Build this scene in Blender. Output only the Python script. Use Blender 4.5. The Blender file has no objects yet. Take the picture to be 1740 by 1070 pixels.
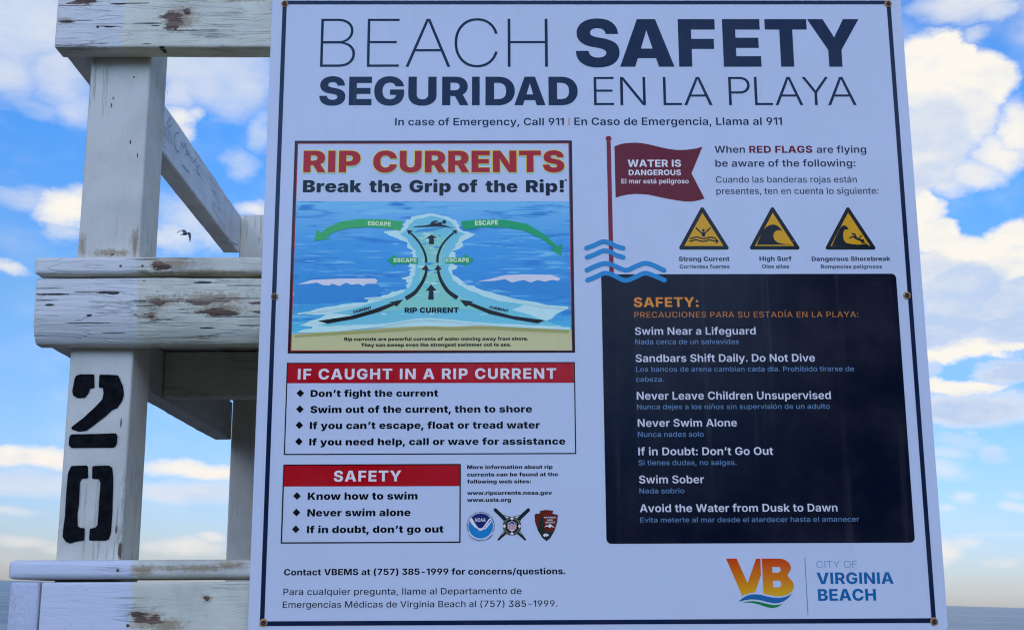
import bpy, bmesh, math, random
from mathutils import Vector, Matrix, noise
from mathutils.geometry import delaunay_2d_cdt
R=math.radians
S=bpy.context.scene
COL=S.collection
random.seed(11)
# ------------------------------------------------------------------ camera
cam=bpy.data.cameras.new('camera'); camo=bpy.data.objects.new('camera',cam); COL.objects.link(camo)
camo.matrix_world=Matrix(((0.999614,-0.027622,-0.002854,-0.129142),(-0.008661,-0.212487,-0.977125,-1.722464),(0.026384,0.976773,-0.212645,1.720000),(0.000000,0.000000,0.000000,1.000000)))
cam.sensor_width=36; cam.lens=45.0; cam.clip_start=.05; cam.clip_end=90000
S.camera=camo
# ------------------------------------------------------------------ exposure
S.view_settings.view_transform='Standard'; S.view_settings.look='None'
S.view_settings.exposure=0.0; S.view_settings.gamma=1
S.cycles.max_bounces=8; S.cycles.filter_width=1.15
# ------------------------------------------------------------------ sun (low, inland, behind the hotel)
SUN_EL,SUN_AZ=11.0,-12.0          # azimuth: degrees from -Y (inland) towards +X
sx,sy=math.sin(R(SUN_AZ))*math.cos(R(SUN_EL)),-math.cos(R(SUN_AZ))*math.cos(R(SUN_EL))
SUN=Vector((sx,sy,math.sin(R(SUN_EL))))
sl=bpy.data.lights.new('sun','SUN'); sl.energy=2.5; sl.angle=R(.5); sl.color=(1,.9,.76)
so=bpy.data.objects.new('sun',sl); COL.objects.link(so); so.rotation_euler=SUN.to_track_quat('Z','Y').to_euler()
so.location=(0,-30,40)
# ------------------------------------------------------------------ node helpers
class NT:
    def __init__(s,tree): s.t=tree; s.l=tree.links
    def n(s,typ,ins=None,**kw):
        nd=s.t.nodes.new(typ)
        for k,v in kw.items(): setattr(nd,k,v)
        for k,v in (ins or {}).items():
            i=nd.inputs[k]
            if isinstance(v,bpy.types.NodeSocket): s.l.new(v,i)
            else: i.default_value=v
        return nd
    def m(s,op,a,b=0.0,c=0.0,clamp=False):
        return s.n('ShaderNodeMath',{0:a,1:b,2:c},operation=op,use_clamp=clamp).outputs[0]
    def v(s,op,a,b=(0,0,0)):
        nd=s.n('ShaderNodeVectorMath',{0:a,1:b},operation=op)
        return nd.outputs['Value'] if op in('DOT_PRODUCT','LENGTH','DISTANCE') else nd.outputs[0]
    def ramp(s,x,a,b,lo=0.0,hi=1.0,smooth=True):
        return s.n('ShaderNodeMapRange',{'Value':x,'From Min':a,'From Max':b,'To Min':lo,'To Max':hi},interpolation_type='SMOOTHSTEP' if smooth else 'LINEAR').outputs[0]
    def mix(s,f,a,b,blend='MIX'):
        nd=s.n('ShaderNodeMix',data_type='RGBA',blend_type=blend)
        for i,x in ((0,f),(6,a),(7,b)):
            if isinstance(x,bpy.types.NodeSocket): s.l.new(x,nd.inputs[i])
            else: nd.inputs[i].default_value=(*x,1) if isinstance(x,tuple) and len(x)==3 else x
        return nd.outputs[2]
    def noise(s,vec,scale,detail=4,rough=.55,dist=0):
        return s.n('ShaderNodeTexNoise',{'Vector':vec,'Scale':scale,'Detail':detail,'Roughness':rough,'Distortion':dist}).outputs[0]
    def mapping(s,vec,scale=(1,1,1),loc=(0,0,0)):
        return s.n('ShaderNodeMapping',{'Vector':vec,'Scale':scale,'Location':loc}).outputs[0]
# ------------------------------------------------------------------ world: Nishita sky with drifting cumulus
W=bpy.data.worlds.new('World'); S.world=W; W.use_nodes=True
t=NT(W.node_tree); bg=W.node_tree.nodes['Background']; STR=.1
sky=t.n('ShaderNodeTexSky',sky_type='NISHITA',sun_disc=False)
sky.sun_elevation=R(SUN_EL); sky.sun_rotation=R(192); sky.altitude=0; sky.air_density=1.0; sky.dust_density=.4; sky.ozone_density=2.0
d=t.n('ShaderNodeTexCoord').outputs['Generated']
dn=t.v('NORMALIZE',d)
xyz=t.n('ShaderNodeSeparateXYZ',{0:dn}).outputs
az=t.m('MULTIPLY',t.m('ARCTAN2',xyz[0],xyz[1]),57.2958)
el=t.m('MULTIPLY',t.m('ARCSINE',xyz[2]),57.2958)
# fluffy warp, flattened towards the horizon
dw=t.v('MULTIPLY',dn,(1,1,1.9))
nz=t.n('ShaderNodeTexNoise',{'Vector':dw,'Scale':16.0,'Detail':7.0,'Roughness':.6})
wv=t.v('MULTIPLY',t.v('SUBTRACT',nz.outputs[1],(.5,.5,.5)),(2.8,1.9,0))
wv=t.v('MULTIPLY',wv,t.n('ShaderNodeCombineXYZ',{0:t.ramp(el,0,12,.7,1),1:t.ramp(el,0,12,.36,1)}).outputs[0])
Pp=t.v('ADD',t.n('ShaderNodeCombineXYZ',{0:az,1:el}).outputs[0],wv)
BLOBS=[(-23.21, 23.18, 4.48, 2.9, 0.9, 0.8), (-21.9, 22.46, 1.58, 1.05, 0.8, 0.1), (-20.89, 21.18, 2.11, 1.58, 0.62, 0.55), (-23.18, 20.92, 2.11, 1.32, 0.66, 0.4), (-20.15, 20.07, 1.58, 1.19, 0.42, 0.4), (-21.59, 19.73, 1.32, 0.79, 0.32, 0.3), (-22.35, 19.97, 1.58, 0.79, 0.4, 0.2), (-14.46, 22.43, 4.21, 2.24, 0.85, 0.8), (-13.06, 21.71, 2.37, 1.71, 0.75, 0.8), (-15.28, 19.83, 1.05, 0.84, 0.9, 0), (-14.79, 20.26, 0.74, 0.53, 0.7, 0), (-11.58, 19.96, 0.74, 1.32, 0.5, 0.9), (-15.66, 21.16, 1.32, 1.32, 0.8, 0.6), (-12.53, 18.34, 0.95, 0.9, 0.42, 0.5), (-14.43, 15.99, 2.24, 1.45, 0.55, 0.25), (-15.12, 15.03, 1.58, 0.9, 0.55, 0.15), (-11.59, 16.45, 1.05, 0.58, 0.6, 0), (-13.58, 15.04, 1.58, 0.66, 0.5, 0.2), (-19.85, 15.4, 1.58, 1.0, 1.0, 0), (-21.27, 15.77, 1.84, 0.68, 0.42, 0.2), (-19.76, 14.46, 1.05, 0.74, 0.5, 0.05), (-22.63, 16.15, 0.68, 0.32, 0.7, 0), (-21.9, 12.8, 1.26, 0.42, 0.65, 0.1), (-20.26, 4.9, 3.69, 0.53, 1.0, 0.05), (-19.94, 3.94, 4.48, 0.68, 0.7, 0.75), (-13.54, 4.87, 3.16, 0.47, 1.0, 0), (-13.47, 3.94, 3.42, 0.68, 0.7, 0.75), (-20.51, 2.8, 1.58, 0.24, 0.4, 0.1), (-13.77, 1.56, 1.98, 0.47, 0.6, 0), (-20.16, 1.62, 1.84, 0.32, 0.5, 0.1), (-12.82, 1.96, 0.79, 0.32, 0.6, 0), (-18.3, 1.4, 1.58, 0.32, 0.5, 0.1), (20.78, 24.93, 3.03, 1.21, 0.9, 0.45), (22.25, 24.47, 1.58, 0.79, 0.8, 0.4), (21.33, 23.58, 0.9, 0.42, 0.6, 0.3), (22.68, 23.47, 0.37, 0.21, 0.3, 0.1), (19.37, 22.15, 2.11, 2.11, 1.7, 0.0), (19.97, 23.1, 1.16, 0.9, 1.7, 0), (20.76, 22.73, 0.68, 0.84, 1.7, 0), (21.39, 21.7, 1.74, 1.58, 1.7, 0.05), (21.97, 21.88, 0.9, 1.32, 0.9, 0), (18.99, 19.48, 2.5, 2.37, 1.7, 0.62), (20.4, 20.22, 1.98, 1.45, 1.7, 0.3), (18.44, 18.28, 1.32, 1.32, 1.7, 0.6), (22.81, 19.74, 1.11, 1.32, 0.95, 0.05), (21.91, 18.86, 1.32, 1.11, 0.95, 0.1), (20.9, 17.97, 1.53, 0.84, 0.9, 0.25), (19.65, 17.58, 1.58, 0.58, 0.7, 0.45), (18.41, 16.54, 0.9, 1.05, 1.7, 0), (19.1, 16.45, 0.63, 0.79, 0.9, 0), (19.31, 15.49, 1.32, 0.95, 1.7, 0.05), (20.36, 14.55, 1.84, 1.21, 1.7, 0.05), (22.4, 14.78, 1.53, 1.16, 1.7, 0.05), (21.41, 14.11, 2.37, 1.32, 1.7, 0.1), (19.92, 12.96, 2.11, 1.45, 1.7, 0.85), (21.56, 12.38, 1.84, 1.05, 1.7, 0.75), (21.96, 13.39, 0.9, 0.63, 0.9, 0.0), (18.98, 13.76, 1.05, 1.32, 1.7, 0.5), (19.12, 11.5, 3.16, 0.84, 1.3, 0.95), (21.97, 11.37, 1.84, 0.9, 1.3, 0.95), (20.05, 10.67, 2.37, 0.53, 1.3, 0.0), (19.08, 10.5, 1.58, 0.58, 1.3, 0), (21.8, 10.45, 1.05, 0.32, 1.3, 0), (21.99, 9.65, 1.58, 0.58, 1.3, 1), (18.57, 9.89, 0.79, 0.47, 0.7, 1), (19.74, 9.11, 2.37, 0.37, 1.3, 0.05), (20.17, 8.19, 3.42, 0.9, 1.3, 0.8), (18.79, 9.26, 0.79, 0.37, 1.3, 0), (19.51, 6.72, 1.58, 0.53, 0.42, 1.1), (21.0, 6.26, 0.79, 0.47, 0.45, 1.1), (19.01, 6.23, 1.32, 0.32, 0.4, 0.1), (18.99, 5.61, 1.32, 0.53, 0.45, 0.1), (19.92, 5.39, 1.05, 0.32, 0.3, 0), (20.16, 7.15, 0.58, 0.24, 0.35, 0.2), (19.8, 4.41, 0.79, 0.4, 0.42, 0), (22.01, 4.51, 0.68, 0.32, 0.35, 0), (21.98, 3.98, 0.95, 0.34, 0.5, 0), (18.98, 3.94, 0.47, 0.26, 0.35, 0), (19.01, 2.37, 1.05, 0.63, 0.75, 0), (19.79, 2.62, 1.0, 0.32, 0.55, 0), (18.48, 1.99, 1.05, 0.53, 0.6, 0), (20.83, 2.92, 3.16, 0.21, 0.32, 0), (21.32, 1.83, 0.68, 0.34, 0.42, 0), (20.78, 1.86, 0.47, 0.26, 0.35, 0)]   # azimuth, elevation, half width, half height (degrees), weight, greyness
F=0.0; G=0.0
for a,e,ra,re,w,g in BLOBS:
    q=t.v('MULTIPLY',t.v('SUBTRACT',Pp,(a,e,0)),(1/ra,1/re,0))
    k=t.m('MULTIPLY_ADD',t.v('DOT_PRODUCT',q,q),-w,w)
    F=t.m('MAXIMUM',F,k)
    if g>0: G=t.m('MAXIMUM',G,t.m('MULTIPLY',t.m('MINIMUM',t.m('MAXIMUM',k,0),1.0),g))
# everywhere outside the modelled part of the sky: scattered cumulus
side=t.ramp(t.m('ABSOLUTE',az),27,36)
high=t.ramp(el,17,24)
off=t.m('MAXIMUM',side,high)
big=t.noise(t.v('MULTIPLY',dn,(1,1,2.2)),2.6,5,.5)
F2=t.m('MULTIPLY',t.ramp(big,.40,.85,0,.8),off)
F=t.m('MAXIMUM',F,F2)
fb=t.noise(dw,24.0,6,.52)
fb2=t.noise(t.v('ADD',dw,(.006,0,-.012)),24.0,6,.52)
up=t.v('ADD',dw,(0,0,0))
dens=t.m('ADD',F,t.m('MULTIPLY',t.m('SUBTRACT',fb,.5),.78))
dens=t.ramp(dens,-.06,1.0)
dens=t.m('MULTIPLY',dens,t.ramp(el,-.2,.6))
emb=t.m('MULTIPLY',t.m('SUBTRACT',fb,fb2),1.2)
soft=t.noise(dw,9.0,4,.5)
shade=t.m('ADD',t.m('MULTIPLY',G,1.05),t.m('ADD',emb,t.m('MULTIPLY',t.m('SUBTRACT',soft,.5),.3)),clamp=True)
lit=(.98/STR,.94/STR,.86/STR); grey=(.52/STR,.65/STR,.89/STR); low=(.97/STR,.88/STR,.82/STR)
ccol=t.mix(t.ramp(el,1.5,7),low,lit)
ccol=t.mix(shade,ccol,grey)
tr=t.n('ShaderNodeValToRGB',{0:t.m('DIVIDE',el,40.0)})
e_=tr.color_ramp.elements; TI=[(0,(.95,1.1,2.0)),(3,(.9,1.1,1.95)),(12,(.86,1.24,1.85)),(20,(.61,1.4,2.45)),(36,(.52,1.15,2.0))]
while len(e_)<len(TI): e_.new(.5)
for k,(p_,c_) in enumerate(TI): e_[k].position=p_/40; e_[k].color=(*c_,1)
skyc=t.mix(1.0,sky.outputs[0],tr.outputs[0],'MULTIPLY')
out=t.mix(dens,skyc,ccol)
# sky band behind the viewer, brightened to add front light on sign and timber
back=t.m('MULTIPLY',t.ramp(xyz[1],.15,-.45),t.m('MULTIPLY',t.ramp(el,7,19),t.ramp(el,62,36)))
out=t.mix(back,out,t.mix(1.0,out,(7.7,4.75,3.5),'MULTIPLY'))
lowb=t.m('MULTIPLY',t.ramp(xyz[1],.1,-.4),t.ramp(el,30,16))     # clear blue lower sky over the roofs
out=t.mix(lowb,out,t.mix(1.0,out,(.52,.82,1.25),'MULTIPLY'))
t.l.new(out,bg.inputs[0]); bg.inputs[1].default_value=STR
W.cycles.sampling_method='MANUAL'; W.cycles.sample_map_resolution=1024
# ------------------------------------------------------------------ materials
def lin(c):
    c=c/255; return c/12.92 if c<=.04045 else ((c+.055)/1.055)**2.4
BOARD=(.69,.68,.67)
REF=[lin(155),lin(178),lin(226)]
def ink(r,g,b):
    return tuple(max(.003,min(.95,(lin(v))/REF[i]*BOARD[i])) for i,v in enumerate((r,g,b)))
def bsdf(name,col=(.5,.5,.5),rough=.5,spec=.5,metal=0):
    m=bpy.data.materials.new(name); m.use_nodes=True; b=m.node_tree.nodes['Principled BSDF']
    b.inputs['Base Color'].default_value=(*col,1); b.inputs['Roughness'].default_value=rough
    b.inputs['Specular IOR Level'].default_value=spec; b.inputs['Metallic'].default_value=metal
    return m,NT(m.node_tree),b
def print_mat(name,rgb,grad=None,streak=None):
    """glossy laminated print: colour plus faint orange-peel and dust"""
    c=ink(*rgb); m,t,b=bsdf('print_'+name,c,.12,.10)
    tc=t.n('ShaderNodeTexCoord').outputs['Object']
    col=None
    if grad:
        z=t.n('ShaderNodeSeparateXYZ',{0:tc}).outputs[2]
        cr=t.n('ShaderNodeValToRGB',{0:t.ramp(z,grad[0],grad[1],smooth=False)})
        st=grad[2]; e=cr.color_ramp.elements
        while len(e)<len(st): e.new(.5)
        for k,(p,cc) in enumerate(st): e[k].position=p; e[k].color=(*ink(*cc),1)
        col=cr.outputs[0]
    if streak:
        nv=t.noise(t.mapping(tc,(9,1,60)),1.6,5,.6,.6)
        base=col if col else c
        col=t.mix(t.ramp(nv,.52,.66),base,ink(*streak[0])); nv2=t.noise(t.mapping(tc,(7,1,75),(3,0,2)),1.7,5,.6,.5)
        col=t.mix(t.ramp(nv2,.55,.68),col,ink(*streak[1]))
    # dust and weathering
    dn=t.noise(tc,7.0,6,.65); dk=1.0 if min(rgb)>90 else .25
    drip=t.m('MULTIPLY',t.ramp(t.noise(t.mapping(tc,(55,1,1.6)),1,4,.6),.56,.74),t.ramp(t.noise(tc,2.6,3,.5),.42,.62))
    dv=t.m('ADD',t.ramp(dn,.35,.75,.0,.10*dk),t.m('MULTIPLY',drip,.16*dk))
    col=t.mix(dv,col if col else c,ink(128,142,176) if dk==1 else ink(150,160,190))
    sp=t.n('ShaderNodeTexVoronoi',{'Vector':tc,'Scale':21.0,'Randomness':1.0})
    spot=t.m('MULTIPLY',t.ramp(sp.outputs['Distance'],.028,.018),t.ramp(t.noise(tc,5.0,2),.54,.6))
    col=t.mix(t.m('MULTIPLY',spot,.55),col,ink(120,128,150))
    t.l.new(col,b.inputs['Base Color'])
    fine=t.noise(tc,520.0,2,.5); wide=t.noise(tc,9.0,3,.5)
    h=t.m('ADD',t.m('MULTIPLY',fine,.00005),t.m('MULTIPLY',wide,.0014))
    bp=t.n('ShaderNodeBump',{'Height':h,'Strength':.5,'Distance':1.0}); t.l.new(bp.outputs[0],b.inputs['Normal'])
    t.l.new(t.ramp(dn,.3,.8,.10,.2),b.inputs['Roughness'])
    return m
INK={'board':(155,178,226),'navy':(11,26,62),'navy_text':(28,40,70),'black':(6,10,18),'black_print':(22,24,28),'orange':(184,120,44),'orange_dim':(146,98,54),
 'maroon_black':(34,14,26),'red':(150,28,36),'red_deep':(138,12,24),'yellow':(190,190,60),'foam':(160,206,230),'aqua':(96,178,216),'print_green':(110,186,194),'print_blue':(52,138,220),
 'print_deep':(44,124,206),'print_light':(92,166,232),'white_print':(180,192,226),'green':(24,142,100),'green_left':(48,152,96),'mint':(168,214,190),'red_band':(140,8,26),
 'emblem_blue':(24,112,190),'emblem_navy':(18,34,104),'emblem_dark':(24,30,44),'olive':(96,104,92),'arrow_brown':(84,28,20),'emblem_green':(26,40,38),'flag_red':(82,12,28),'pole_red':(98,22,40),
 'sign_black':(18,28,38),'yellow_sign':(172,138,24),'wave_blue':(28,118,196),'panel_navy':(5,12,34),'pale':(168,182,222),'pale_blue':(78,114,170),'logo_blue':(16,86,158),'logo_green':(8,108,60),'logo_steel':(74,122,180)}
MATS={k:print_mat(k,v) for k,v in INK.items()}
MATS['print_water']=print_mat('water',(60,140,220),grad=(.385,.60,[(0,(70,168,220)),(.25,(44,128,212)),(.6,(56,140,222)),(1,(112,178,234))]),streak=((40,116,204),(104,176,232)))
MATS['print_sand']=print_mat('sand',(150,160,120),grad=(.378,.425,[(0,(166,176,146)),(1,(140,148,104))]))
MATS['print_sand_dark']=print_mat('sand_dark',(136,146,100))
MATS['logo_sunset']=print_mat('sunset',(150,70,10),grad=(0.0321,0.0807,[(0,(176,146,16)),(.45,(172,104,12)),(1,(160,48,10))]))
# ------------------------------------------------------------------ mesh helpers
def link(o,parent=None,loc=None):
    COL.objects.link(o)
    if parent is not None: o.parent=parent
    if loc is not None: o.location=loc
    return o
def mesh_obj(name,verts,faces,mats,parent=None,loc=None,mi=None,smooth=False,sharp=None):
    me=bpy.data.meshes.new(name); me.from_pydata([tuple(v) for v in verts],[],faces)
    for m in (mats if isinstance(mats,(list,tuple)) else [mats]): me.materials.append(m)
    if mi: me.polygons.foreach_set('material_index',mi)
    if smooth:
        me.polygons.foreach_set('use_smooth',[True]*len(me.polygons))
        if sharp: me.set_sharp_from_angle(angle=R(sharp))
    me.update()
    return link(bpy.data.objects.new(name,me),parent,loc)
def tag(o,label,cat,kind=None,group=None):
    if label:o['label']=label
    if cat:o['category']=cat
    if kind:o['kind']=kind
    if group:o['group']=group
def wind(p,contours):
    w=0; x,y=p
    for c in contours:
        n=len(c)
        for i in range(n):
            x0,y0=c[i]; x1,y1=c[(i+1)%n]
            if y0<=y:
                if y1>y and (x1-x0)*(y-y0)-(x-x0)*(y1-y0)>0: w+=1
            elif y1<=y and (x1-x0)*(y-y0)-(x-x0)*(y1-y0)<0: w-=1
    return w
def fill(contours,rule='nz'):
    V=[];E=[]
    for c in contours:
        k=len(V);V+=[Vector(p) for p in c];E+=[(k+i,k+(i+1)%len(c)) for i in range(len(c))]
    vs,es,fs,*_=delaunay_2d_cdt(V,E,[],0,1e-6)
    out=[]
    for f in fs:
        cx=sum(vs[i].x for i in f)/len(f);cy=sum(vs[i].y for i in f)/len(f)
        w=wind((cx,cy),contours)
        if (w!=0 if rule=='nz' else w%2): out.append(f)
    return [tuple(v) for v in vs],out
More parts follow.
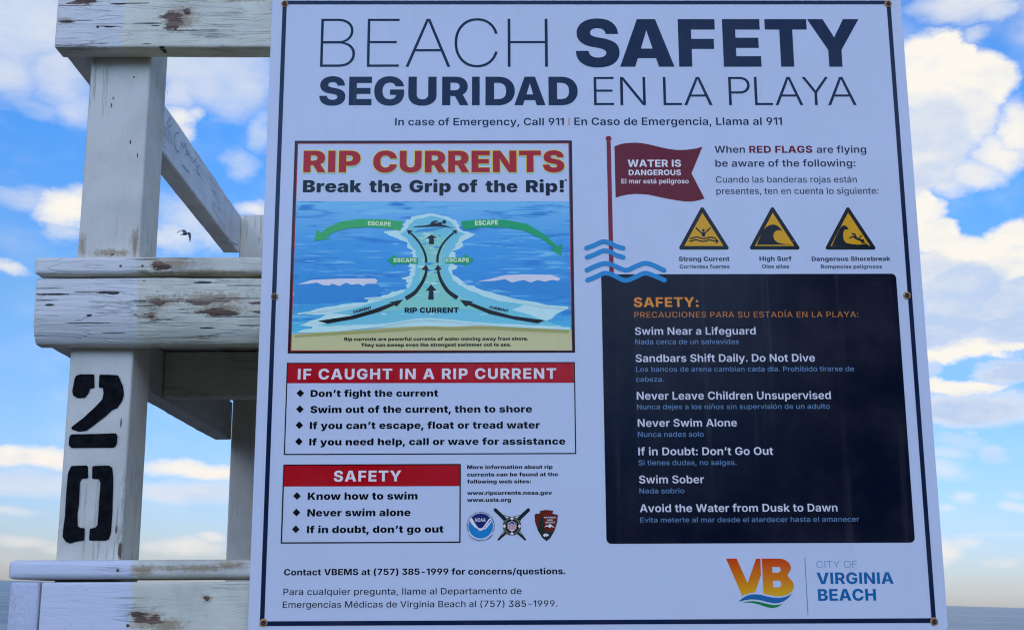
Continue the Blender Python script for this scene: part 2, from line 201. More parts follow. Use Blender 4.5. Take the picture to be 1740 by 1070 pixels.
# lettering outlines (advance, contours) per weight, in 1/2048 em
GLY={'t':(2,{
'A':(623,[[10,0,288,745,336,745,613,0,572,0,370,547,364,564,357,580,351,597,345,615,339,632,332,650,326,669,319,688,312,708,305,729,318,729,311,708,304,688,297,669,291,650,284,632,278,615,272,597,265,580,259,564,253,547,51,0],[128,237,128,273,495,273,495,237]]),
'B':(626,[[82,0,82,745,322,745,349,744,374,741,398,737,421,730,442,722,461,712,479,700,495,687,509,672,521,656,531,638,539,619,545,599,548,577,549,554,549,537,546,520,543,505,538,490,532,475,524,462,516,449,507,437,496,426,485,416,473,407,461,399,448,392,434,386,420,381,420,380,436,377,452,373,467,367,482,359,497,351,511,341,524,330,536,318,546,305,556,290,564,275,570,258,575,240,578,221,579,201,577,177,574,155,569,134,561,114,551,96,538,78,524,63,508,49,490,36,470,25,448,16,424,9,399,4,371,1,342,0],[120,36,342,36,378,38,410,43,439,52,465,65,487,81,506,100,521,122,531,145,538,171,540,200,539,219,535,238,530,255,522,271,513,286,501,300,488,312,474,323,458,333,441,341,423,348,404,354,385,357,364,360,344,360,120,360],[120,397,342,397,362,397,380,400,398,404,415,410,430,418,445,427,458,437,470,448,480,461,490,474,497,489,503,504,507,519,510,536,511,553,509,581,503,606,492,629,478,650,459,668,437,682,412,694,385,702,355,707,323,709,120,709]]),
'C':(691,[[360,-9,323,-7,288,-1,255,8,224,22,194,39,167,60,142,83,120,110,100,140,83,173,68,208,57,246,49,286,44,328,43,372,44,417,49,459,57,499,68,536,83,572,100,605,120,635,142,661,167,685,194,706,224,723,255,737,288,746,323,752,360,754,385,753,409,751,432,746,454,740,474,733,494,724,512,714,530,702,546,690,561,676,575,662,588,646,600,631,611,614,620,598,628,580,636,563,642,545,646,528,650,510,611,510,607,526,602,541,597,556,590,571,583,586,574,600,565,614,555,628,544,640,531,652,518,664,504,674,489,683,474,692,457,699,439,705,421,710,401,714,381,716,360,717,330,715,301,710,273,702,246,691,220,676,196,658,173,638,153,614,135,588,119,559,105,527,95,492,87,455,83,415,81,372,83,329,87,289,95,252,105,217,119,185,135,156,153,129,173,106,196,86,220,68,246,54,273,43,301,35,330,30,360,28,381,29,401,31,421,35,439,40,457,46,473,53,489,62,504,71,518,82,531,93,543,105,554,118,565,131,574,145,583,159,590,174,597,189,602,204,607,219,611,235,650,235,646,217,642,200,636,182,628,165,620,148,611,131,600,115,588,99,575,84,561,69,546,56,530,43,512,32,494,21,474,12,454,5,432,-1,409,-6,385,-8]]),
'E':(577,[[82,0,82,745,540,745,540,709,120,709,120,399,504,399,504,363,120,363,120,36,540,36,540,0]]),
'H':(697,[[82,0,82,745,120,745,120,399,576,399,576,745,615,745,615,0,576,0,576,363,120,363,120,0]]),
}),
'K':(2,{
'A':(769,[[1,0,254,745,513,745,768,0,550,0,458,308,448,343,438,379,428,414,418,449,408,484,398,519,388,556,378,593,368,631,358,670,411,670,400,631,390,593,380,556,370,519,360,484,350,449,339,414,329,379,319,343,308,308,213,0],[182,133,182,283,587,283,587,133]]),
'D':(725,[[328,0,127,0,127,161,318,161,343,162,366,165,387,169,407,176,424,184,440,195,454,207,467,221,477,237,486,255,494,275,499,296,504,320,506,345,507,372,506,400,503,425,499,449,494,471,486,490,477,508,466,524,453,538,439,550,423,561,405,569,385,576,363,580,340,583,314,584,124,584,124,745,326,745,371,743,413,738,453,729,490,716,525,699,557,679,587,656,613,631,636,602,656,570,673,535,686,498,695,458,701,417,702,372,701,328,695,286,686,247,673,210,656,175,637,143,614,114,588,89,559,66,527,46,492,29,455,17,415,7,373,2],[238,745,238,0,44,0,44,745]]),
'E':(641,[[44,0,44,745,610,745,610,581,238,581,238,453,581,453,581,294,238,294,238,164,610,164,610,0]]),
'F':(613,[[44,0,44,745,593,745,593,581,238,581,238,435,571,435,571,277,238,277,238,0]]),
'G':(757,[[386,-12,343,-10,303,-4,265,5,229,18,195,35,164,56,135,79,110,106,88,136,68,169,52,205,39,243,30,283,25,326,23,372,25,420,31,465,40,506,53,545,70,581,91,614,114,643,140,670,168,693,200,712,233,728,268,741,305,750,343,755,382,757,409,756,435,754,460,750,485,745,508,738,532,730,554,720,574,709,594,697,613,684,631,669,647,653,662,636,675,618,687,599,698,579,706,558,713,536,718,514,721,490,524,490,521,499,519,508,516,516,512,524,508,531,504,538,499,545,493,551,487,557,481,562,474,567,466,571,458,575,450,579,441,582,432,584,422,586,412,587,401,588,390,589,369,587,348,584,330,579,312,572,297,563,282,552,269,539,257,524,247,508,238,489,231,469,226,447,222,424,219,399,219,372,219,345,222,320,226,297,231,275,239,255,247,237,258,220,270,206,283,193,298,182,314,173,331,166,350,161,371,157,393,156,410,157,427,159,443,162,457,166,471,171,483,178,494,185,504,193,513,202,520,213,526,223,531,235,534,247,536,260,537,274,578,270,395,270,395,411,726,411,726,307,725,269,720,234,711,200,699,169,684,139,665,112,644,87,620,65,593,45,564,28,533,13,499,2,463,-6,426,-10]]),
'I':(282,[[238,745,238,0,44,0,44,745]]),
'R':(677,[[44,0,44,745,356,745,390,744,422,740,452,734,481,725,507,714,532,700,554,685,574,667,591,647,606,625,619,601,628,576,635,549,640,520,641,489,639,459,635,431,628,405,618,380,605,357,589,335,571,316,550,299,527,284,502,270,475,260,445,251,414,245,381,241,345,240,163,240,163,391,342,391,355,392,368,393,379,396,390,399,400,404,410,409,418,415,426,422,432,430,438,438,443,447,447,457,449,467,451,478,452,489,451,501,449,512,447,522,443,531,438,540,432,549,426,556,418,563,410,569,400,574,390,579,379,582,367,585,355,586,342,587,238,587,238,0],[459,0,295,338,494,338,662,0]]),
'S':(693,[[348,-12,309,-11,272,-7,238,-1,206,7,177,18,150,31,126,47,104,64,86,84,70,106,56,130,46,157,39,185,34,215,33,247,217,247,218,234,220,222,224,211,229,201,235,191,242,182,250,174,259,167,269,160,281,155,293,150,306,147,320,144,335,143,350,142,364,143,377,144,390,145,401,148,412,151,422,155,432,160,440,165,447,171,454,177,459,184,463,191,466,199,468,207,468,216,468,223,466,230,464,237,460,244,455,250,449,255,442,261,434,266,425,271,414,275,403,279,390,284,375,287,360,291,343,295,268,309,227,319,190,332,157,347,128,365,103,385,83,408,67,433,56,461,49,490,47,522,48,549,53,575,61,600,71,623,85,645,101,665,120,684,141,700,164,715,190,727,217,738,247,746,278,752,311,756,346,757,381,756,415,752,446,746,475,738,503,728,528,715,551,700,571,683,589,664,605,643,618,620,629,596,636,569,641,541,644,511,465,511,463,527,458,542,451,556,442,568,430,578,417,587,402,594,386,599,368,602,349,603,337,602,325,601,314,599,303,597,293,594,284,590,276,585,268,580,261,575,255,568,250,562,247,555,244,547,242,540,242,531,242,524,243,517,246,510,249,504,253,498,259,493,265,488,273,483,281,479,291,475,302,471,314,467,327,463,342,460,357,457,420,445,445,440,468,434,489,428,510,421,528,414,546,406,562,398,577,389,591,379,603,369,614,358,624,347,633,334,640,322,646,308,651,294,655,279,658,263,659,247,660,230,658,200,654,172,647,146,636,122,623,99,607,79,588,60,567,44,543,29,517,17,487,6,456,-2,422,-7,386,-11]]),
'T':(666,[[21,581,21,745,646,745,646,581,430,581,430,0,236,0,236,581]]),
'U':(722,[[361,-12,323,-11,288,-7,254,0,223,10,193,22,166,37,142,54,119,73,100,95,83,119,69,144,58,172,50,201,45,231,44,264,44,745,232,745,232,279,233,265,235,251,238,238,243,226,249,214,256,203,264,193,273,184,283,176,294,169,306,163,319,158,332,155,346,153,361,152,376,153,390,155,403,158,416,163,428,169,439,176,449,184,458,193,466,203,473,213,479,225,484,238,487,251,489,265,490,279,490,745,678,745,678,264,677,231,672,200,664,171,653,144,639,118,622,95,602,73,580,54,556,37,528,22,499,10,467,0,434,-7,398,-11]]),
'Y':(737,[[278,0,278,260,1,745,223,745,335,532,341,521,346,510,352,500,357,489,363,478,368,467,373,456,379,445,384,434,389,423,358,423,363,434,368,445,373,456,378,467,383,478,388,489,393,500,398,510,404,521,409,532,515,745,736,745,466,260,466,0]]),
}),
'l':(4,{
' ':(138,[]),
'A':(322,[[5,0,143,372,180,372,318,0,284,0,194,250,190,261,186,272,182,284,177,297,173,310,168,324,162,340,157,358,166,358,161,340,155,324,150,310,146,297,142,284,137,272,133,261,129,250,38,0],[70,112,70,140,253,140,253,112]]),
'C':(357,[[187,-5,163,-4,141,1,120,8,101,19,83,32,68,48,54,66,43,86,34,109,27,133,23,159,22,186,23,214,27,239,34,264,43,286,54,306,67,324,83,340,101,353,120,364,141,372,163,376,187,378,202,377,216,375,230,372,243,368,255,363,267,356,278,349,288,341,297,332,305,323,313,312,319,302,325,290,330,278,333,266,336,254,304,254,301,263,298,273,294,282,290,291,285,299,279,307,272,314,265,321,257,327,249,332,240,337,230,341,220,344,210,346,199,347,187,348,168,347,150,343,134,337,118,328,104,317,91,304,80,289,71,272,63,253,58,232,55,210,54,186,55,162,58,140,63,119,71,100,80,83,91,68,104,55,118,44,134,36,150,29,168,26,187,25,199,25,210,26,220,29,230,32,240,36,249,40,257,46,265,52,272,59,278,66,284,74,290,82,294,90,298,100,301,109,304,119,336,119,333,106,330,94,325,82,319,71,313,60,305,50,297,40,288,31,278,23,267,16,255,10,243,5,230,0,216,-3,202,-5]]),
'E':(293,[[39,0,39,372,275,372,275,344,71,344,71,205,258,205,258,176,71,176,71,29,275,29,275,0]]),
'F':(279,[[39,0,39,372,266,372,266,344,71,344,71,205,247,205,247,176,71,176,71,0]]),
'I':(110,[[71,372,71,0,39,0,39,372]]),
'L':(269,[[39,0,39,372,71,372,71,29,255,29,255,0]]),
'N':(363,[[39,0,39,372,74,372,249,114,252,109,256,103,260,97,264,91,268,85,272,78,277,71,281,64,286,57,290,50,294,43,299,36,294,31,294,38,294,45,294,52,294,60,293,68,293,75,293,83,293,90,293,98,293,104,293,110,293,115,293,372,324,372,324,0,289,0,125,242,121,248,117,254,113,260,108,267,103,274,98,282,93,290,88,299,82,308,76,317,70,327,64,337,69,344,69,333,69,322,70,312,70,302,70,293,70,284,70,276,70,268,70,261,71,254,71,248,71,242,71,0]]),
'O':(370,[[185,-5,162,-4,140,1,120,9,100,19,83,33,68,48,54,66,43,87,34,109,27,133,23,159,22,186,23,213,27,239,34,263,43,286,54,306,68,324,83,340,100,353,120,364,140,372,162,376,185,378,209,376,230,372,251,364,270,353,287,340,303,324,316,306,328,286,337,263,343,239,347,213,348,186,347,159,343,133,337,109,328,87,316,66,303,48,287,33,270,19,251,8,230,1,209,-4],[185,25,203,26,221,29,237,35,252,44,266,55,279,68,290,83,299,100,307,119,312,139,316,162,317,186,316,210,312,233,307,254,299,273,290,290,279,305,266,318,252,328,237,337,221,343,203,347,185,348,167,347,150,343,134,337,118,329,104,318,92,305,80,290,71,273,63,254,58,233,55,210,54,186,55,162,58,139,63,119,71,100,80,83,91,68,104,55,118,44,133,36,150,29,167,26]]),
'P':(300,[[39,0,39,372,168,372,185,372,201,369,216,365,230,359,243,351,254,343,263,332,271,321,278,308,283,294,285,278,286,262,285,246,282,231,278,217,271,204,263,192,253,182,242,173,229,166,215,160,200,155,184,153,166,152,55,152,55,181,167,181,180,181,192,183,203,186,213,191,223,196,231,203,238,210,244,219,249,229,252,239,254,250,255,262,254,274,252,286,249,296,244,306,238,314,231,322,223,328,213,334,203,338,192,341,180,343,167,344,71,344,71,0]]),
'T':(308,[[14,344,14,372,295,372,295,344,170,344,170,0,138,0,138,344]]),
'Y':(319,[[144,0,144,163,5,372,42,372,123,250,128,242,134,233,140,225,145,216,150,207,156,199,161,190,167,182,153,182,159,190,164,199,170,207,175,216,181,225,186,233,192,242,197,250,278,372,314,372,176,163,176,0]]),
}),
's':(8,{
' ':(69,[]),
',':(69,[[8,-48,19,28,55,28,32,-48]]),
'.':(69,[[35,-2,29,-2,24,0,20,4,17,8,15,13,14,18,15,24,17,29,20,33,24,36,29,38,35,39,40,38,45,36,49,33,53,29,55,24,55,18,55,13,53,8,49,4,45,0,40,-2]]),
'1':(103,[[87,186,87,0,52,0,52,155,51,155,8,124,8,157,49,186]]),
'9':(166,[[82,189,94,188,105,185,115,181,125,175,133,168,139,160,144,150,147,138,148,126,147,117,146,107,142,97,138,87,131,76,124,63,81,0,45,0,104,87,113,87,111,84,108,81,105,78,101,75,96,73,92,71,86,70,81,69,75,69,64,69,54,72,45,76,37,81,30,87,25,95,21,105,18,115,17,126,18,138,21,149,26,159,32,168,40,175,49,181,59,185,70,188],[82,161,77,160,71,159,66,156,62,153,58,149,55,144,52,139,51,133,51,127,51,120,52,115,55,109,58,105,62,101,66,97,71,95,77,94,82,93,88,94,94,95,99,97,103,101,107,105,110,109,113,115,114,120,114,127,114,133,113,139,110,144,107,149,104,153,99,156,94,159,88,160]]),
':':(69,[[35,-2,29,-2,24,0,20,4,17,8,15,13,14,18,15,24,17,29,20,33,24,36,29,38,35,39,40,38,45,36,49,33,53,29,55,24,55,18,55,13,53,8,49,4,45,0,40,-2],[35,92,29,93,24,95,20,98,17,102,15,107,14,113,15,118,17,123,20,127,24,131,29,133,35,133,40,133,45,131,49,127,53,123,55,118,55,113,55,107,53,102,49,98,45,95,40,93]]),
'A':(188,[[6,0,71,186,116,186,182,0,143,0,111,94,108,105,104,117,101,130,97,143,93,158,89,174,97,174,93,158,89,143,86,129,82,117,79,105,76,94,45,0],[45,45,45,73,143,73,143,45]]),
'C':(189,[[98,-2,82,-1,68,3,54,9,42,17,32,28,24,42,17,57,14,74,12,93,14,112,17,129,24,145,32,158,42,169,54,177,68,184,82,187,98,189,108,188,118,187,127,184,136,181,144,177,151,172,158,166,163,159,168,151,172,143,175,134,177,124,142,124,140,129,139,134,136,138,134,142,131,145,127,148,123,151,119,153,114,155,109,156,104,157,99,157,89,156,80,154,72,150,65,144,59,137,54,128,51,118,49,106,48,93,49,80,51,68,55,58,59,49,65,42,72,36,80,32,89,30,99,29,104,29,109,30,114,31,119,33,123,35,127,38,130,41,134,44,136,48,139,53,141,58,142,63,177,63,176,54,173,46,169,38,165,30,159,23,153,17,146,11,138,7,129,3,119,0,109,-2]]),
'D':(185,[[82,0,34,0,34,31,80,31,92,31,103,34,112,37,120,43,126,50,131,58,135,68,137,80,137,93,137,107,135,118,131,128,126,137,120,144,112,149,103,153,93,155,81,156,33,156,33,186,83,186,101,185,117,181,131,175,143,167,153,156,162,143,168,128,171,112,172,93,171,75,168,58,162,43,153,30,143,20,131,11,116,5,100,1],[53,186,53,0,18,0,18,186]]),
'E':(155,[[18,0,18,186,140,186,140,157,53,157,53,109,134,109,134,80,53,80,53,30,141,30,141,0]]),
'G':(192,[[99,-2,83,-1,68,3,54,9,42,18,32,29,23,42,17,57,14,74,12,93,14,112,17,129,24,144,32,158,42,169,54,177,68,184,83,187,98,189,108,188,118,187,127,184,136,181,144,177,151,171,158,165,163,159,168,152,172,144,175,135,177,127,141,127,139,131,138,135,135,139,132,143,129,146,126,149,122,152,118,154,114,155,109,156,104,157,99,157,89,156,81,154,73,150,65,144,59,137,55,128,51,118,49,106,48,93,49,80,51,69,54,58,59,50,65,42,72,37,81,32,90,30,99,29,108,30,116,31,123,34,130,38,135,43,139,49,142,56,144,64,145,72,152,71,103,71,103,98,179,98,179,75,178,60,174,46,169,34,161,23,151,14,140,7,128,2,114,-1]]),
'I':(71,[[53,186,53,0,18,0,18,186]]),
'L':(145,[[18,0,18,186,53,186,53,30,135,30,135,0]]),
'N':(195,[[18,0,18,186,58,186,120,87,123,82,126,77,129,72,132,66,135,60,138,54,141,47,144,39,148,31,144,31,143,38,143,45,142,53,142,60,141,68,141,74,141,81,141,87,141,92,141,186,177,186,177,0,137,0,81,90,77,96,73,102,70,108,67,114,63,120,60,127,56,135,51,144,46,154,51,154,51,145,52,136,52,128,53,120,53,112,54,106,54,100,54,94,54,90,54,0]]),
'O':(197,[[99,-2,83,-1,68,3,55,9,42,17,32,28,24,42,17,57,14,74,12,93,14,112,17,129,24,145,32,158,42,169,55,177,68,184,83,187,99,189,114,187,129,184,142,177,155,169,165,158,173,145,179,129,183,112,184,93,183,74,179,57,173,41,165,28,155,17,142,9,129,3,114,-1],[99,29,108,30,117,32,125,36,132,42,138,49,142,58,146,68,148,80,149,93,148,106,146,118,142,128,138,137,132,144,125,150,117,154,108,156,99,157,89,156,80,154,72,150,65,144,59,137,54,128,51,118,49,106,48,93,49,80,51,68,54,58,59,49,65,42,72,36,80,32,89,30]]),
'R':(167,[[18,0,18,186,89,186,102,185,114,183,125,179,134,173,141,166,147,158,151,148,154,138,155,126,154,115,151,104,147,95,141,87,134,80,125,75,114,71,102,68,88,68,39,68,39,97,83,97,91,97,97,98,103,100,108,103,112,106,115,110,117,115,118,120,119,126,118,132,117,138,115,143,112,147,108,151,103,153,97,155,91,156,83,157,53,157,53,0],[122,0,77,85,115,85,162,0]]),
'S':(167,[[85,-3,71,-2,58,0,46,4,36,9,28,16,21,24,16,33,13,44,11,56,46,56,47,50,49,45,52,40,56,36,60,33,65,30,71,29,78,28,84,27,91,28,97,29,103,30,108,33,112,36,116,39,118,43,120,48,120,53,120,57,118,61,116,64,113,67,109,70,105,72,99,74,94,76,87,78,66,83,52,88,40,94,30,101,22,110,18,121,16,133,17,144,20,154,25,162,32,170,40,177,50,182,61,186,73,188,85,189,98,188,110,186,121,182,130,177,138,170,144,163,149,154,152,145,153,134,119,134,117,142,114,148,109,152,102,156,94,158,85,159,78,159,73,158,67,156,63,154,59,151,56,148,54,144,53,140,52,136,53,131,54,127,57,123,60,120,64,118,69,116,73,114,78,112,83,111,100,106,108,105,115,102,121,100,128,97,134,93,139,89,144,84,148,79,151,74,154,67,155,60,156,53,155,42,152,32,147,23,141,16,133,9,123,4,112,0,99,-2]]),
'U':(188,[[94,-3,79,-2,66,1,54,6,43,12,35,20,27,30,22,40,19,52,18,65,18,186,53,186,53,68,54,61,56,54,58,48,62,42,67,38,72,34,79,31,86,29,94,29,102,29,109,31,116,34,121,38,126,42,130,48,133,54,134,61,135,68,135,186,170,186,170,65,169,52,166,40,161,30,153,20,145,12,134,6,122,1,109,-2]]),
'W':(263,[[56,0,6,186,44,186,68,90,69,83,71,75,72,67,74,58,75,50,77,42,78,34,79,26,81,18,75,18,76,26,78,34,79,42,80,50,82,58,84,67,85,75,87,83,89,90,113,186,150,186,174,90,176,83,178,75,179,67,181,58,182,50,184,42,185,34,187,26,188,18,182,18,183,26,185,34,186,42,188,50,189,58,191,67,192,75,194,83,195,90,218,186,257,186,206,0,166,0,140,100,137,110,135,121,133,132,131,144,129,156,127,169,136,169,133,157,131,145,130,133,128,122,126,111,123,100,97,0]]),
'a':(148,[[56,-3,47,-2,39,-1,32,2,25,6,20,10,15,16,12,23,10,31,9,39,10,47,11,53,13,59,17,64,21,68,25,71,31,74,36,76,42,78,49,80,55,81,62,82,70,83,76,83,82,84,86,85,90,86,93,87,95,89,96,91,96,94,96,95,96,99,95,103,94,106,92,109,89,111,86,113,82,114,78,115,73,115,68,115,64,114,60,113,56,111,53,109,50,107,48,104,46,101,45,98,13,104,16,112,20,119,26,125,32,130,39,134,46,137,55,140,64,141,73,142,80,141,87,140,94,139,100,137,107,134,112,131,118,127,122,122,126,116,129,110,130,102,131,94,131,0,98,0,98,19,97,19,94,15,91,12,88,8,84,5,80,2,74,0,69,-2,63,-2],[65,22,71,23,77,24,82,26,86,29,90,32,93,36,95,41,96,45,97,50,97,66,95,65,94,64,91,64,89,63,86,62,83,62,80,61,77,61,75,60,72,60,69,60,67,59,62,59,58,57,54,56,51,54,48,52,46,50,44,47,43,44,42,40,43,36,44,33,45,30,47,28,50,26,53,24,57,23,61,22]]),
'b':(160,[[92,-2,85,-2,78,-1,73,2,68,4,63,8,60,11,57,15,55,19,53,22,51,22,51,0,17,0,17,186,51,186,51,116,53,116,54,120,57,124,60,127,63,131,67,134,72,137,78,140,85,141,92,142,103,141,112,138,121,133,129,127,136,119,142,109,146,98,149,84,150,70,149,55,146,42,142,30,137,21,130,12,122,6,113,1,103,-2],[82,26,89,26,95,28,100,31,104,36,108,41,111,47,113,54,114,62,114,70,114,78,113,85,111,92,108,98,104,104,100,108,95,111,89,113,82,113,76,113,70,111,65,108,61,104,57,99,54,93,52,86,51,78,51,70,51,61,52,54,54,47,57,41,61,35,65,31,70,28,76,26]]),
'c':(150,[[78,-3,65,-2,53,1,42,6,33,13,25,21,19,31,14,43,12,55,11,69,12,83,14,96,19,107,25,117,33,126,42,132,53,137,65,140,78,142,86,141,93,140,100,138,107,136,113,133,118,129,123,125,128,121,132,115,135,110,137,103,139,97,107,90,106,94,105,97,103,100,101,103,99,105,97,107,95,109,92,111,89,112,86,113,82,114,78,114,72,113,66,111,60,108,56,104,52,99,50,92,47,85,46,78,46,69,46,61,47,54,50,47,52,40,56,35,60,31,66,27,72,25,78,25,82,25,86,26,89,27,92,28,95,30,97,31,100,34,102,36,104,39,105,42,106,46,107,50,139,43,138,36,135,30,132,24,128,19,124,14,119,10,113,6,107,3,100,0,93,-1,86,-2]]),
'd':(160,[[68,-2,58,-2,48,1,39,6,31,12,24,21,18,30,14,42,12,55,11,70,12,84,14,98,18,109,24,119,31,127,39,133,48,138,58,141,68,142,76,141,82,140,88,137,93,134,97,131,101,127,104,124,106,120,108,116,109,116,109,186,144,186,144,0,110,0,110,22,108,22,106,19,103,15,101,11,97,8,93,4,88,2,82,-1,76,-2],[78,26,84,26,90,28,95,31,100,35,103,41,106,47,108,54,109,61,110,70,109,78,108,86,106,93,103,99,100,104,95,108,90,111,84,113,78,113,71,113,65,111,60,108,56,104,52,98,50,92,48,85,46,78,46,70,46,62,48,54,50,47,53,41,56,36,60,31,66,28,71,26]]),
'e':(152,[[79,-3,66,-2,53,1,43,6,33,13,25,21,19,31,14,42,12,55,11,69,12,83,14,95,19,107,25,117,33,125,42,132,52,137,64,140,77,142,86,141,94,140,102,137,109,134,116,130,122,124,128,118,133,111,137,102,139,93,141,82,142,71,142,61,26,61,26,83,125,83,108,77,108,84,107,91,105,97,102,102,99,107,94,110,89,113,84,114,77,115,71,114,65,113,60,110,55,106,52,102,49,97,47,91,45,85,45,79,45,63,45,55,47,48,49,41,53,36,57,32,61,28,67,26,73,24,80,24,84,24,88,25,92,26,96,27,99,29,102,32,104,34,106,38,108,41,139,35,137,28,133,21,128,15,122,10,115,5,107,2,99,-1,89,-2]]),
'f':(100,[[92,140,92,113,2,113,2,140],[28,0,28,152,28,161,30,169,34,176,38,182,43,187,50,190,56,193,64,194,72,195,78,195,83,194,88,194,92,193,95,192,98,191,91,165,89,165,88,166,86,166,83,166,81,167,79,167,73,166,69,165,66,162,64,159,63,155,62,150,62,0]]),
'g':(161,[[78,-55,67,-55,57,-53,48,-51,40,-48,33,-44,27,-39,23,-34,19,-28,16,-22,45,-13,47,-15,49,-18,51,-20,54,-23,58,-25,62,-27,66,-28,72,-29,78,-30,87,-29,95,-26,101,-23,106,-17,109,-10,110,-1,110,25,107,25,105,21,103,18,100,14,97,11,92,8,88,6,82,4,75,2,68,2,58,3,48,5,39,10,31,15,24,23,18,32,14,43,12,56,11,70,12,85,14,98,18,109,24,119,31,127,39,133,48,138,58,141,68,142,76,141,83,140,88,137,93,135,98,131,101,128,104,124,107,120,108,116,110,116,110,140,144,140,144,0,143,-12,140,-22,135,-31,129,-38,121,-44,112,-49,101,-53,90,-55],[78,29,85,29,90,31,95,34,100,38,103,42,106,48,108,55,110,62,110,70,110,79,108,86,106,93,104,99,100,104,96,108,90,111,85,113,78,113,72,113,66,111,60,108,56,104,53,99,50,93,48,86,46,78,46,70,46,62,48,55,50,48,53,43,56,38,61,34,66,31,72,29]]),
'h':(158,[[51,81,51,0,17,0,17,186,51,186,51,105,47,105,52,116,58,125,64,132,73,137,82,140,93,142,102,141,111,139,118,135,125,131,131,125,135,117,138,109,140,99,141,89,141,0,107,0,107,83,106,92,103,99,99,105,94,109,88,112,80,112,75,112,70,111,65,109,61,106,58,102,55,98,53,93,52,88]]),
'i':(68,[[17,0,17,140,51,140,51,0],[34,159,29,159,24,161,20,164,17,168,15,172,14,177,15,182,17,187,20,190,24,193,29,195,34,196,39,195,44,193,48,190,51,187,53,182,54,177,53,172,51,168,48,164,44,161,39,159]]),
'k':(147,[[48,43,48,84,54,84,102,140,142,140,81,70,73,70],[17,0,17,186,51,186,51,0],[104,0,60,63,83,87,145,0]]),
'l':(68,[[51,186,51,0,17,0,17,186]]),
'm':(232,[[17,0,17,140,49,140,50,106,48,106,50,114,53,120,57,126,62,131,67,135,72,138,78,140,84,142,90,142,99,141,107,138,114,132,120,125,124,115,128,104,124,104,126,112,129,119,134,125,138,130,144,135,150,138,157,140,163,141,171,142,179,141,186,139,193,136,199,132,205,127,209,120,212,113,214,104,215,94,215,0,180,0,180,88,180,96,177,102,174,107,169,110,163,112,157,113,152,112,148,111,144,110,141,107,138,104,136,100,134,96,133,92,133,87,133,0,99,0,99,90,98,96,96,102,93,106,88,110,83,112,76,113,72,112,68,111,64,110,60,107,57,104,55,100,53,96,52,91,51,85,51,0]]),
'n':(158,[[51,81,51,0,17,0,17,140,49,140,50,105,47,105,52,116,58,125,64,132,73,137,82,140,93,142,102,141,111,139,118,135,125,131,131,125,135,117,138,109,140,99,141,89,141,0,107,0,107,83,106,92,103,99,99,105,94,109,88,112,80,112,75,112,70,111,65,109,61,106,58,102,55,98,53,93,52,88]]),
'o':(156,[[78,-3,65,-2,53,1,42,6,33,13,25,21,19,31,14,43,12,55,11,69,12,83,14,96,19,107,25,117,33,126,42,132,53,137,65,140,78,142,91,140,103,137,114,132,123,126,131,117,137,107,142,96,145,83,146,69,145,55,142,43,137,31,131,21,123,13,114,6,103,1,91,-2],[78,25,85,26,91,27,96,31,101,35,104,40,107,47,109,54,110,61,111,69,110,77,109,85,107,92,104,98,101,104,96,108,91,111,85,113,78,114,71,113,65,111,60,108,56,104,52,98,49,92,47,85,46,77,46,69,46,61,47,54,49,47,52,40,56,35,60,31,65,27,71,26]]),
'p':(160,[[17,-52,17,140,51,140,51,116,53,116,54,120,57,124,60,127,63,131,67,134,72,137,78,140,85,141,92,142,103,141,112,138,121,133,129,127,136,119,142,109,146,98,149,84,150,70,149,55,146,42,142,30,137,21,130,12,122,6,113,1,103,-2,92,-2,85,-2,78,-1,73,2,68,4,63,8,60,11,57,15,55,19,53,22,51,22,51,-52],[82,26,89,26,95,28,100,31,104,36,108,41,111,47,113,54,114,62,114,70,114,78,113,85,111,92,108,98,104,104,100,108,95,111,89,113,82,113,76,113,70,111,65,108,61,104,57,99,54,93,52,86,51,78,51,70,51,61,52,54,54,47,57,41,61,35,65,31,70,28,76,26]]),
'r':(103,[[17,0,17,140,50,140,50,116,52,116,55,124,59,130,65,135,71,139,78,141,86,142,88,142,90,142,92,141,94,141,96,141,98,141,98,109,96,110,94,110,91,111,88,111,85,111,82,111,76,111,71,109,66,107,62,104,58,101,55,97,53,92,52,87,51,81,51,0]]),
's':(142,[[71,-3,60,-2,50,-1,42,2,34,6,27,10,21,16,16,22,13,29,10,37,43,43,45,37,48,32,53,28,58,25,64,24,71,23,79,24,85,25,90,28,93,31,96,35,96,39,96,43,94,46,92,49,88,51,84,53,78,54,54,59,42,63,32,67,24,73,19,81,15,89,14,99,15,107,17,115,22,121,27,127,34,132,42,136,51,139,61,141,72,142,82,141,91,139,99,137,107,134,113,129,118,124,123,118,126,112,128,105,98,99,96,104,93,108,89,111,84,114,79,116,72,116,66,116,60,114,55,112,52,109,50,105,49,101,49,97,51,94,53,91,57,89,62,87,68,85,92,80,104,77,114,72,122,67,127,60,131,52,132,42,131,34,128,26,124,19,118,12,111,7,102,3,93,0,82,-2]]),
't':(92,[[83,140,83,113,2,113,2,140],[22,173,57,173,57,40,57,36,58,32,60,29,62,27,66,26,70,26,72,26,74,26,76,26,78,27,80,27,82,28,87,1,83,0,79,-1,76,-1,72,-2,68,-2,64,-2,52,-1,41,3,33,8,27,16,23,25,22,37]]),
'u':(158,[[65,-2,55,-1,47,1,39,4,33,9,27,15,23,22,19,31,17,40,17,51,17,140,51,140,51,56,52,48,54,41,58,35,64,31,70,28,78,27,83,28,88,29,93,31,97,34,100,37,103,42,105,47,106,52,107,58,107,140,141,140,141,0,108,0,108,35,110,35,106,24,100,15,93,7,85,2,75,-1]]),
'v':(152,[[56,0,4,140,41,140,66,65,69,56,71,47,74,38,76,29,78,20,80,10,72,10,74,20,77,29,79,38,81,47,83,56,86,65,111,140,147,140,95,0]]),
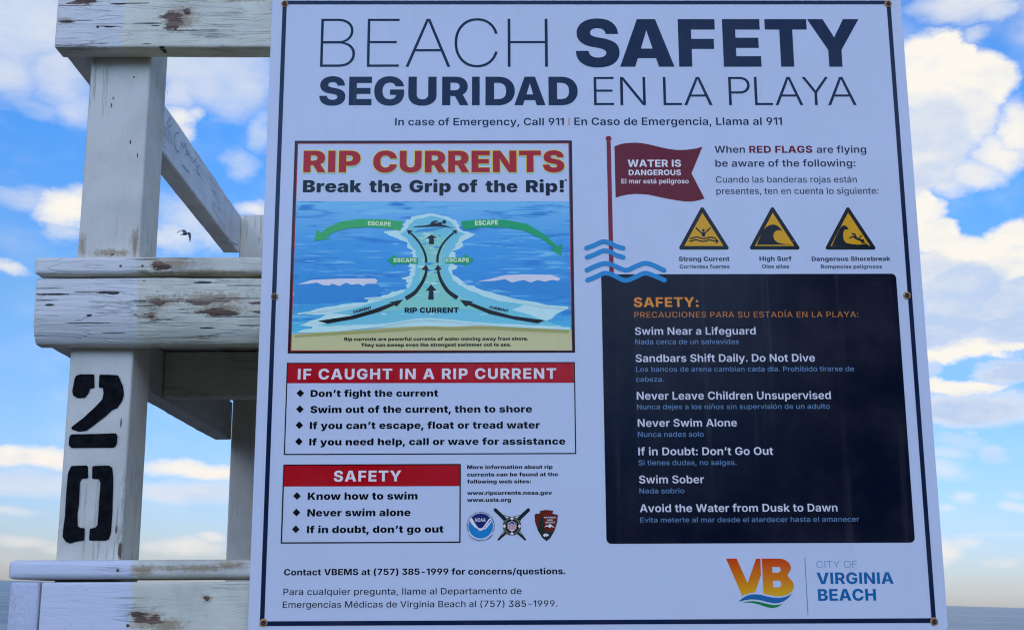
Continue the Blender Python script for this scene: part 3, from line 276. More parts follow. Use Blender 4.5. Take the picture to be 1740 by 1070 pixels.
'w':(216,[[46,0,5,140,41,140,54,86,56,77,59,67,61,56,64,45,66,33,68,20,64,20,66,33,69,45,71,56,74,67,76,77,78,86,92,140,124,140,138,86,140,77,142,67,145,56,147,45,150,33,152,20,148,20,150,33,152,45,155,56,157,67,159,77,161,86,174,140,211,140,169,0,134,0,118,56,117,62,115,68,114,74,112,81,111,87,109,94,108,101,106,107,105,114,111,114,110,107,108,101,107,94,105,87,104,81,102,74,100,67,99,61,97,56,81,0]]),
'y':(152,[[16,-50,24,-23,28,-24,32,-25,37,-26,41,-25,45,-24,48,-23,50,-20,53,-17,54,-13,55,-9,57,0,4,140,41,140,66,65,69,56,71,47,73,38,75,29,77,20,79,10,71,10,73,20,75,29,78,38,80,47,83,56,85,65,111,140,148,140,88,-17,85,-25,81,-31,77,-37,72,-42,67,-46,61,-49,54,-51,47,-53,38,-53,34,-53,29,-53,25,-52,21,-51,18,-51]]),
'á':(148,[[56,-3,47,-2,39,-1,32,2,25,6,20,10,15,16,12,23,10,31,9,39,10,47,11,53,13,59,17,64,21,68,25,71,31,74,36,76,42,78,49,80,55,81,62,82,70,83,76,83,82,84,86,85,90,86,93,87,95,89,96,91,96,94,96,95,96,99,95,103,94,106,92,109,89,111,86,113,82,114,78,115,73,115,68,115,64,114,60,113,56,111,53,109,50,107,48,104,46,101,45,98,13,104,16,112,20,119,26,125,32,130,39,134,46,137,55,140,64,141,73,142,80,141,87,140,94,139,100,137,107,134,112,131,118,127,122,122,126,116,129,110,130,102,131,94,131,0,98,0,98,19,97,19,94,15,91,12,88,8,84,5,80,2,74,0,69,-2,63,-2],[65,22,71,23,77,24,82,26,86,29,90,32,93,36,95,41,96,45,97,50,97,66,95,65,94,64,91,64,89,63,86,62,83,62,80,61,77,61,75,60,72,60,69,60,67,59,62,59,58,57,54,56,51,54,48,52,46,50,44,47,43,44,42,40,43,36,44,33,45,30,47,28,50,26,53,24,57,23,61,22],[60,158,77,196,110,196,85,158]]),
'’':(77,[[21,110,32,186,67,186,44,110]]),
}),
'k':(6,{
' ':(92,[]),
'!':(130,[[35,78,30,248,100,248,95,78],[65,-4,55,-3,46,0,39,5,34,12,30,20,29,29,30,39,34,47,39,53,46,58,55,61,65,62,75,61,84,58,91,53,96,47,100,39,101,29,100,20,96,12,91,5,84,0,75,-3]]),
',':(92,[[2,-71,17,40,80,40,46,-71]]),
'.':(92,[[46,-4,37,-3,28,0,21,6,16,13,13,21,12,30,13,39,16,47,21,54,28,59,37,63,46,64,55,63,63,59,70,54,76,47,79,39,80,30,79,21,76,13,70,6,63,0,55,-3]]),
':':(92,[[46,-4,37,-3,28,0,21,6,16,13,13,21,12,30,13,39,16,47,21,54,28,59,37,63,46,64,55,63,63,59,70,54,76,47,79,39,80,30,79,21,76,13,70,6,63,0,55,-3],[46,110,37,111,28,114,21,120,16,127,13,135,12,144,13,153,16,161,21,168,28,174,37,177,46,178,55,177,63,174,70,168,76,161,79,153,80,144,79,135,76,127,70,120,63,114,55,111]]),
'A':(271,[[8,0,88,248,180,248,264,0,187,0,158,96,152,117,147,139,141,161,136,184,130,206,126,228,141,228,136,206,131,184,127,161,122,139,116,117,110,96,83,0],[67,48,67,98,204,98,204,48]]),
'B':(228,[[16,0,16,248,124,248,142,247,157,245,171,241,183,235,193,228,200,219,206,209,209,198,210,186,210,177,208,169,204,161,200,154,194,148,188,142,180,138,172,134,162,132,162,129,173,128,182,126,191,121,200,116,206,109,212,101,217,92,219,82,220,70,219,57,215,45,210,34,202,24,192,16,180,9,166,4,150,1,133,0],[83,54,115,54,125,54,134,57,140,60,145,65,148,71,149,79,149,85,147,90,145,94,142,98,138,101,134,103,128,105,122,106,116,106,83,106],[83,148,111,148,117,148,122,149,127,151,131,153,134,156,137,159,139,163,141,167,141,172,140,179,137,184,133,189,127,193,120,195,112,195,83,195]]),
'C':(255,[[131,-3,109,-2,89,3,70,11,53,23,39,37,27,54,19,75,13,98,12,124,13,150,19,174,28,194,40,211,54,226,71,237,90,245,110,250,131,252,146,251,161,249,174,245,187,241,198,235,208,227,218,219,226,209,232,198,238,185,242,172,244,158,176,158,175,163,173,168,171,172,169,176,166,180,163,183,159,186,155,189,150,190,145,192,139,193,133,193,123,192,113,189,105,185,98,178,92,171,87,161,84,150,82,138,81,124,82,110,84,97,87,86,92,77,98,69,105,63,113,59,123,56,133,55,139,56,145,56,150,58,154,60,159,62,162,65,166,68,169,72,171,76,173,81,175,86,176,91,244,91,243,80,240,69,236,58,230,48,223,37,214,28,204,19,192,12,179,5,165,0,149,-2]]),
'D':(247,[[112,0,44,0,44,57,109,57,121,58,131,60,141,63,149,68,155,75,160,84,164,95,167,108,167,124,167,140,164,154,160,165,155,173,148,180,140,185,130,188,119,190,107,191,43,191,43,248,111,248,135,247,157,242,177,233,194,222,208,208,220,191,228,171,233,149,235,124,233,99,228,77,220,58,208,40,194,26,177,15,158,7,136,2],[83,248,83,0,16,0,16,248]]),
'E':(209,[[16,0,16,248,195,248,195,194,83,194,83,152,186,152,186,99,83,99,83,54,194,54,194,0]]),
'G':(258,[[133,-3,110,-2,89,4,70,12,53,24,39,38,27,56,18,76,13,99,12,124,13,150,19,173,28,193,40,211,55,225,72,237,91,245,111,250,133,252,147,251,161,249,174,245,186,241,197,235,208,228,217,220,224,211,231,201,236,190,240,178,242,166,174,166,173,170,171,174,169,178,167,181,164,184,161,186,157,188,153,190,149,191,144,192,140,193,134,193,124,192,114,189,106,185,98,179,92,171,87,162,84,151,82,138,81,125,82,111,84,98,87,87,92,78,98,70,105,64,113,59,123,56,134,55,144,56,152,57,160,60,166,63,171,68,175,73,178,78,179,85,180,92,192,91,135,91,135,139,245,139,245,104,243,83,239,63,231,46,220,31,207,19,191,9,173,2,154,-2]]),
'I':(99,[[83,248,83,0,16,0,16,248]]),
'K':(259,[[67,44,67,100,72,111,76,120,80,129,85,137,90,146,96,154,102,163,109,174,118,184,167,248,247,248,143,120,137,123],[16,0,16,248,83,248,83,195,82,124,83,91,83,0],[172,0,112,100,155,149,252,0]]),
'M':(326,[[16,0,16,248,122,248,145,171,147,163,149,154,151,144,154,133,156,121,158,109,161,96,163,84,165,72,167,61,168,52,170,43,157,43,158,52,160,61,162,72,164,84,166,96,168,109,171,121,173,133,175,144,178,154,180,163,182,171,204,248,310,248,310,0,242,0,242,96,242,102,243,110,243,119,243,128,243,139,244,150,244,161,244,172,245,183,245,194,245,205,245,215,249,215,247,204,244,193,242,182,239,170,237,159,234,148,232,138,229,128,226,119,224,110,222,103,220,96,191,0,135,0,106,96,104,103,102,110,100,119,97,128,94,138,92,148,89,159,86,170,84,182,81,193,79,204,76,215,81,215,81,205,82,194,82,183,82,172,82,161,83,150,83,139,83,128,84,119,84,110,84,102,84,96,84,0]]),
'N':(263,[[16,0,16,248,89,248,148,151,154,142,158,134,163,126,167,117,172,107,176,98,180,87,184,75,188,62,183,62,182,71,181,82,181,93,180,105,179,117,178,128,178,139,177,149,177,157,177,248,247,248,247,0,173,0,118,91,112,101,107,110,102,120,97,129,93,138,88,148,83,159,78,170,73,183,80,183,81,171,82,159,83,148,83,137,84,126,85,116,85,106,85,98,85,91,85,0]]),
'P':(224,[[16,0,16,248,123,248,141,247,157,243,171,237,184,229,195,219,204,207,210,193,214,177,215,160,214,143,210,128,204,114,195,102,184,92,170,84,155,78,139,75,121,74,57,74,57,126,107,126,115,126,121,128,128,130,133,133,137,137,140,142,143,148,144,154,145,160,145,167,143,173,140,179,137,183,133,187,128,190,121,193,115,194,107,194,83,194,83,0]]),
'R':(228,[[16,0,16,248,123,248,141,247,157,244,171,238,184,231,195,221,204,209,210,196,214,181,215,164,214,147,210,132,204,119,195,108,184,99,170,91,155,86,139,83,121,82,57,82,57,134,107,134,115,135,121,136,128,137,133,140,137,143,140,147,143,152,144,157,145,164,145,171,143,176,140,181,137,185,133,189,128,191,121,193,115,194,107,194,83,194,83,0],[150,0,90,114,161,114,224,0]]),
'S':(227,[[117,-3,96,-2,78,1,61,7,46,14,33,24,23,36,16,51,11,68,10,87,74,87,75,80,77,74,79,68,83,63,88,59,94,56,100,54,108,53,116,52,123,53,129,54,134,55,139,57,142,59,145,62,147,66,149,69,149,73,149,77,147,80,145,83,143,86,139,89,134,91,128,93,120,95,112,97,87,103,66,108,49,116,35,127,24,139,18,155,16,173,17,188,22,202,29,214,38,225,50,234,64,242,80,247,97,251,116,252,136,251,153,247,168,242,182,234,193,225,202,213,209,200,213,186,214,171,150,171,148,178,145,184,141,190,134,193,126,196,116,196,110,196,104,195,99,194,95,192,92,190,90,187,88,184,87,181,86,177,87,174,88,170,90,167,92,164,96,162,101,159,106,157,112,155,120,154,140,149,153,146,165,142,175,138,184,133,193,127,199,121,205,114,210,107,213,100,216,91,217,83,218,73,216,58,212,44,206,32,196,21,185,13,171,6,155,1,137,-2]]),
'T':(234,[[9,194,9,248,225,248,225,194,151,194,151,0,84,0,84,194]]),
'U':(246,[[123,-3,103,-2,84,2,67,8,52,17,40,27,29,40,22,55,17,71,16,89,16,248,83,248,83,95,84,88,86,81,88,74,92,69,97,64,103,60,109,58,116,56,123,55,130,56,137,58,144,60,149,64,154,69,158,74,161,81,162,88,163,95,163,248,230,248,230,89,229,71,224,55,217,40,207,27,194,17,179,8,162,2,143,-2]]),
'a':(204,[[69,-3,58,-2,47,0,37,3,29,8,22,14,16,21,12,30,9,40,8,51,9,61,11,70,14,78,17,84,22,90,28,95,35,100,42,103,50,106,58,108,67,110,77,111,86,112,95,112,102,114,107,115,112,116,115,118,118,121,119,124,120,127,120,128,119,131,119,133,117,136,115,138,113,140,110,141,107,142,103,142,99,143,95,142,91,142,87,141,84,139,81,138,79,135,77,133,75,130,74,126,14,132,16,142,21,152,27,160,34,168,44,175,55,181,68,185,83,188,100,189,112,188,124,187,136,184,146,180,155,176,163,171,170,165,176,159,181,152,184,144,186,136,187,128,187,0,124,0,124,26,123,26,119,20,114,14,109,9,104,6,98,2,91,0,84,-2,77,-3],[91,39,96,40,100,41,105,42,109,45,113,48,116,52,118,56,120,61,120,66,120,81,119,81,117,80,115,79,113,79,110,78,108,78,106,77,104,76,101,76,99,76,96,75,94,75,89,74,85,72,81,71,78,69,76,67,74,64,72,61,72,58,71,55,72,52,72,49,74,47,76,44,78,43,81,41,84,40,87,40]]),
'b':(220,[[137,-2,128,-2,121,0,113,2,107,5,101,9,96,14,92,19,88,25,85,31,83,31,83,0,17,0,17,248,84,248,84,154,85,154,88,160,91,166,96,171,101,176,107,180,113,184,120,187,128,188,137,189,149,188,161,184,172,179,183,171,192,161,200,148,205,132,209,114,210,93,209,73,206,55,200,40,193,27,184,16,173,8,162,2,150,-1],[112,49,118,50,123,51,128,54,132,58,135,63,138,69,139,76,141,84,141,93,141,102,139,110,138,117,135,123,132,128,128,132,123,135,118,137,112,137,106,137,101,135,96,132,92,128,89,123,86,117,84,110,83,102,82,93,83,84,84,77,86,70,89,64,92,59,96,54,101,51,106,50]]),
'c':(206,[[107,-3,87,-2,70,2,55,9,41,18,30,29,22,42,15,58,12,74,10,93,12,111,15,128,22,143,30,156,41,167,55,177,70,183,87,187,107,189,119,188,131,186,142,184,152,180,161,175,169,169,176,163,182,155,187,147,191,138,194,128,196,118,134,109,133,113,132,118,131,122,129,125,127,128,125,131,123,133,120,135,118,137,115,138,111,138,108,139,102,138,97,136,92,134,88,130,85,125,82,118,80,111,79,103,79,93,79,83,80,75,82,68,85,61,88,56,92,52,97,49,102,47,108,47,111,47,115,48,118,49,120,50,123,52,125,55,128,57,129,61,131,64,132,68,134,73,134,78,196,69,194,58,191,48,187,39,182,30,176,23,169,16,161,10,152,5,142,2,131,-1,119,-3]]),
'd':(220,[[84,-2,71,-1,59,2,47,8,37,16,28,27,20,40,15,55,11,73,10,93,12,114,15,132,21,148,29,161,38,171,48,179,59,184,71,188,83,189,92,188,100,187,107,184,114,180,120,176,125,171,129,166,133,160,135,154,136,154,136,248,203,248,203,0,137,0,137,31,135,31,132,25,129,19,124,14,119,9,113,5,107,2,100,0,92,-2],[108,49,114,50,119,51,124,54,128,59,132,64,134,70,136,77,138,84,138,93,138,102,136,110,134,117,132,123,128,128,124,132,119,135,114,137,108,137,103,137,97,135,93,132,89,128,85,123,83,117,81,110,80,102,79,93,80,84,81,76,83,69,85,63,89,58,93,54,97,51,103,50]]),
'e':(207,[[106,-3,87,-2,70,2,55,8,42,17,31,28,22,41,15,56,12,74,10,93,12,111,15,128,22,143,31,156,42,168,55,177,70,183,86,187,105,189,118,188,131,186,143,182,154,177,164,171,172,163,180,154,186,144,191,133,194,121,197,107,197,93,197,78,31,78,31,114,166,114,135,107,134,114,133,120,131,126,129,131,125,134,122,138,117,140,111,141,105,142,99,141,94,140,89,138,85,134,82,131,79,126,77,120,76,114,76,107,76,80,76,72,78,65,80,60,83,55,87,51,91,48,96,45,102,44,108,44,112,44,116,45,120,46,124,47,127,49,130,51,132,54,134,57,136,60,195,51,191,41,185,31,178,22,170,15,160,8,148,3,136,0,122,-3]]),
'f':(144,[[135,186,135,138,3,138,3,186],[33,0,33,192,34,206,37,219,41,230,47,239,55,247,64,252,75,257,87,259,100,260,108,260,116,259,125,258,132,257,138,256,142,255,133,207,130,207,127,208,124,208,121,209,118,209,116,209,110,209,106,207,103,205,101,202,100,198,100,194,100,0]]),
'g':(221,[[106,-74,90,-73,75,-71,61,-67,49,-62,39,-56,31,-49,24,-41,19,-32,16,-21,75,-13,76,-16,78,-19,80,-21,83,-23,87,-25,91,-27,95,-28,100,-28,106,-29,116,-28,124,-25,130,-22,134,-16,137,-9,138,0,138,32,133,32,130,26,127,21,123,16,118,12,112,9,106,6,99,4,92,3,84,2,71,3,59,6,47,12,37,19,28,29,20,41,15,56,11,73,10,93,12,114,15,132,21,148,29,161,38,171,48,179,59,184,71,188,83,189,92,188,100,187,108,184,114,180,120,176,125,171,130,166,133,160,136,154,138,154,138,186,204,186,204,7,203,-10,199,-24,192,-37,182,-48,171,-57,158,-64,142,-70,125,-73],[108,50,114,51,120,52,124,55,128,59,132,64,134,70,136,77,138,84,138,93,138,102,136,110,134,117,132,123,128,128,124,132,120,135,114,137,108,137,103,137,97,135,93,132,89,128,85,123,83,117,81,110,80,102,79,93,80,84,81,77,83,70,85,64,89,59,93,55,97,52,103,51]]),
'h':(222,[[84,105,84,0,17,0,17,248,82,248,82,139,79,139,84,152,91,164,100,174,111,182,124,187,140,189,152,188,164,185,174,180,183,173,191,165,197,155,201,144,204,132,205,119,205,0,138,0,138,105,137,113,135,120,131,126,125,131,119,133,111,134,106,134,101,133,97,131,93,128,90,125,87,121,85,116,84,111]]),
'i':(101,[[17,0,17,186,84,186,84,0],[50,205,42,206,34,209,27,214,22,221,18,228,17,236,18,244,22,251,27,258,34,263,42,266,50,267,59,266,67,263,74,258,79,251,82,244,83,236,82,228,79,221,74,214,67,209,59,206]]),
'k':(207,[[77,44,77,124,86,124,131,186,207,186,131,89,112,89],[17,0,17,248,84,248,84,0],[132,0,89,74,133,121,208,0]]),
'l':(101,[[84,248,84,0,17,0,17,248]]),
'm':(322,[[17,0,17,186,78,186,82,136,78,136,81,148,86,158,91,167,97,174,104,179,111,183,119,186,127,188,136,189,148,187,159,183,168,176,175,165,182,150,188,131,180,131,184,144,189,155,195,165,202,172,210,179,218,183,227,186,236,188,245,189,256,188,267,185,276,181,285,175,292,168,297,159,302,149,304,138,305,126,305,0,238,0,238,109,237,116,235,123,232,128,227,132,222,134,215,135,211,134,207,133,203,132,200,129,198,126,196,123,194,118,193,114,193,109,193,0,129,0,129,109,128,116,126,123,123,128,118,132,113,134,106,135,102,134,98,133,94,132,91,129,89,126,87,123,85,118,84,114,84,109,84,0]]),
'n':(222,[[84,105,84,0,17,0,17,186,80,186,81,139,79,139,84,152,91,164,100,174,111,182,124,187,140,189,152,188,164,185,174,180,183,173,191,165,197,155,201,144,204,132,205,119,205,0,138,0,138,105,137,113,135,120,131,126,125,131,119,133,111,134,106,134,101,133,97,131,93,128,90,125,87,121,85,116,84,111]]),
'o':(213,[[107,-3,88,-2,70,2,55,9,42,18,31,29,22,42,15,58,12,74,10,93,12,111,15,128,22,143,30,156,42,167,55,177,70,183,88,187,107,189,126,187,143,183,159,177,172,167,183,156,192,143,198,128,202,111,203,93,202,74,198,58,192,42,183,29,172,18,159,9,143,2,126,-2],[107,47,112,47,117,49,122,52,126,56,129,62,131,68,133,75,134,84,135,93,134,102,133,111,131,118,129,124,126,129,122,133,117,136,112,138,107,139,101,138,96,136,92,133,88,129,85,124,82,118,80,111,79,102,79,93,79,84,80,75,82,68,85,62,88,56,92,52,96,49,101,47]]),
'p':(220,[[17,-70,17,186,83,186,83,154,85,154,88,160,91,166,96,171,101,176,107,180,113,184,120,187,128,188,137,189,149,188,161,184,172,179,183,171,192,161,200,148,205,132,209,114,210,93,209,73,206,55,200,40,193,27,184,16,173,8,162,2,150,-1,137,-2,128,-2,121,0,113,2,107,5,101,9,96,14,92,19,88,25,85,31,84,31,84,-70],[112,49,118,50,123,51,128,54,132,58,135,63,138,69,139,76,141,84,141,93,141,102,139,110,138,117,135,123,132,128,128,132,123,135,118,137,112,137,106,137,101,135,96,132,92,128,89,123,86,117,84,110,83,102,82,93,83,84,84,77,86,70,89,64,92,59,96,54,101,51,106,50]]),
'r':(148,[[17,0,17,186,82,186,82,151,84,151,88,163,93,172,100,180,108,185,117,188,126,189,129,189,132,188,135,188,138,187,140,187,143,186,143,129,139,130,135,131,131,132,126,132,122,132,118,132,112,132,106,130,101,128,96,125,92,120,88,116,86,110,84,104,84,97,84,0]]),
's':(201,[[100,-3,84,-3,69,0,55,4,43,9,33,16,24,24,17,34,12,44,9,56,71,65,73,58,77,52,82,48,87,45,94,43,103,42,109,42,114,43,118,45,122,47,123,50,124,54,123,57,122,60,119,62,115,64,109,66,103,67,70,73,52,78,38,84,27,92,19,102,15,114,13,128,14,140,18,151,23,161,31,169,41,176,53,182,67,186,82,188,99,189,115,188,129,186,142,182,154,177,164,171,172,164,178,155,183,146,186,135,127,126,125,132,122,136,118,140,112,142,107,144,100,144,95,144,90,143,86,141,82,139,80,136,80,132,80,129,81,127,83,124,86,122,91,120,97,119,135,112,153,108,167,102,178,95,186,86,190,75,192,62,191,49,187,37,180,27,171,18,160,11,148,5,133,0,117,-2]]),
't':(136,[[126,186,126,138,3,138,3,186],[27,231,94,231,94,60,94,56,95,53,97,51,99,49,103,48,107,48,109,48,112,48,115,49,119,49,121,50,123,50,131,2,123,1,116,-1,109,-2,103,-2,96,-3,90,-3,71,-1,55,4,43,12,34,23,29,37,27,54]]),
'u':(222,[[82,-2,69,-1,58,2,48,7,39,13,31,22,25,32,21,43,18,55,17,68,17,186,84,186,84,82,85,73,87,66,91,60,96,56,103,53,111,52,116,52,121,54,125,56,129,58,132,62,134,66,136,71,137,76,138,82,138,186,205,186,205,0,142,0,140,48,142,48,137,34,131,22,122,12,111,4,98,-1]]),
'v':(216,[[68,0,2,186,72,186,96,101,100,89,103,76,106,63,109,49,111,35,114,20,104,20,106,35,109,49,112,63,114,76,118,89,121,101,144,186,214,186,147,0]]),
'w':(299,[[53,0,0,186,70,186,80,128,83,114,86,100,88,86,91,70,94,54,96,37,90,37,93,54,96,70,99,86,102,100,105,114,108,128,121,186,179,186,190,128,193,114,196,100,200,86,203,70,206,54,209,37,203,37,205,54,207,70,210,86,213,100,215,114,218,128,228,186,300,186,245,0,177,0,159,61,157,68,156,75,154,83,152,92,151,100,149,109,147,118,146,125,144,132,155,132,153,125,151,118,150,109,148,100,146,92,145,83,143,75,141,68,140,61,122,0]]),
'y':(217,[[17,-65,32,-17,40,-19,48,-21,54,-21,60,-21,64,-20,68,-18,71,-16,73,-13,74,-9,73,-6,71,0,2,186,72,186,96,101,100,89,103,76,105,63,107,49,109,35,112,20,100,20,103,35,106,49,109,63,112,76,115,89,119,101,146,186,215,186,138,-17,134,-27,129,-36,123,-44,116,-52,107,-58,98,-64,87,-68,74,-70,59,-71,51,-71,44,-70,36,-69,29,-68,23,-67]]),
'’':(120,[[28,137,43,248,106,248,72,137]]),
}),
'b':(8,{
' ':(69,[]),
'(':(100,[[17,76,17,90,19,104,21,119,24,134,28,148,32,162,37,175,43,187,49,198,89,198,83,185,78,171,74,157,70,143,67,130,64,116,62,102,61,89,61,76,61,65,62,54,63,43,66,32,69,20,72,8,77,-5,82,-19,89,-35,49,-35,39,-17,31,1,25,19,20,38,18,57]]),
')':(100,[[11,-35,18,-19,23,-5,28,8,31,20,34,32,37,43,38,54,39,65,39,76,39,89,38,102,36,116,33,130,30,143,26,157,22,171,17,185,11,198,51,198,57,187,63,175,68,162,72,148,76,134,79,119,81,104,83,90,83,76,82,57,80,38,75,19,69,1,61,-17,51,-35]]),
'-':(165,[[125,92,125,59,40,59,40,92]]),
'.':(69,[[35,-3,28,-2,23,0,18,4,14,9,12,14,11,21,12,27,14,32,18,37,23,41,28,43,35,44,41,43,46,41,51,37,55,32,57,27,58,21,57,14,55,9,51,4,46,0,41,-2]]),
'/':(102,[[99,195,39,-28,3,-28,63,195]]),
'1':(110,[[94,186,94,0,51,0,51,148,49,148,8,119,8,158,49,186]]),
'3':(165,[[81,-2,68,-2,55,1,44,5,34,10,25,17,18,25,13,34,10,43,9,54,52,54,53,50,54,46,57,43,60,40,63,38,67,36,71,34,76,33,81,33,87,33,92,34,96,36,100,38,103,41,106,45,108,49,109,53,109,59,109,63,108,68,106,72,103,75,99,79,95,81,90,83,84,84,77,85,55,85,55,113,96,150,96,151,18,151,18,186,147,186,147,155,84,98,84,108,98,109,110,108,121,105,131,100,139,93,146,85,151,76,154,66,155,55,154,44,151,34,145,25,138,17,129,10,119,5,107,1,95,-2]]),
'5':(165,[[81,-2,68,-2,56,1,45,5,36,10,27,17,21,25,16,34,12,44,11,54,54,54,54,50,55,46,58,42,60,39,64,36,68,34,72,32,76,32,81,31,87,32,92,33,96,35,101,38,104,41,107,46,109,51,110,56,111,62,110,68,109,73,107,78,104,82,100,86,96,89,92,91,86,92,81,93,75,92,70,91,65,89,61,86,57,83,54,79,16,86,24,186,142,186,142,151,60,151,55,106,56,106,60,111,65,115,71,119,78,121,86,123,95,124,103,123,110,122,118,119,124,116,131,112,136,107,141,101,145,94,148,87,151,80,152,71,153,63,152,51,149,39,144,29,137,20,129,12,119,6,107,1,95,-2]]),
'7':(165,[[29,0,104,150,104,151,16,151,16,186,149,186,149,151,74,0]]),
'8':(165,[[83,-2,69,-2,56,1,44,4,34,10,25,16,18,23,12,32,9,41,8,50,9,58,11,65,14,71,18,78,23,83,29,88,35,91,42,94,50,96,50,97,40,100,32,105,25,112,19,120,16,129,15,139,16,148,19,156,24,164,30,171,38,177,48,182,58,186,70,188,83,189,95,188,107,186,117,182,127,177,135,171,141,164,146,156,149,148,150,139,149,129,146,120,140,112,133,105,125,100,116,97,116,96,123,94,130,91,136,88,142,83,147,78,151,71,155,65,156,58,157,50,156,41,153,32,147,23,140,16,131,10,121,4,109,1,96,-2],[83,29,88,29,93,30,98,32,102,34,105,37,108,41,110,45,111,49,111,54,111,59,110,63,108,67,105,71,101,74,97,76,93,78,88,79,83,79,77,79,72,78,68,76,64,74,60,71,58,67,55,63,54,59,54,54,54,49,55,45,57,41,60,37,64,34,68,32,72,30,77,29],[83,110,87,111,91,112,95,113,99,116,102,118,104,122,106,125,107,129,108,134,107,138,106,142,104,146,102,149,99,151,96,154,92,155,87,156,83,156,78,156,74,155,70,154,66,151,63,149,61,146,59,142,58,138,58,134,58,129,59,125,61,122,63,118,66,116,70,113,74,112,78,111]]),
'9':(165,[[82,189,94,188,106,185,117,181,127,176,135,169,143,160,148,150,151,138,152,125,152,115,150,105,147,96,142,86,136,75,129,64,86,0,43,0,100,84,113,84,111,81,108,78,104,76,100,73,95,71,90,69,84,67,78,67,71,66,60,67,50,69,41,73,33,78,26,85,20,93,16,102,14,113,13,124,14,137,17,148,22,158,28,167,37,175,46,181,57,185,69,188],[82,155,77,155,72,153,67,151,63,148,60,145,57,141,55,136,54,131,53,125,54,120,55,115,57,110,60,106,63,102,67,99,72,97,77,96,82,95,88,96,92,97,97,99,101,102,104,106,107,110,109,115,110,120,111,125,110,131,109,136,107,141,104,145,101,148,97,151,92,153,88,155]]),
':':(69,[[35,-3,28,-2,23,0,18,4,14,9,12,14,11,21,12,27,14,32,18,37,23,41,28,43,35,44,41,43,46,41,51,37,55,32,57,27,58,21,57,14,55,9,51,4,46,0,41,-2],[35,87,28,88,23,90,18,94,14,98,12,104,11,110,12,116,14,122,18,127,23,130,28,133,35,133,41,133,46,130,51,127,55,122,57,116,58,110,57,104,55,98,51,94,46,90,41,88]]),
'A':(196,[[6,0,68,186,126,186,191,0,142,0,115,82,111,96,107,110,104,125,100,140,96,156,92,172,102,172,98,156,94,140,91,125,87,110,83,96,80,82,54,0],[48,40,48,73,149,73,149,40]]),
'B':(170,[[15,0,15,186,92,186,105,186,116,184,126,180,135,176,142,170,148,164,151,156,154,148,155,139,154,132,153,126,150,120,147,115,143,110,138,106,133,103,127,100,120,99,120,97,127,96,134,94,141,91,147,87,152,81,156,75,159,68,161,61,162,52,161,42,159,33,154,25,149,18,141,12,132,7,122,3,110,1,97,0],[58,35,87,35,96,36,104,38,109,41,113,45,116,51,117,57,116,61,115,66,113,70,110,73,107,76,103,78,99,80,94,81,88,81,58,81],[58,109,84,109,89,110,94,110,98,112,101,114,104,116,107,119,109,123,110,126,110,131,110,137,107,142,103,146,98,149,92,151,85,151,58,151]]),
'C':(190,[[98,-2,82,-1,67,2,53,9,41,17,31,28,22,41,16,56,12,74,10,93,12,112,16,130,22,145,31,158,41,169,54,178,68,184,82,188,98,189,109,188,119,187,129,184,138,181,146,176,154,171,161,165,167,158,172,150,176,141,179,131,180,121,136,121,135,125,134,129,132,133,130,137,127,140,124,143,121,145,117,147,113,148,109,150,104,150,99,151,91,150,83,147,76,144,70,139,64,132,60,124,57,115,55,105,55,93,55,81,57,71,60,61,65,54,70,47,76,42,83,39,91,36,99,36,104,36,109,37,113,38,117,39,121,41,124,44,127,46,130,50,132,53,134,57,136,61,137,66,181,66,179,57,177,49,173,41,169,33,163,26,157,19,150,13,141,8,132,3,122,0,110,-2]]),
'D':(185,[[83,0,34,0,34,37,81,37,91,38,100,40,108,43,115,47,121,53,125,61,128,70,130,81,131,93,130,106,128,117,125,126,121,133,115,139,108,143,100,147,91,148,81,149,33,149,33,186,83,186,101,185,117,181,132,175,144,167,155,156,163,143,170,128,173,112,174,93,173,75,170,58,163,43,155,30,144,20,132,11,117,5,101,1],[58,186,58,0,15,0,15,186]]),
'E':(156,[[15,0,15,186,144,186,144,151,58,151,58,112,137,112,137,77,58,77,58,36,143,36,143,0]]),
'F':(150,[[15,0,15,186,141,186,141,151,58,151,58,103,133,103,133,68,58,68,58,0]]),
'G':(193,[[100,-2,83,-1,67,3,53,9,41,18,30,29,22,42,15,57,12,74,10,93,12,112,16,129,22,145,31,158,42,169,54,177,68,184,83,187,99,189,110,188,119,187,129,184,138,181,146,176,154,171,160,165,166,158,171,151,175,143,178,135,179,126,135,126,134,129,133,133,131,136,128,139,126,142,123,144,120,146,116,148,113,149,109,150,104,150,100,151,91,150,83,148,76,144,70,139,65,132,60,124,57,115,56,105,55,93,55,82,57,71,60,62,64,54,70,48,76,43,83,39,91,36,100,36,108,36,115,38,121,40,127,43,131,47,135,52,137,58,139,64,139,70,148,69,102,69,102,101,181,101,181,77,180,61,177,47,171,34,163,23,153,14,142,7,129,2,115,-1]]),
'H':(192,[[15,0,15,186,58,186,58,113,133,113,133,186,177,186,177,0,133,0,133,77,58,77,58,0]]),
'I':(73,[[58,186,58,0,15,0,15,186]]),
'K':(189,[[47,38,47,76,51,83,55,90,58,96,62,102,66,108,70,115,75,121,80,128,86,135,127,186,180,186,101,93,98,95],[15,0,15,186,58,186,58,140,57,90,58,69,58,0],[131,0,80,80,108,112,182,0]]),
'L':(145,[[15,0,15,186,58,186,58,36,136,36,136,0]]),
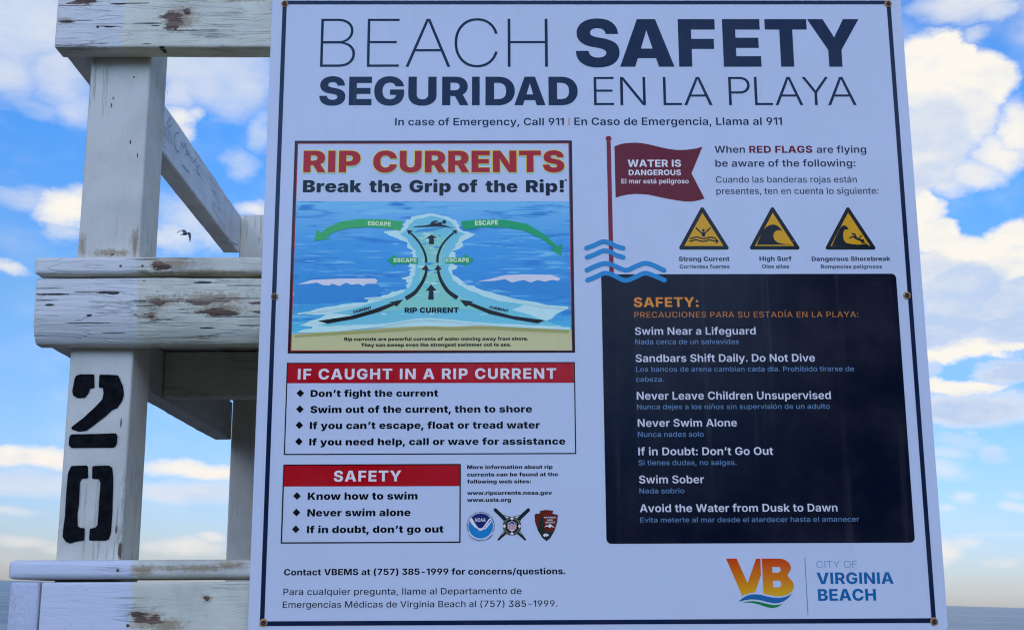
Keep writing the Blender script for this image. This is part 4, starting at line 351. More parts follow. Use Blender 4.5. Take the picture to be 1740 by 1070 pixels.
'M':(241,[[15,0,15,186,82,186,107,112,108,108,110,102,111,95,113,88,115,80,117,72,118,64,120,56,121,48,123,41,124,34,125,28,117,28,118,34,119,41,120,48,122,56,123,64,125,72,127,80,128,88,130,95,132,102,133,108,135,112,159,186,226,186,226,0,183,0,183,81,183,86,183,91,183,97,183,104,183,111,184,118,184,126,184,133,184,141,184,149,184,156,184,163,187,163,185,155,184,148,182,140,180,132,178,124,176,117,174,110,172,103,170,96,169,91,167,85,166,81,139,0,102,0,75,81,74,85,72,91,71,96,69,103,67,110,65,117,63,124,61,132,59,140,57,148,55,155,53,163,57,163,57,156,57,149,57,141,57,134,57,126,57,118,58,111,58,104,58,97,58,91,58,86,58,81,58,0]]),
'N':(196,[[15,0,15,186,63,186,115,101,119,96,122,90,125,84,128,78,131,71,135,64,138,57,141,48,144,39,140,39,140,46,139,54,139,62,138,70,138,78,137,86,137,94,137,100,137,106,137,186,181,186,181,0,133,0,85,78,81,85,77,92,73,98,70,104,67,111,63,119,59,126,55,135,51,145,56,145,56,136,57,127,58,119,58,110,59,103,59,95,59,89,59,83,59,78,59,0]]),
'O':(198,[[99,-2,83,-1,68,2,54,9,41,17,31,28,22,41,16,56,12,74,10,93,12,112,16,130,22,145,31,158,41,169,54,178,68,184,83,188,99,189,115,188,130,184,144,178,156,169,167,158,176,145,182,130,186,112,187,93,186,74,182,56,176,41,167,28,156,17,144,9,130,2,115,-1],[99,36,108,36,115,39,122,42,128,47,134,54,138,62,141,71,142,81,143,93,142,105,141,115,138,124,134,132,128,139,122,144,115,148,108,150,99,151,90,150,82,148,75,144,69,139,64,132,60,124,57,115,55,105,55,93,55,81,57,71,60,62,64,54,69,47,75,42,82,39,90,36]]),
'P':(167,[[15,0,15,186,91,186,104,185,116,183,127,178,136,172,144,164,150,156,155,145,158,134,158,122,157,110,155,99,150,89,144,80,136,72,126,66,115,62,103,59,89,58,42,58,42,93,82,93,88,93,94,94,99,97,103,99,107,103,110,107,112,111,113,116,113,122,113,128,112,133,110,137,107,141,103,145,99,147,94,149,88,150,81,151,58,151,58,0]]),
'R':(169,[[15,0,15,186,91,186,104,185,116,183,127,179,136,173,144,166,150,157,155,148,158,137,158,125,157,112,155,102,150,92,144,84,136,77,126,71,115,67,103,65,89,64,41,64,41,99,82,99,88,99,94,100,99,102,103,104,107,107,110,110,112,114,113,119,113,125,113,130,112,135,110,139,107,143,103,146,99,148,94,150,88,151,81,151,58,151,58,0],[117,0,72,85,118,85,165,0]]),
'S':(169,[[86,-3,71,-2,58,1,46,4,35,10,26,17,19,26,14,36,10,48,9,61,51,61,52,55,53,50,56,46,59,42,63,39,68,37,73,35,79,34,86,34,92,34,97,35,102,36,106,38,109,41,112,43,114,47,115,50,116,54,115,57,114,61,112,63,110,66,106,68,102,70,97,72,92,74,85,75,66,80,51,84,38,90,28,98,20,107,16,118,14,131,15,142,18,152,23,161,30,169,39,176,49,182,60,186,73,188,86,189,100,188,112,186,124,181,133,176,142,169,148,161,153,152,156,142,157,131,115,131,114,137,111,143,107,147,101,150,94,152,86,153,81,152,76,152,71,150,67,148,64,146,62,144,60,141,59,138,59,134,59,131,61,127,62,124,65,122,68,120,72,118,77,116,82,115,87,113,103,109,111,107,119,105,127,102,133,98,139,94,145,90,149,85,153,80,156,74,158,68,159,61,160,54,159,43,156,33,151,24,144,16,136,9,126,4,114,0,101,-2]]),
'T':(173,[[8,151,8,186,165,186,165,151,108,151,108,0,65,0,65,151]]),
'U':(186,[[93,-2,78,-2,64,1,52,6,41,12,32,20,25,30,19,41,16,53,15,66,15,186,58,186,58,70,59,63,60,57,63,52,66,47,70,43,75,40,80,38,86,36,93,36,100,36,106,38,111,40,116,43,120,47,124,52,126,57,128,63,128,70,128,186,172,186,172,66,170,53,167,41,162,30,154,20,145,12,134,6,122,1,108,-2]]),
'V':(196,[[70,0,6,186,55,186,81,104,85,91,89,77,93,62,97,47,100,31,104,15,95,15,98,32,102,47,106,62,109,77,113,91,117,104,142,186,191,186,128,0]]),
'W':(271,[[56,0,6,186,54,186,73,103,74,94,76,86,78,76,79,67,81,57,82,47,83,38,85,29,86,20,78,20,80,29,81,38,83,47,84,57,86,67,88,76,89,86,91,94,93,103,113,186,157,186,177,103,179,94,181,86,183,76,184,67,186,57,188,47,189,38,191,29,192,20,184,20,186,29,187,38,188,47,190,57,191,67,193,76,194,86,196,94,198,103,216,186,265,186,215,0,165,0,143,87,141,99,138,112,136,125,134,138,132,152,130,165,141,165,138,152,136,139,134,125,132,112,130,99,127,87,105,0]]),
'Y':(192,[[75,0,75,68,6,186,57,186,86,129,89,123,92,118,94,112,96,106,99,100,101,93,93,93,95,100,98,107,100,112,102,118,104,124,107,129,135,186,186,186,118,68,118,0]]),
'a':(150,[[54,-3,45,-2,37,0,30,2,23,6,18,10,13,16,10,22,8,30,8,39,8,46,9,53,12,58,15,63,19,68,23,71,28,74,34,77,40,79,46,80,53,82,60,82,67,83,73,84,79,85,83,86,87,87,89,88,91,90,92,92,93,95,93,99,92,101,91,104,89,106,87,108,84,109,81,110,77,111,74,111,70,111,66,110,63,109,60,108,57,106,55,104,53,102,52,99,51,96,12,101,14,109,18,116,23,122,29,128,36,133,44,136,53,139,63,141,74,142,82,141,90,140,98,138,105,136,112,133,118,130,123,125,127,120,131,115,134,109,135,102,136,95,136,0,95,0,95,20,94,20,91,15,88,11,85,8,81,5,76,2,71,0,66,-1,60,-2],[67,26,71,26,76,27,80,29,84,31,87,34,90,38,92,41,93,45,93,50,93,63,92,63,90,62,88,61,87,61,84,60,82,60,80,59,78,59,75,59,73,58,71,58,69,58,65,57,61,56,58,54,55,53,53,51,51,49,49,46,49,44,48,41,49,38,49,35,51,33,52,31,55,29,57,28,60,27,63,26]]),
'b':(163,[[98,-2,91,-2,85,0,79,2,74,4,70,7,66,11,63,15,61,19,59,23,57,23,57,0,15,0,15,186,58,186,58,116,59,116,61,120,63,124,66,128,70,132,74,135,79,138,85,140,91,141,98,142,108,141,117,138,126,134,134,128,140,120,146,110,150,99,153,85,154,70,153,55,151,42,146,30,141,20,134,12,126,6,117,2,108,-1],[83,32,89,32,94,34,98,36,101,40,104,44,107,50,108,56,109,62,110,70,109,77,108,84,107,90,104,95,101,99,98,103,94,106,89,107,83,108,78,107,73,106,69,103,65,100,62,95,60,90,58,84,57,77,57,70,57,62,58,56,60,50,62,44,65,40,69,36,73,34,78,32]]),
'c':(152,[[79,-3,65,-2,53,1,42,6,32,13,24,22,18,32,13,43,10,56,9,69,10,83,13,96,18,107,24,117,32,126,42,132,53,137,65,140,79,142,88,141,96,140,103,138,111,135,117,132,123,128,128,124,133,118,136,113,140,106,142,99,143,92,104,85,103,89,102,92,100,95,99,98,97,100,95,102,93,104,91,106,88,107,86,108,83,108,80,109,74,108,69,106,65,104,62,100,58,96,56,90,54,84,53,77,53,70,53,62,54,55,56,49,58,43,62,39,65,35,69,32,74,31,80,30,83,30,86,31,89,32,91,33,93,35,96,37,98,39,99,41,101,44,102,47,103,51,104,54,143,48,142,40,140,33,137,27,133,21,128,16,123,11,117,7,111,3,104,1,96,-1,88,-2]]),
'e':(154,[[79,-3,66,-2,53,1,42,6,32,13,24,21,18,31,13,42,10,55,9,69,10,83,13,96,18,107,24,117,32,126,41,132,52,137,64,140,78,142,87,141,96,139,105,137,113,133,120,129,126,123,132,117,136,109,140,101,143,92,145,81,145,70,145,59,25,59,25,85,125,85,104,78,104,85,103,90,101,95,99,100,96,103,93,106,88,109,84,110,78,110,73,110,68,109,64,106,60,103,57,100,55,96,53,91,52,85,51,79,51,61,52,55,53,48,55,43,58,39,61,35,65,32,70,30,75,29,80,29,84,29,88,29,91,30,94,32,97,33,99,35,101,38,103,40,105,43,143,37,140,29,136,22,131,16,125,11,118,6,109,2,100,0,90,-2]]),
'f':(105,[[97,140,97,108,2,108,2,140],[26,0,26,148,27,158,29,166,32,174,37,180,42,186,49,190,56,193,65,194,73,195,79,195,85,194,91,194,96,193,100,192,103,191,96,159,94,160,92,160,90,161,87,161,85,161,83,161,78,161,75,160,72,158,70,155,69,152,69,148,69,0]]),
'g':(163,[[79,-55,67,-55,56,-53,47,-51,38,-47,31,-43,25,-38,20,-32,16,-26,14,-19,51,-11,52,-13,54,-16,56,-18,59,-20,62,-22,65,-23,69,-24,73,-25,78,-25,87,-25,94,-23,99,-19,103,-14,106,-8,106,0,106,24,103,24,101,20,99,17,96,13,92,10,88,7,83,5,78,3,72,2,65,2,55,3,46,5,37,9,29,15,22,22,17,31,13,42,10,55,9,70,10,85,13,99,17,110,23,120,30,128,38,134,46,138,55,141,65,142,72,141,79,140,84,138,89,135,94,132,97,128,100,124,103,120,105,116,106,116,106,140,149,140,149,3,148,-9,145,-20,140,-29,133,-37,125,-44,115,-49,104,-52,92,-55],[80,34,85,34,90,35,94,38,98,41,101,45,103,50,105,56,106,63,107,70,106,77,105,84,103,90,101,95,98,100,94,103,90,106,85,107,80,108,74,107,70,106,65,103,62,100,59,95,56,90,55,84,54,77,53,70,54,63,55,56,56,51,59,45,62,41,65,38,70,35,74,34]]),
'h':(162,[[58,80,58,0,15,0,15,186,57,186,57,104,54,104,58,115,63,124,70,131,78,137,88,140,99,142,109,141,117,139,125,135,132,130,137,124,142,117,145,108,147,99,148,89,148,0,105,0,105,81,104,88,102,94,99,99,94,103,88,105,82,106,77,106,73,105,69,103,66,101,63,98,61,94,59,90,58,85]]),
'i':(72,[[15,0,15,140,58,140,58,0],[36,156,30,157,25,159,20,162,17,167,14,172,14,177,14,183,17,188,20,192,25,195,30,197,36,198,42,197,47,195,52,192,55,188,58,183,58,177,58,172,55,167,52,162,47,159,42,157]]),
'k':(151,[[53,38,53,89,60,89,100,140,149,140,90,68,79,68],[15,0,15,186,58,186,58,0],[101,0,64,59,92,89,151,0]]),
'n':(162,[[58,80,58,0,15,0,15,140,55,140,56,104,54,104,58,115,63,124,70,131,78,137,88,140,99,142,109,141,117,139,125,135,132,130,137,124,142,117,145,108,147,99,148,89,148,0,105,0,105,81,104,88,102,94,99,99,94,103,88,105,82,106,77,106,73,105,69,103,66,101,63,98,61,94,59,90,58,85]]),
'o':(158,[[79,-3,65,-2,53,1,42,6,32,13,24,22,18,32,13,43,10,56,9,69,10,83,13,96,18,107,24,117,32,126,42,132,53,137,65,140,79,142,93,140,106,137,117,132,126,126,134,117,141,107,145,96,148,83,149,69,148,56,145,43,141,32,134,22,126,13,117,6,106,1,93,-2],[79,30,85,31,89,33,94,35,97,39,100,44,102,49,104,55,105,62,105,70,105,77,104,84,102,90,100,95,97,100,94,104,89,106,85,108,79,109,74,108,69,106,65,104,61,100,58,95,56,90,54,84,53,77,53,70,53,62,54,55,56,49,58,44,61,39,65,35,69,33,74,31]]),
'q':(163,[[148,-52,105,-52,105,23,104,23,102,19,100,15,97,11,93,7,89,4,84,2,78,0,72,-2,65,-2,55,-1,46,2,37,6,29,12,22,20,17,30,12,42,10,55,9,70,10,85,13,99,17,110,23,120,30,128,37,134,46,138,55,141,65,142,72,141,78,140,84,138,89,135,93,132,97,128,100,124,102,120,104,116,106,116,106,140,148,140],[80,32,85,32,90,34,94,36,98,40,101,44,103,50,105,56,106,62,106,70,106,77,105,84,103,90,101,95,98,100,94,103,90,106,85,107,80,108,74,107,70,106,65,103,62,99,59,95,56,90,55,84,54,77,53,70,54,62,55,56,56,50,59,44,62,40,65,36,70,34,74,32]]),
'r':(107,[[15,0,15,140,56,140,56,114,58,114,61,123,65,130,70,135,76,139,83,141,91,142,93,142,95,141,97,141,99,141,101,140,103,140,103,103,101,103,98,104,95,104,92,104,89,105,86,105,81,104,76,103,71,101,67,98,64,95,61,91,59,87,58,82,58,77,58,0]]),
's':(146,[[73,-3,62,-2,51,0,42,2,33,6,26,11,19,17,14,24,11,31,8,40,48,46,50,41,53,36,57,32,62,30,68,28,75,28,80,28,85,29,89,31,92,33,94,36,95,40,94,43,93,45,90,47,87,49,83,51,77,52,53,57,40,60,30,65,22,71,16,79,13,87,12,97,13,106,15,114,19,121,25,127,32,132,41,136,50,139,61,141,73,142,84,141,94,139,103,137,111,133,118,129,124,124,129,117,132,111,134,103,96,97,95,101,92,105,89,108,84,110,79,111,74,112,69,111,64,110,60,109,57,106,55,103,55,100,55,97,56,95,58,92,61,90,65,89,71,87,97,82,110,79,120,75,128,69,134,62,137,54,138,44,137,35,135,27,130,20,124,13,116,8,107,3,97,0,85,-2]]),
't':(97,[[89,140,89,108,2,108,2,140],[21,173,64,173,64,43,64,39,65,36,67,34,69,33,72,32,75,31,77,32,79,32,82,32,84,32,86,33,87,33,93,2,88,0,84,-1,79,-1,75,-2,70,-2,66,-2,53,-1,41,3,33,8,26,16,22,27,21,39]]),
'u':(162,[[63,-2,54,-1,45,1,37,5,31,10,25,16,21,23,17,31,15,41,15,51,15,140,58,140,58,59,58,52,60,45,64,40,68,37,74,34,81,34,85,34,89,35,93,37,97,39,99,42,102,46,103,50,104,55,105,60,105,140,148,140,148,0,107,0,107,35,108,35,104,25,99,16,92,8,84,3,74,-1]]),
}),
'r':(8,{
' ':(69,[]),
'(':(100,[[29,76,30,90,31,104,33,119,37,133,40,148,45,162,50,175,56,187,62,198,86,198,80,184,75,171,70,157,66,143,62,129,59,115,57,101,56,88,56,76,56,65,57,54,59,42,62,31,65,19,69,7,74,-6,80,-20,86,-35,62,-35,52,-17,44,2,37,20,33,39,30,57]]),
')':(100,[[14,-35,20,-20,26,-6,31,7,35,20,39,32,41,43,43,54,44,65,44,76,44,88,43,101,41,115,38,129,34,143,30,157,25,171,20,184,14,198,38,198,44,187,50,175,55,162,60,148,63,133,67,119,69,104,70,90,71,76,70,57,67,39,62,20,56,1,48,-17,38,-35]]),
',':(69,[[12,-46,23,27,51,27,31,-46]]),
'-':(166,[[124,90,124,67,41,67,41,90]]),
'.':(69,[[35,-2,30,-1,26,1,22,3,19,7,17,11,17,16,17,21,19,25,22,29,26,32,30,34,35,34,40,34,44,32,48,29,50,25,52,21,53,16,52,11,50,7,48,3,44,1,40,-1]]),
'1':(96,[[80,186,80,0,53,0,53,162,52,162,8,129,8,157,48,186]]),
'3':(166,[[80,-2,68,-2,58,0,48,4,39,8,31,14,24,21,19,29,16,38,14,48,42,48,43,43,45,38,48,33,52,30,56,26,62,24,67,22,73,21,80,21,87,21,93,23,99,25,105,27,109,31,113,36,116,41,118,47,118,54,118,60,116,66,114,71,110,76,105,81,99,84,92,87,84,89,74,89,57,89,57,110,103,161,103,163,24,163,24,186,138,186,138,166,79,101,79,106,92,106,104,105,114,101,123,96,131,89,137,82,142,73,145,63,145,53,145,43,142,33,137,24,131,16,123,10,114,5,103,1,92,-2]]),
'5':(166,[[81,-2,70,-2,60,0,50,4,42,9,35,15,29,22,24,30,22,39,20,48,47,48,48,43,49,38,52,34,55,30,60,27,64,24,69,22,75,21,81,21,88,21,94,23,100,26,105,29,110,34,113,39,116,46,118,52,118,60,118,67,116,74,113,80,109,86,105,91,99,94,93,97,87,99,80,100,74,99,68,98,62,97,57,95,52,92,49,89,23,93,34,186,135,186,135,163,57,163,51,110,52,110,56,113,61,116,66,119,72,121,79,122,85,122,94,122,102,120,109,118,116,114,122,110,128,105,133,99,137,92,140,85,143,77,144,69,145,60,144,48,141,38,136,28,130,19,123,12,114,6,104,1,93,-2]]),
'7':(166,[[34,0,116,161,116,163,22,163,22,186,144,186,144,162,63,0]]),
'8':(166,[[83,-2,70,-2,59,0,49,4,39,9,32,15,25,23,21,31,18,40,17,50,18,57,19,64,22,71,26,78,30,83,35,88,41,92,48,95,54,97,54,98,46,101,38,106,32,113,28,121,25,130,24,139,25,148,27,157,32,165,37,172,44,177,52,182,62,186,72,188,83,189,94,188,104,186,113,182,121,177,128,172,134,165,138,157,141,148,142,139,141,130,138,121,133,113,127,106,120,101,111,98,111,97,118,95,124,92,130,88,135,83,140,78,144,71,146,64,148,57,149,50,148,40,145,31,140,23,134,15,126,9,117,4,107,0,95,-2],[83,20,90,20,97,22,103,24,108,27,113,30,116,35,119,40,121,45,121,51,121,58,119,63,116,69,112,73,108,77,102,81,96,83,90,84,83,85,76,84,69,83,63,81,58,77,53,73,49,69,47,63,45,58,44,51,45,45,46,40,49,35,53,30,57,27,62,24,68,22,75,20],[83,107,89,107,94,108,100,111,104,113,108,117,111,121,113,126,115,131,115,137,115,143,113,148,111,152,108,156,104,160,100,163,95,165,89,166,83,166,77,166,71,165,66,163,61,160,57,156,54,152,52,148,51,143,50,137,51,131,52,126,54,121,57,117,61,113,66,111,71,108,77,107]]),
'9':(166,[[83,189,94,188,104,185,114,181,123,175,130,168,136,159,140,149,143,139,144,127,143,118,141,108,138,98,133,88,127,76,118,63,76,0,47,0,108,90,112,90,111,86,108,83,105,80,101,78,97,75,93,73,88,72,84,71,78,71,68,72,58,74,49,78,41,83,34,90,29,98,25,107,23,117,22,128,23,140,25,150,30,160,36,168,43,175,51,181,61,185,71,188],[83,166,76,166,70,164,65,161,60,158,56,153,52,148,50,142,48,135,48,128,48,121,50,115,52,109,56,103,60,99,65,95,70,93,76,91,83,91,89,91,95,93,101,95,106,99,110,103,114,109,116,114,118,121,118,128,118,135,116,142,114,148,110,153,106,158,101,161,96,164,89,166]]),
':':(69,[[35,-2,30,-1,26,1,22,3,19,7,17,11,17,16,17,21,19,25,22,29,26,32,30,34,35,34,40,34,44,32,48,29,50,25,52,21,53,16,52,11,50,7,48,3,44,1,40,-1],[35,97,30,98,26,100,22,103,19,106,17,111,17,115,17,120,19,124,22,128,26,131,30,133,35,133,40,133,44,131,48,128,50,124,52,120,53,115,52,111,50,106,48,103,44,100,40,98]]),
'A':(180,[[6,0,73,186,106,186,174,0,145,0,107,106,104,114,101,124,98,134,95,146,91,160,87,175,92,175,88,159,84,146,80,134,77,123,74,114,72,106,36,0],[42,50,42,73,138,73,138,50]]),
'B':(168,[[21,0,21,186,89,186,101,186,112,183,122,180,130,175,136,169,141,162,144,154,147,146,147,137,147,130,145,123,143,118,140,113,136,108,132,105,127,102,122,100,116,98,116,96,122,95,128,93,134,90,140,86,144,81,149,75,152,67,154,59,155,50,154,41,152,32,148,25,143,17,136,12,127,7,117,3,105,1,92,0],[48,23,90,23,102,24,112,27,119,31,124,37,127,44,128,51,127,57,126,62,123,68,120,72,116,76,110,79,105,82,98,83,91,84,48,84],[48,105,87,105,93,106,99,107,104,109,109,112,113,115,116,119,119,124,120,130,121,135,120,143,117,149,113,155,106,159,98,162,87,163,48,163]]),
'C':(188,[[98,-2,82,-1,68,3,55,9,43,18,33,29,25,42,19,57,16,74,14,93,16,112,19,129,25,144,33,157,43,168,55,177,68,184,83,187,98,189,107,188,117,187,125,185,134,181,141,177,148,172,155,167,160,160,165,153,169,145,172,136,174,126,147,126,146,132,143,138,141,143,137,147,134,151,130,154,125,157,120,160,115,162,110,163,104,164,98,164,88,163,78,160,69,156,61,149,54,141,49,132,45,120,42,107,41,93,42,79,45,66,49,54,54,45,61,37,69,30,78,26,88,23,98,22,104,23,110,23,115,25,120,27,125,29,130,32,134,35,137,39,141,44,143,49,146,54,147,60,174,60,172,51,169,42,166,34,161,27,155,21,149,15,142,10,134,5,126,2,117,-1,108,-2]]),
'D':(185,[[81,0,35,0,35,24,79,24,93,25,105,27,115,32,124,38,131,46,137,56,141,67,143,79,144,93,143,107,141,120,137,131,131,140,124,148,116,154,106,159,94,162,81,162,34,162,34,186,83,186,100,185,116,181,130,175,142,167,152,156,160,143,166,128,169,112,170,93,169,75,166,58,160,43,152,31,142,20,129,11,115,5,99,1],[48,186,48,0,21,0,21,186]]),
'E':(154,[[21,0,21,186,137,186,137,163,48,163,48,106,131,106,131,82,48,82,48,23,138,23,138,0]]),
'I':(69,[[48,186,48,0,21,0,21,186]]),
'L':(145,[[21,0,21,186,48,186,48,23,133,23,133,0]]),
'M':(233,[[21,0,21,186,61,186,103,76,104,73,105,69,107,65,108,60,110,55,111,50,113,44,114,39,116,34,117,28,118,24,119,19,114,19,115,23,116,28,118,33,119,38,120,44,122,49,124,54,125,60,127,64,128,69,129,73,130,76,172,186,212,186,212,0,185,0,185,102,185,106,185,111,185,116,185,121,185,126,185,132,185,138,186,144,186,150,186,156,186,161,186,167,188,167,186,161,185,155,183,148,181,142,179,136,177,130,175,125,173,119,172,114,170,110,168,106,167,102,128,0,105,0,65,102,64,105,62,109,61,114,59,119,57,124,56,130,54,136,52,142,50,148,48,154,46,161,44,167,46,167,46,162,46,156,47,151,47,145,47,139,47,133,47,127,47,122,47,116,47,111,47,106,47,102,47,0]]),
'N':(193,[[21,0,21,186,53,186,124,73,127,69,129,65,132,60,135,55,138,49,141,43,145,37,148,30,151,23,147,23,147,30,146,37,146,44,146,50,145,57,145,63,145,68,145,73,145,78,145,186,172,186,172,0,141,0,76,101,73,107,70,112,67,117,63,123,60,129,56,136,52,144,47,153,42,162,46,162,47,153,47,145,47,137,48,129,48,122,48,116,48,110,49,105,49,101,49,0]]),
'O':(196,[[98,-2,83,-1,68,3,55,9,43,18,34,29,25,42,19,57,16,74,14,93,16,112,19,129,25,144,34,157,43,168,55,177,68,184,83,187,98,189,114,187,128,184,141,177,153,168,163,157,171,144,177,129,180,112,182,93,180,74,177,57,171,42,163,29,153,18,141,9,128,3,114,-1],[98,22,109,23,118,26,127,30,135,37,142,45,147,54,152,66,154,79,155,93,154,108,152,121,147,132,142,142,135,150,127,156,118,160,109,163,98,164,88,163,78,160,69,156,61,150,54,141,49,132,45,120,42,108,41,93,42,79,45,66,49,54,54,45,61,37,69,30,78,26,88,23]]),
'P':(164,[[21,0,21,186,87,186,101,185,113,183,123,178,132,172,139,165,144,157,148,147,150,137,151,126,150,115,148,105,144,95,139,87,132,80,123,74,113,69,101,67,87,66,41,66,41,89,85,89,93,90,101,91,107,94,113,97,117,102,120,107,122,113,123,119,124,126,123,133,122,139,120,145,117,150,113,155,107,158,101,161,93,162,84,163,48,163,48,0]]),
'R':(166,[[21,0,21,186,87,186,101,185,113,183,123,179,132,173,139,166,144,158,148,149,150,139,151,128,150,117,148,107,144,98,139,90,132,83,123,78,113,74,101,72,87,71,37,71,37,94,85,94,93,95,101,96,107,98,112,101,117,105,120,110,122,115,123,121,124,128,123,135,122,141,120,147,117,151,112,155,107,159,101,161,93,162,84,163,48,163,48,0],[127,0,82,84,112,84,158,0]]),
'S':(165,[[83,-3,70,-2,58,0,47,3,38,8,30,15,23,22,18,31,15,40,14,51,41,51,42,44,44,39,48,34,52,30,57,27,63,24,69,22,76,21,83,21,90,21,98,22,104,25,110,27,115,31,119,35,122,40,124,46,125,52,124,57,123,61,120,65,116,69,112,72,107,74,102,76,95,78,89,80,67,86,53,91,41,97,31,105,24,113,20,124,19,136,20,146,23,155,27,164,34,171,42,177,51,182,61,186,72,188,84,189,96,188,107,186,118,182,126,177,134,171,140,164,145,156,148,147,149,138,123,138,120,146,116,153,110,158,103,162,94,164,84,165,76,165,70,164,64,161,58,159,54,155,50,151,48,147,46,142,46,137,46,131,48,126,51,122,55,119,60,116,65,113,70,111,75,110,80,108,98,103,104,102,110,100,116,98,122,95,128,92,133,88,138,84,143,79,146,73,149,67,151,59,151,51,151,41,148,32,143,23,137,16,129,9,120,4,109,0,97,-2]]),
'T':(167,[[12,163,12,186,155,186,155,163,97,163,97,0,70,0,70,163]]),
'U':(190,[[95,-3,81,-2,68,1,56,6,46,12,37,20,30,29,25,40,22,51,21,64,21,186,48,186,48,66,49,58,51,50,54,43,58,37,64,32,70,28,78,24,86,22,95,22,104,22,112,24,120,28,126,32,132,37,136,43,139,50,141,58,141,66,141,186,169,186,169,64,168,51,165,40,159,29,153,20,144,12,134,6,122,1,109,-2]]),
'V':(180,[[74,0,6,186,35,186,73,81,75,72,78,63,82,52,85,40,89,27,93,12,88,12,92,27,96,41,100,53,103,63,106,72,108,81,144,186,174,186,107,0]]),
'Y':(177,[[75,0,75,75,6,186,38,186,74,127,77,120,81,114,84,108,87,101,90,94,93,85,84,85,87,94,91,101,94,108,97,114,100,120,104,127,139,186,170,186,102,75,102,0]]),
'a':(145,[[58,-3,49,-3,41,-1,34,2,27,6,22,10,17,16,13,23,11,31,11,40,11,47,13,54,15,59,19,64,23,68,28,71,33,74,39,76,45,78,52,79,58,80,65,81,72,82,79,83,85,84,90,84,93,85,96,87,98,88,100,91,100,94,100,95,100,100,99,104,97,108,95,112,91,115,88,117,83,119,78,120,72,120,67,120,61,119,56,117,52,115,49,112,45,110,43,107,41,104,39,100,15,107,18,115,23,122,29,127,35,132,42,135,49,138,56,140,64,141,72,142,77,141,83,141,89,140,95,138,101,136,107,133,112,129,117,124,121,118,124,111,125,102,126,93,126,0,101,0,101,19,99,19,97,16,95,12,91,9,87,5,83,3,78,0,72,-2,65,-3],[63,18,71,19,77,20,83,23,88,26,92,30,96,35,98,40,100,45,100,50,100,69,99,68,97,67,94,66,91,65,88,64,84,64,81,63,77,63,74,62,71,62,68,61,65,61,60,60,55,59,51,58,47,56,43,54,40,51,38,48,37,44,36,39,37,35,38,31,40,28,42,25,46,22,49,21,54,19,58,19]]),
'b':(158,[[87,-3,79,-2,72,-1,66,2,61,5,57,8,53,12,51,15,48,19,46,22,44,22,44,0,19,0,19,186,45,186,45,117,46,117,48,120,51,123,53,127,57,131,61,134,66,137,72,140,79,141,87,142,98,141,108,138,117,133,125,126,132,118,138,108,142,97,145,84,145,70,145,55,142,42,138,31,132,21,125,13,117,6,108,1,98,-2],[82,20,89,20,96,23,102,26,107,31,112,37,115,44,117,52,119,61,119,70,119,79,117,87,115,95,112,102,107,108,102,113,96,116,89,118,82,119,74,118,67,116,61,113,56,108,52,102,49,96,46,88,45,79,44,70,45,60,46,52,49,44,52,37,56,31,61,26,67,22,74,20]]),
'c':(147,[[77,-3,65,-2,53,1,43,6,34,13,27,21,20,31,16,43,13,55,12,69,13,83,16,96,20,107,27,117,34,126,43,132,53,137,65,140,77,142,84,141,91,140,97,139,103,137,109,134,114,131,119,127,123,123,127,118,130,113,133,107,135,101,110,95,109,98,108,102,106,105,104,108,101,110,99,112,96,114,93,116,89,117,85,118,81,119,77,119,69,118,62,116,56,112,50,107,46,101,43,94,41,86,39,78,39,69,39,60,41,52,43,44,46,37,50,31,56,26,62,22,69,20,77,19,81,20,86,20,89,21,93,23,96,24,99,26,102,29,104,31,106,34,108,38,110,41,111,45,135,39,133,32,131,27,127,21,124,16,119,12,114,8,109,5,103,2,97,0,91,-2,84,-3]]),
'd':(158,[[71,-3,60,-2,50,1,41,6,32,13,25,21,20,31,16,42,13,55,12,70,13,84,16,97,20,108,26,118,33,126,41,133,50,138,60,141,71,142,79,141,86,140,92,137,97,134,101,131,105,127,107,123,110,120,111,117,113,117,113,186,139,186,139,0,114,0,114,22,111,22,110,19,107,15,104,12,101,8,97,5,92,2,86,-1,79,-2],[76,20,84,20,91,22,97,26,102,31,106,37,109,44,111,52,113,60,113,70,113,79,111,88,109,96,106,102,102,108,97,113,91,116,84,118,76,119,68,118,61,116,55,113,50,108,46,102,43,95,41,87,39,79,39,70,39,61,41,52,43,44,46,37,51,31,56,26,62,23,69,20]]),
'e':(150,[[79,-3,66,-2,54,1,43,6,34,13,26,21,20,31,16,42,13,55,12,69,13,83,16,95,20,107,26,117,34,125,42,132,53,137,64,140,76,142,84,141,92,140,99,138,106,135,113,131,119,125,124,119,129,112,133,104,136,94,138,83,138,71,138,62,28,62,28,82,125,82,112,75,112,83,111,91,108,98,105,104,101,110,96,114,90,117,84,119,76,120,69,119,62,117,56,114,51,110,46,104,43,99,40,92,39,85,38,78,38,65,39,55,41,47,43,40,47,33,52,28,58,24,64,21,71,20,79,19,84,19,89,20,93,21,97,23,101,25,104,28,107,31,109,35,111,39,136,33,133,26,130,20,125,14,119,9,113,5,105,2,97,-1,88,-2]]),
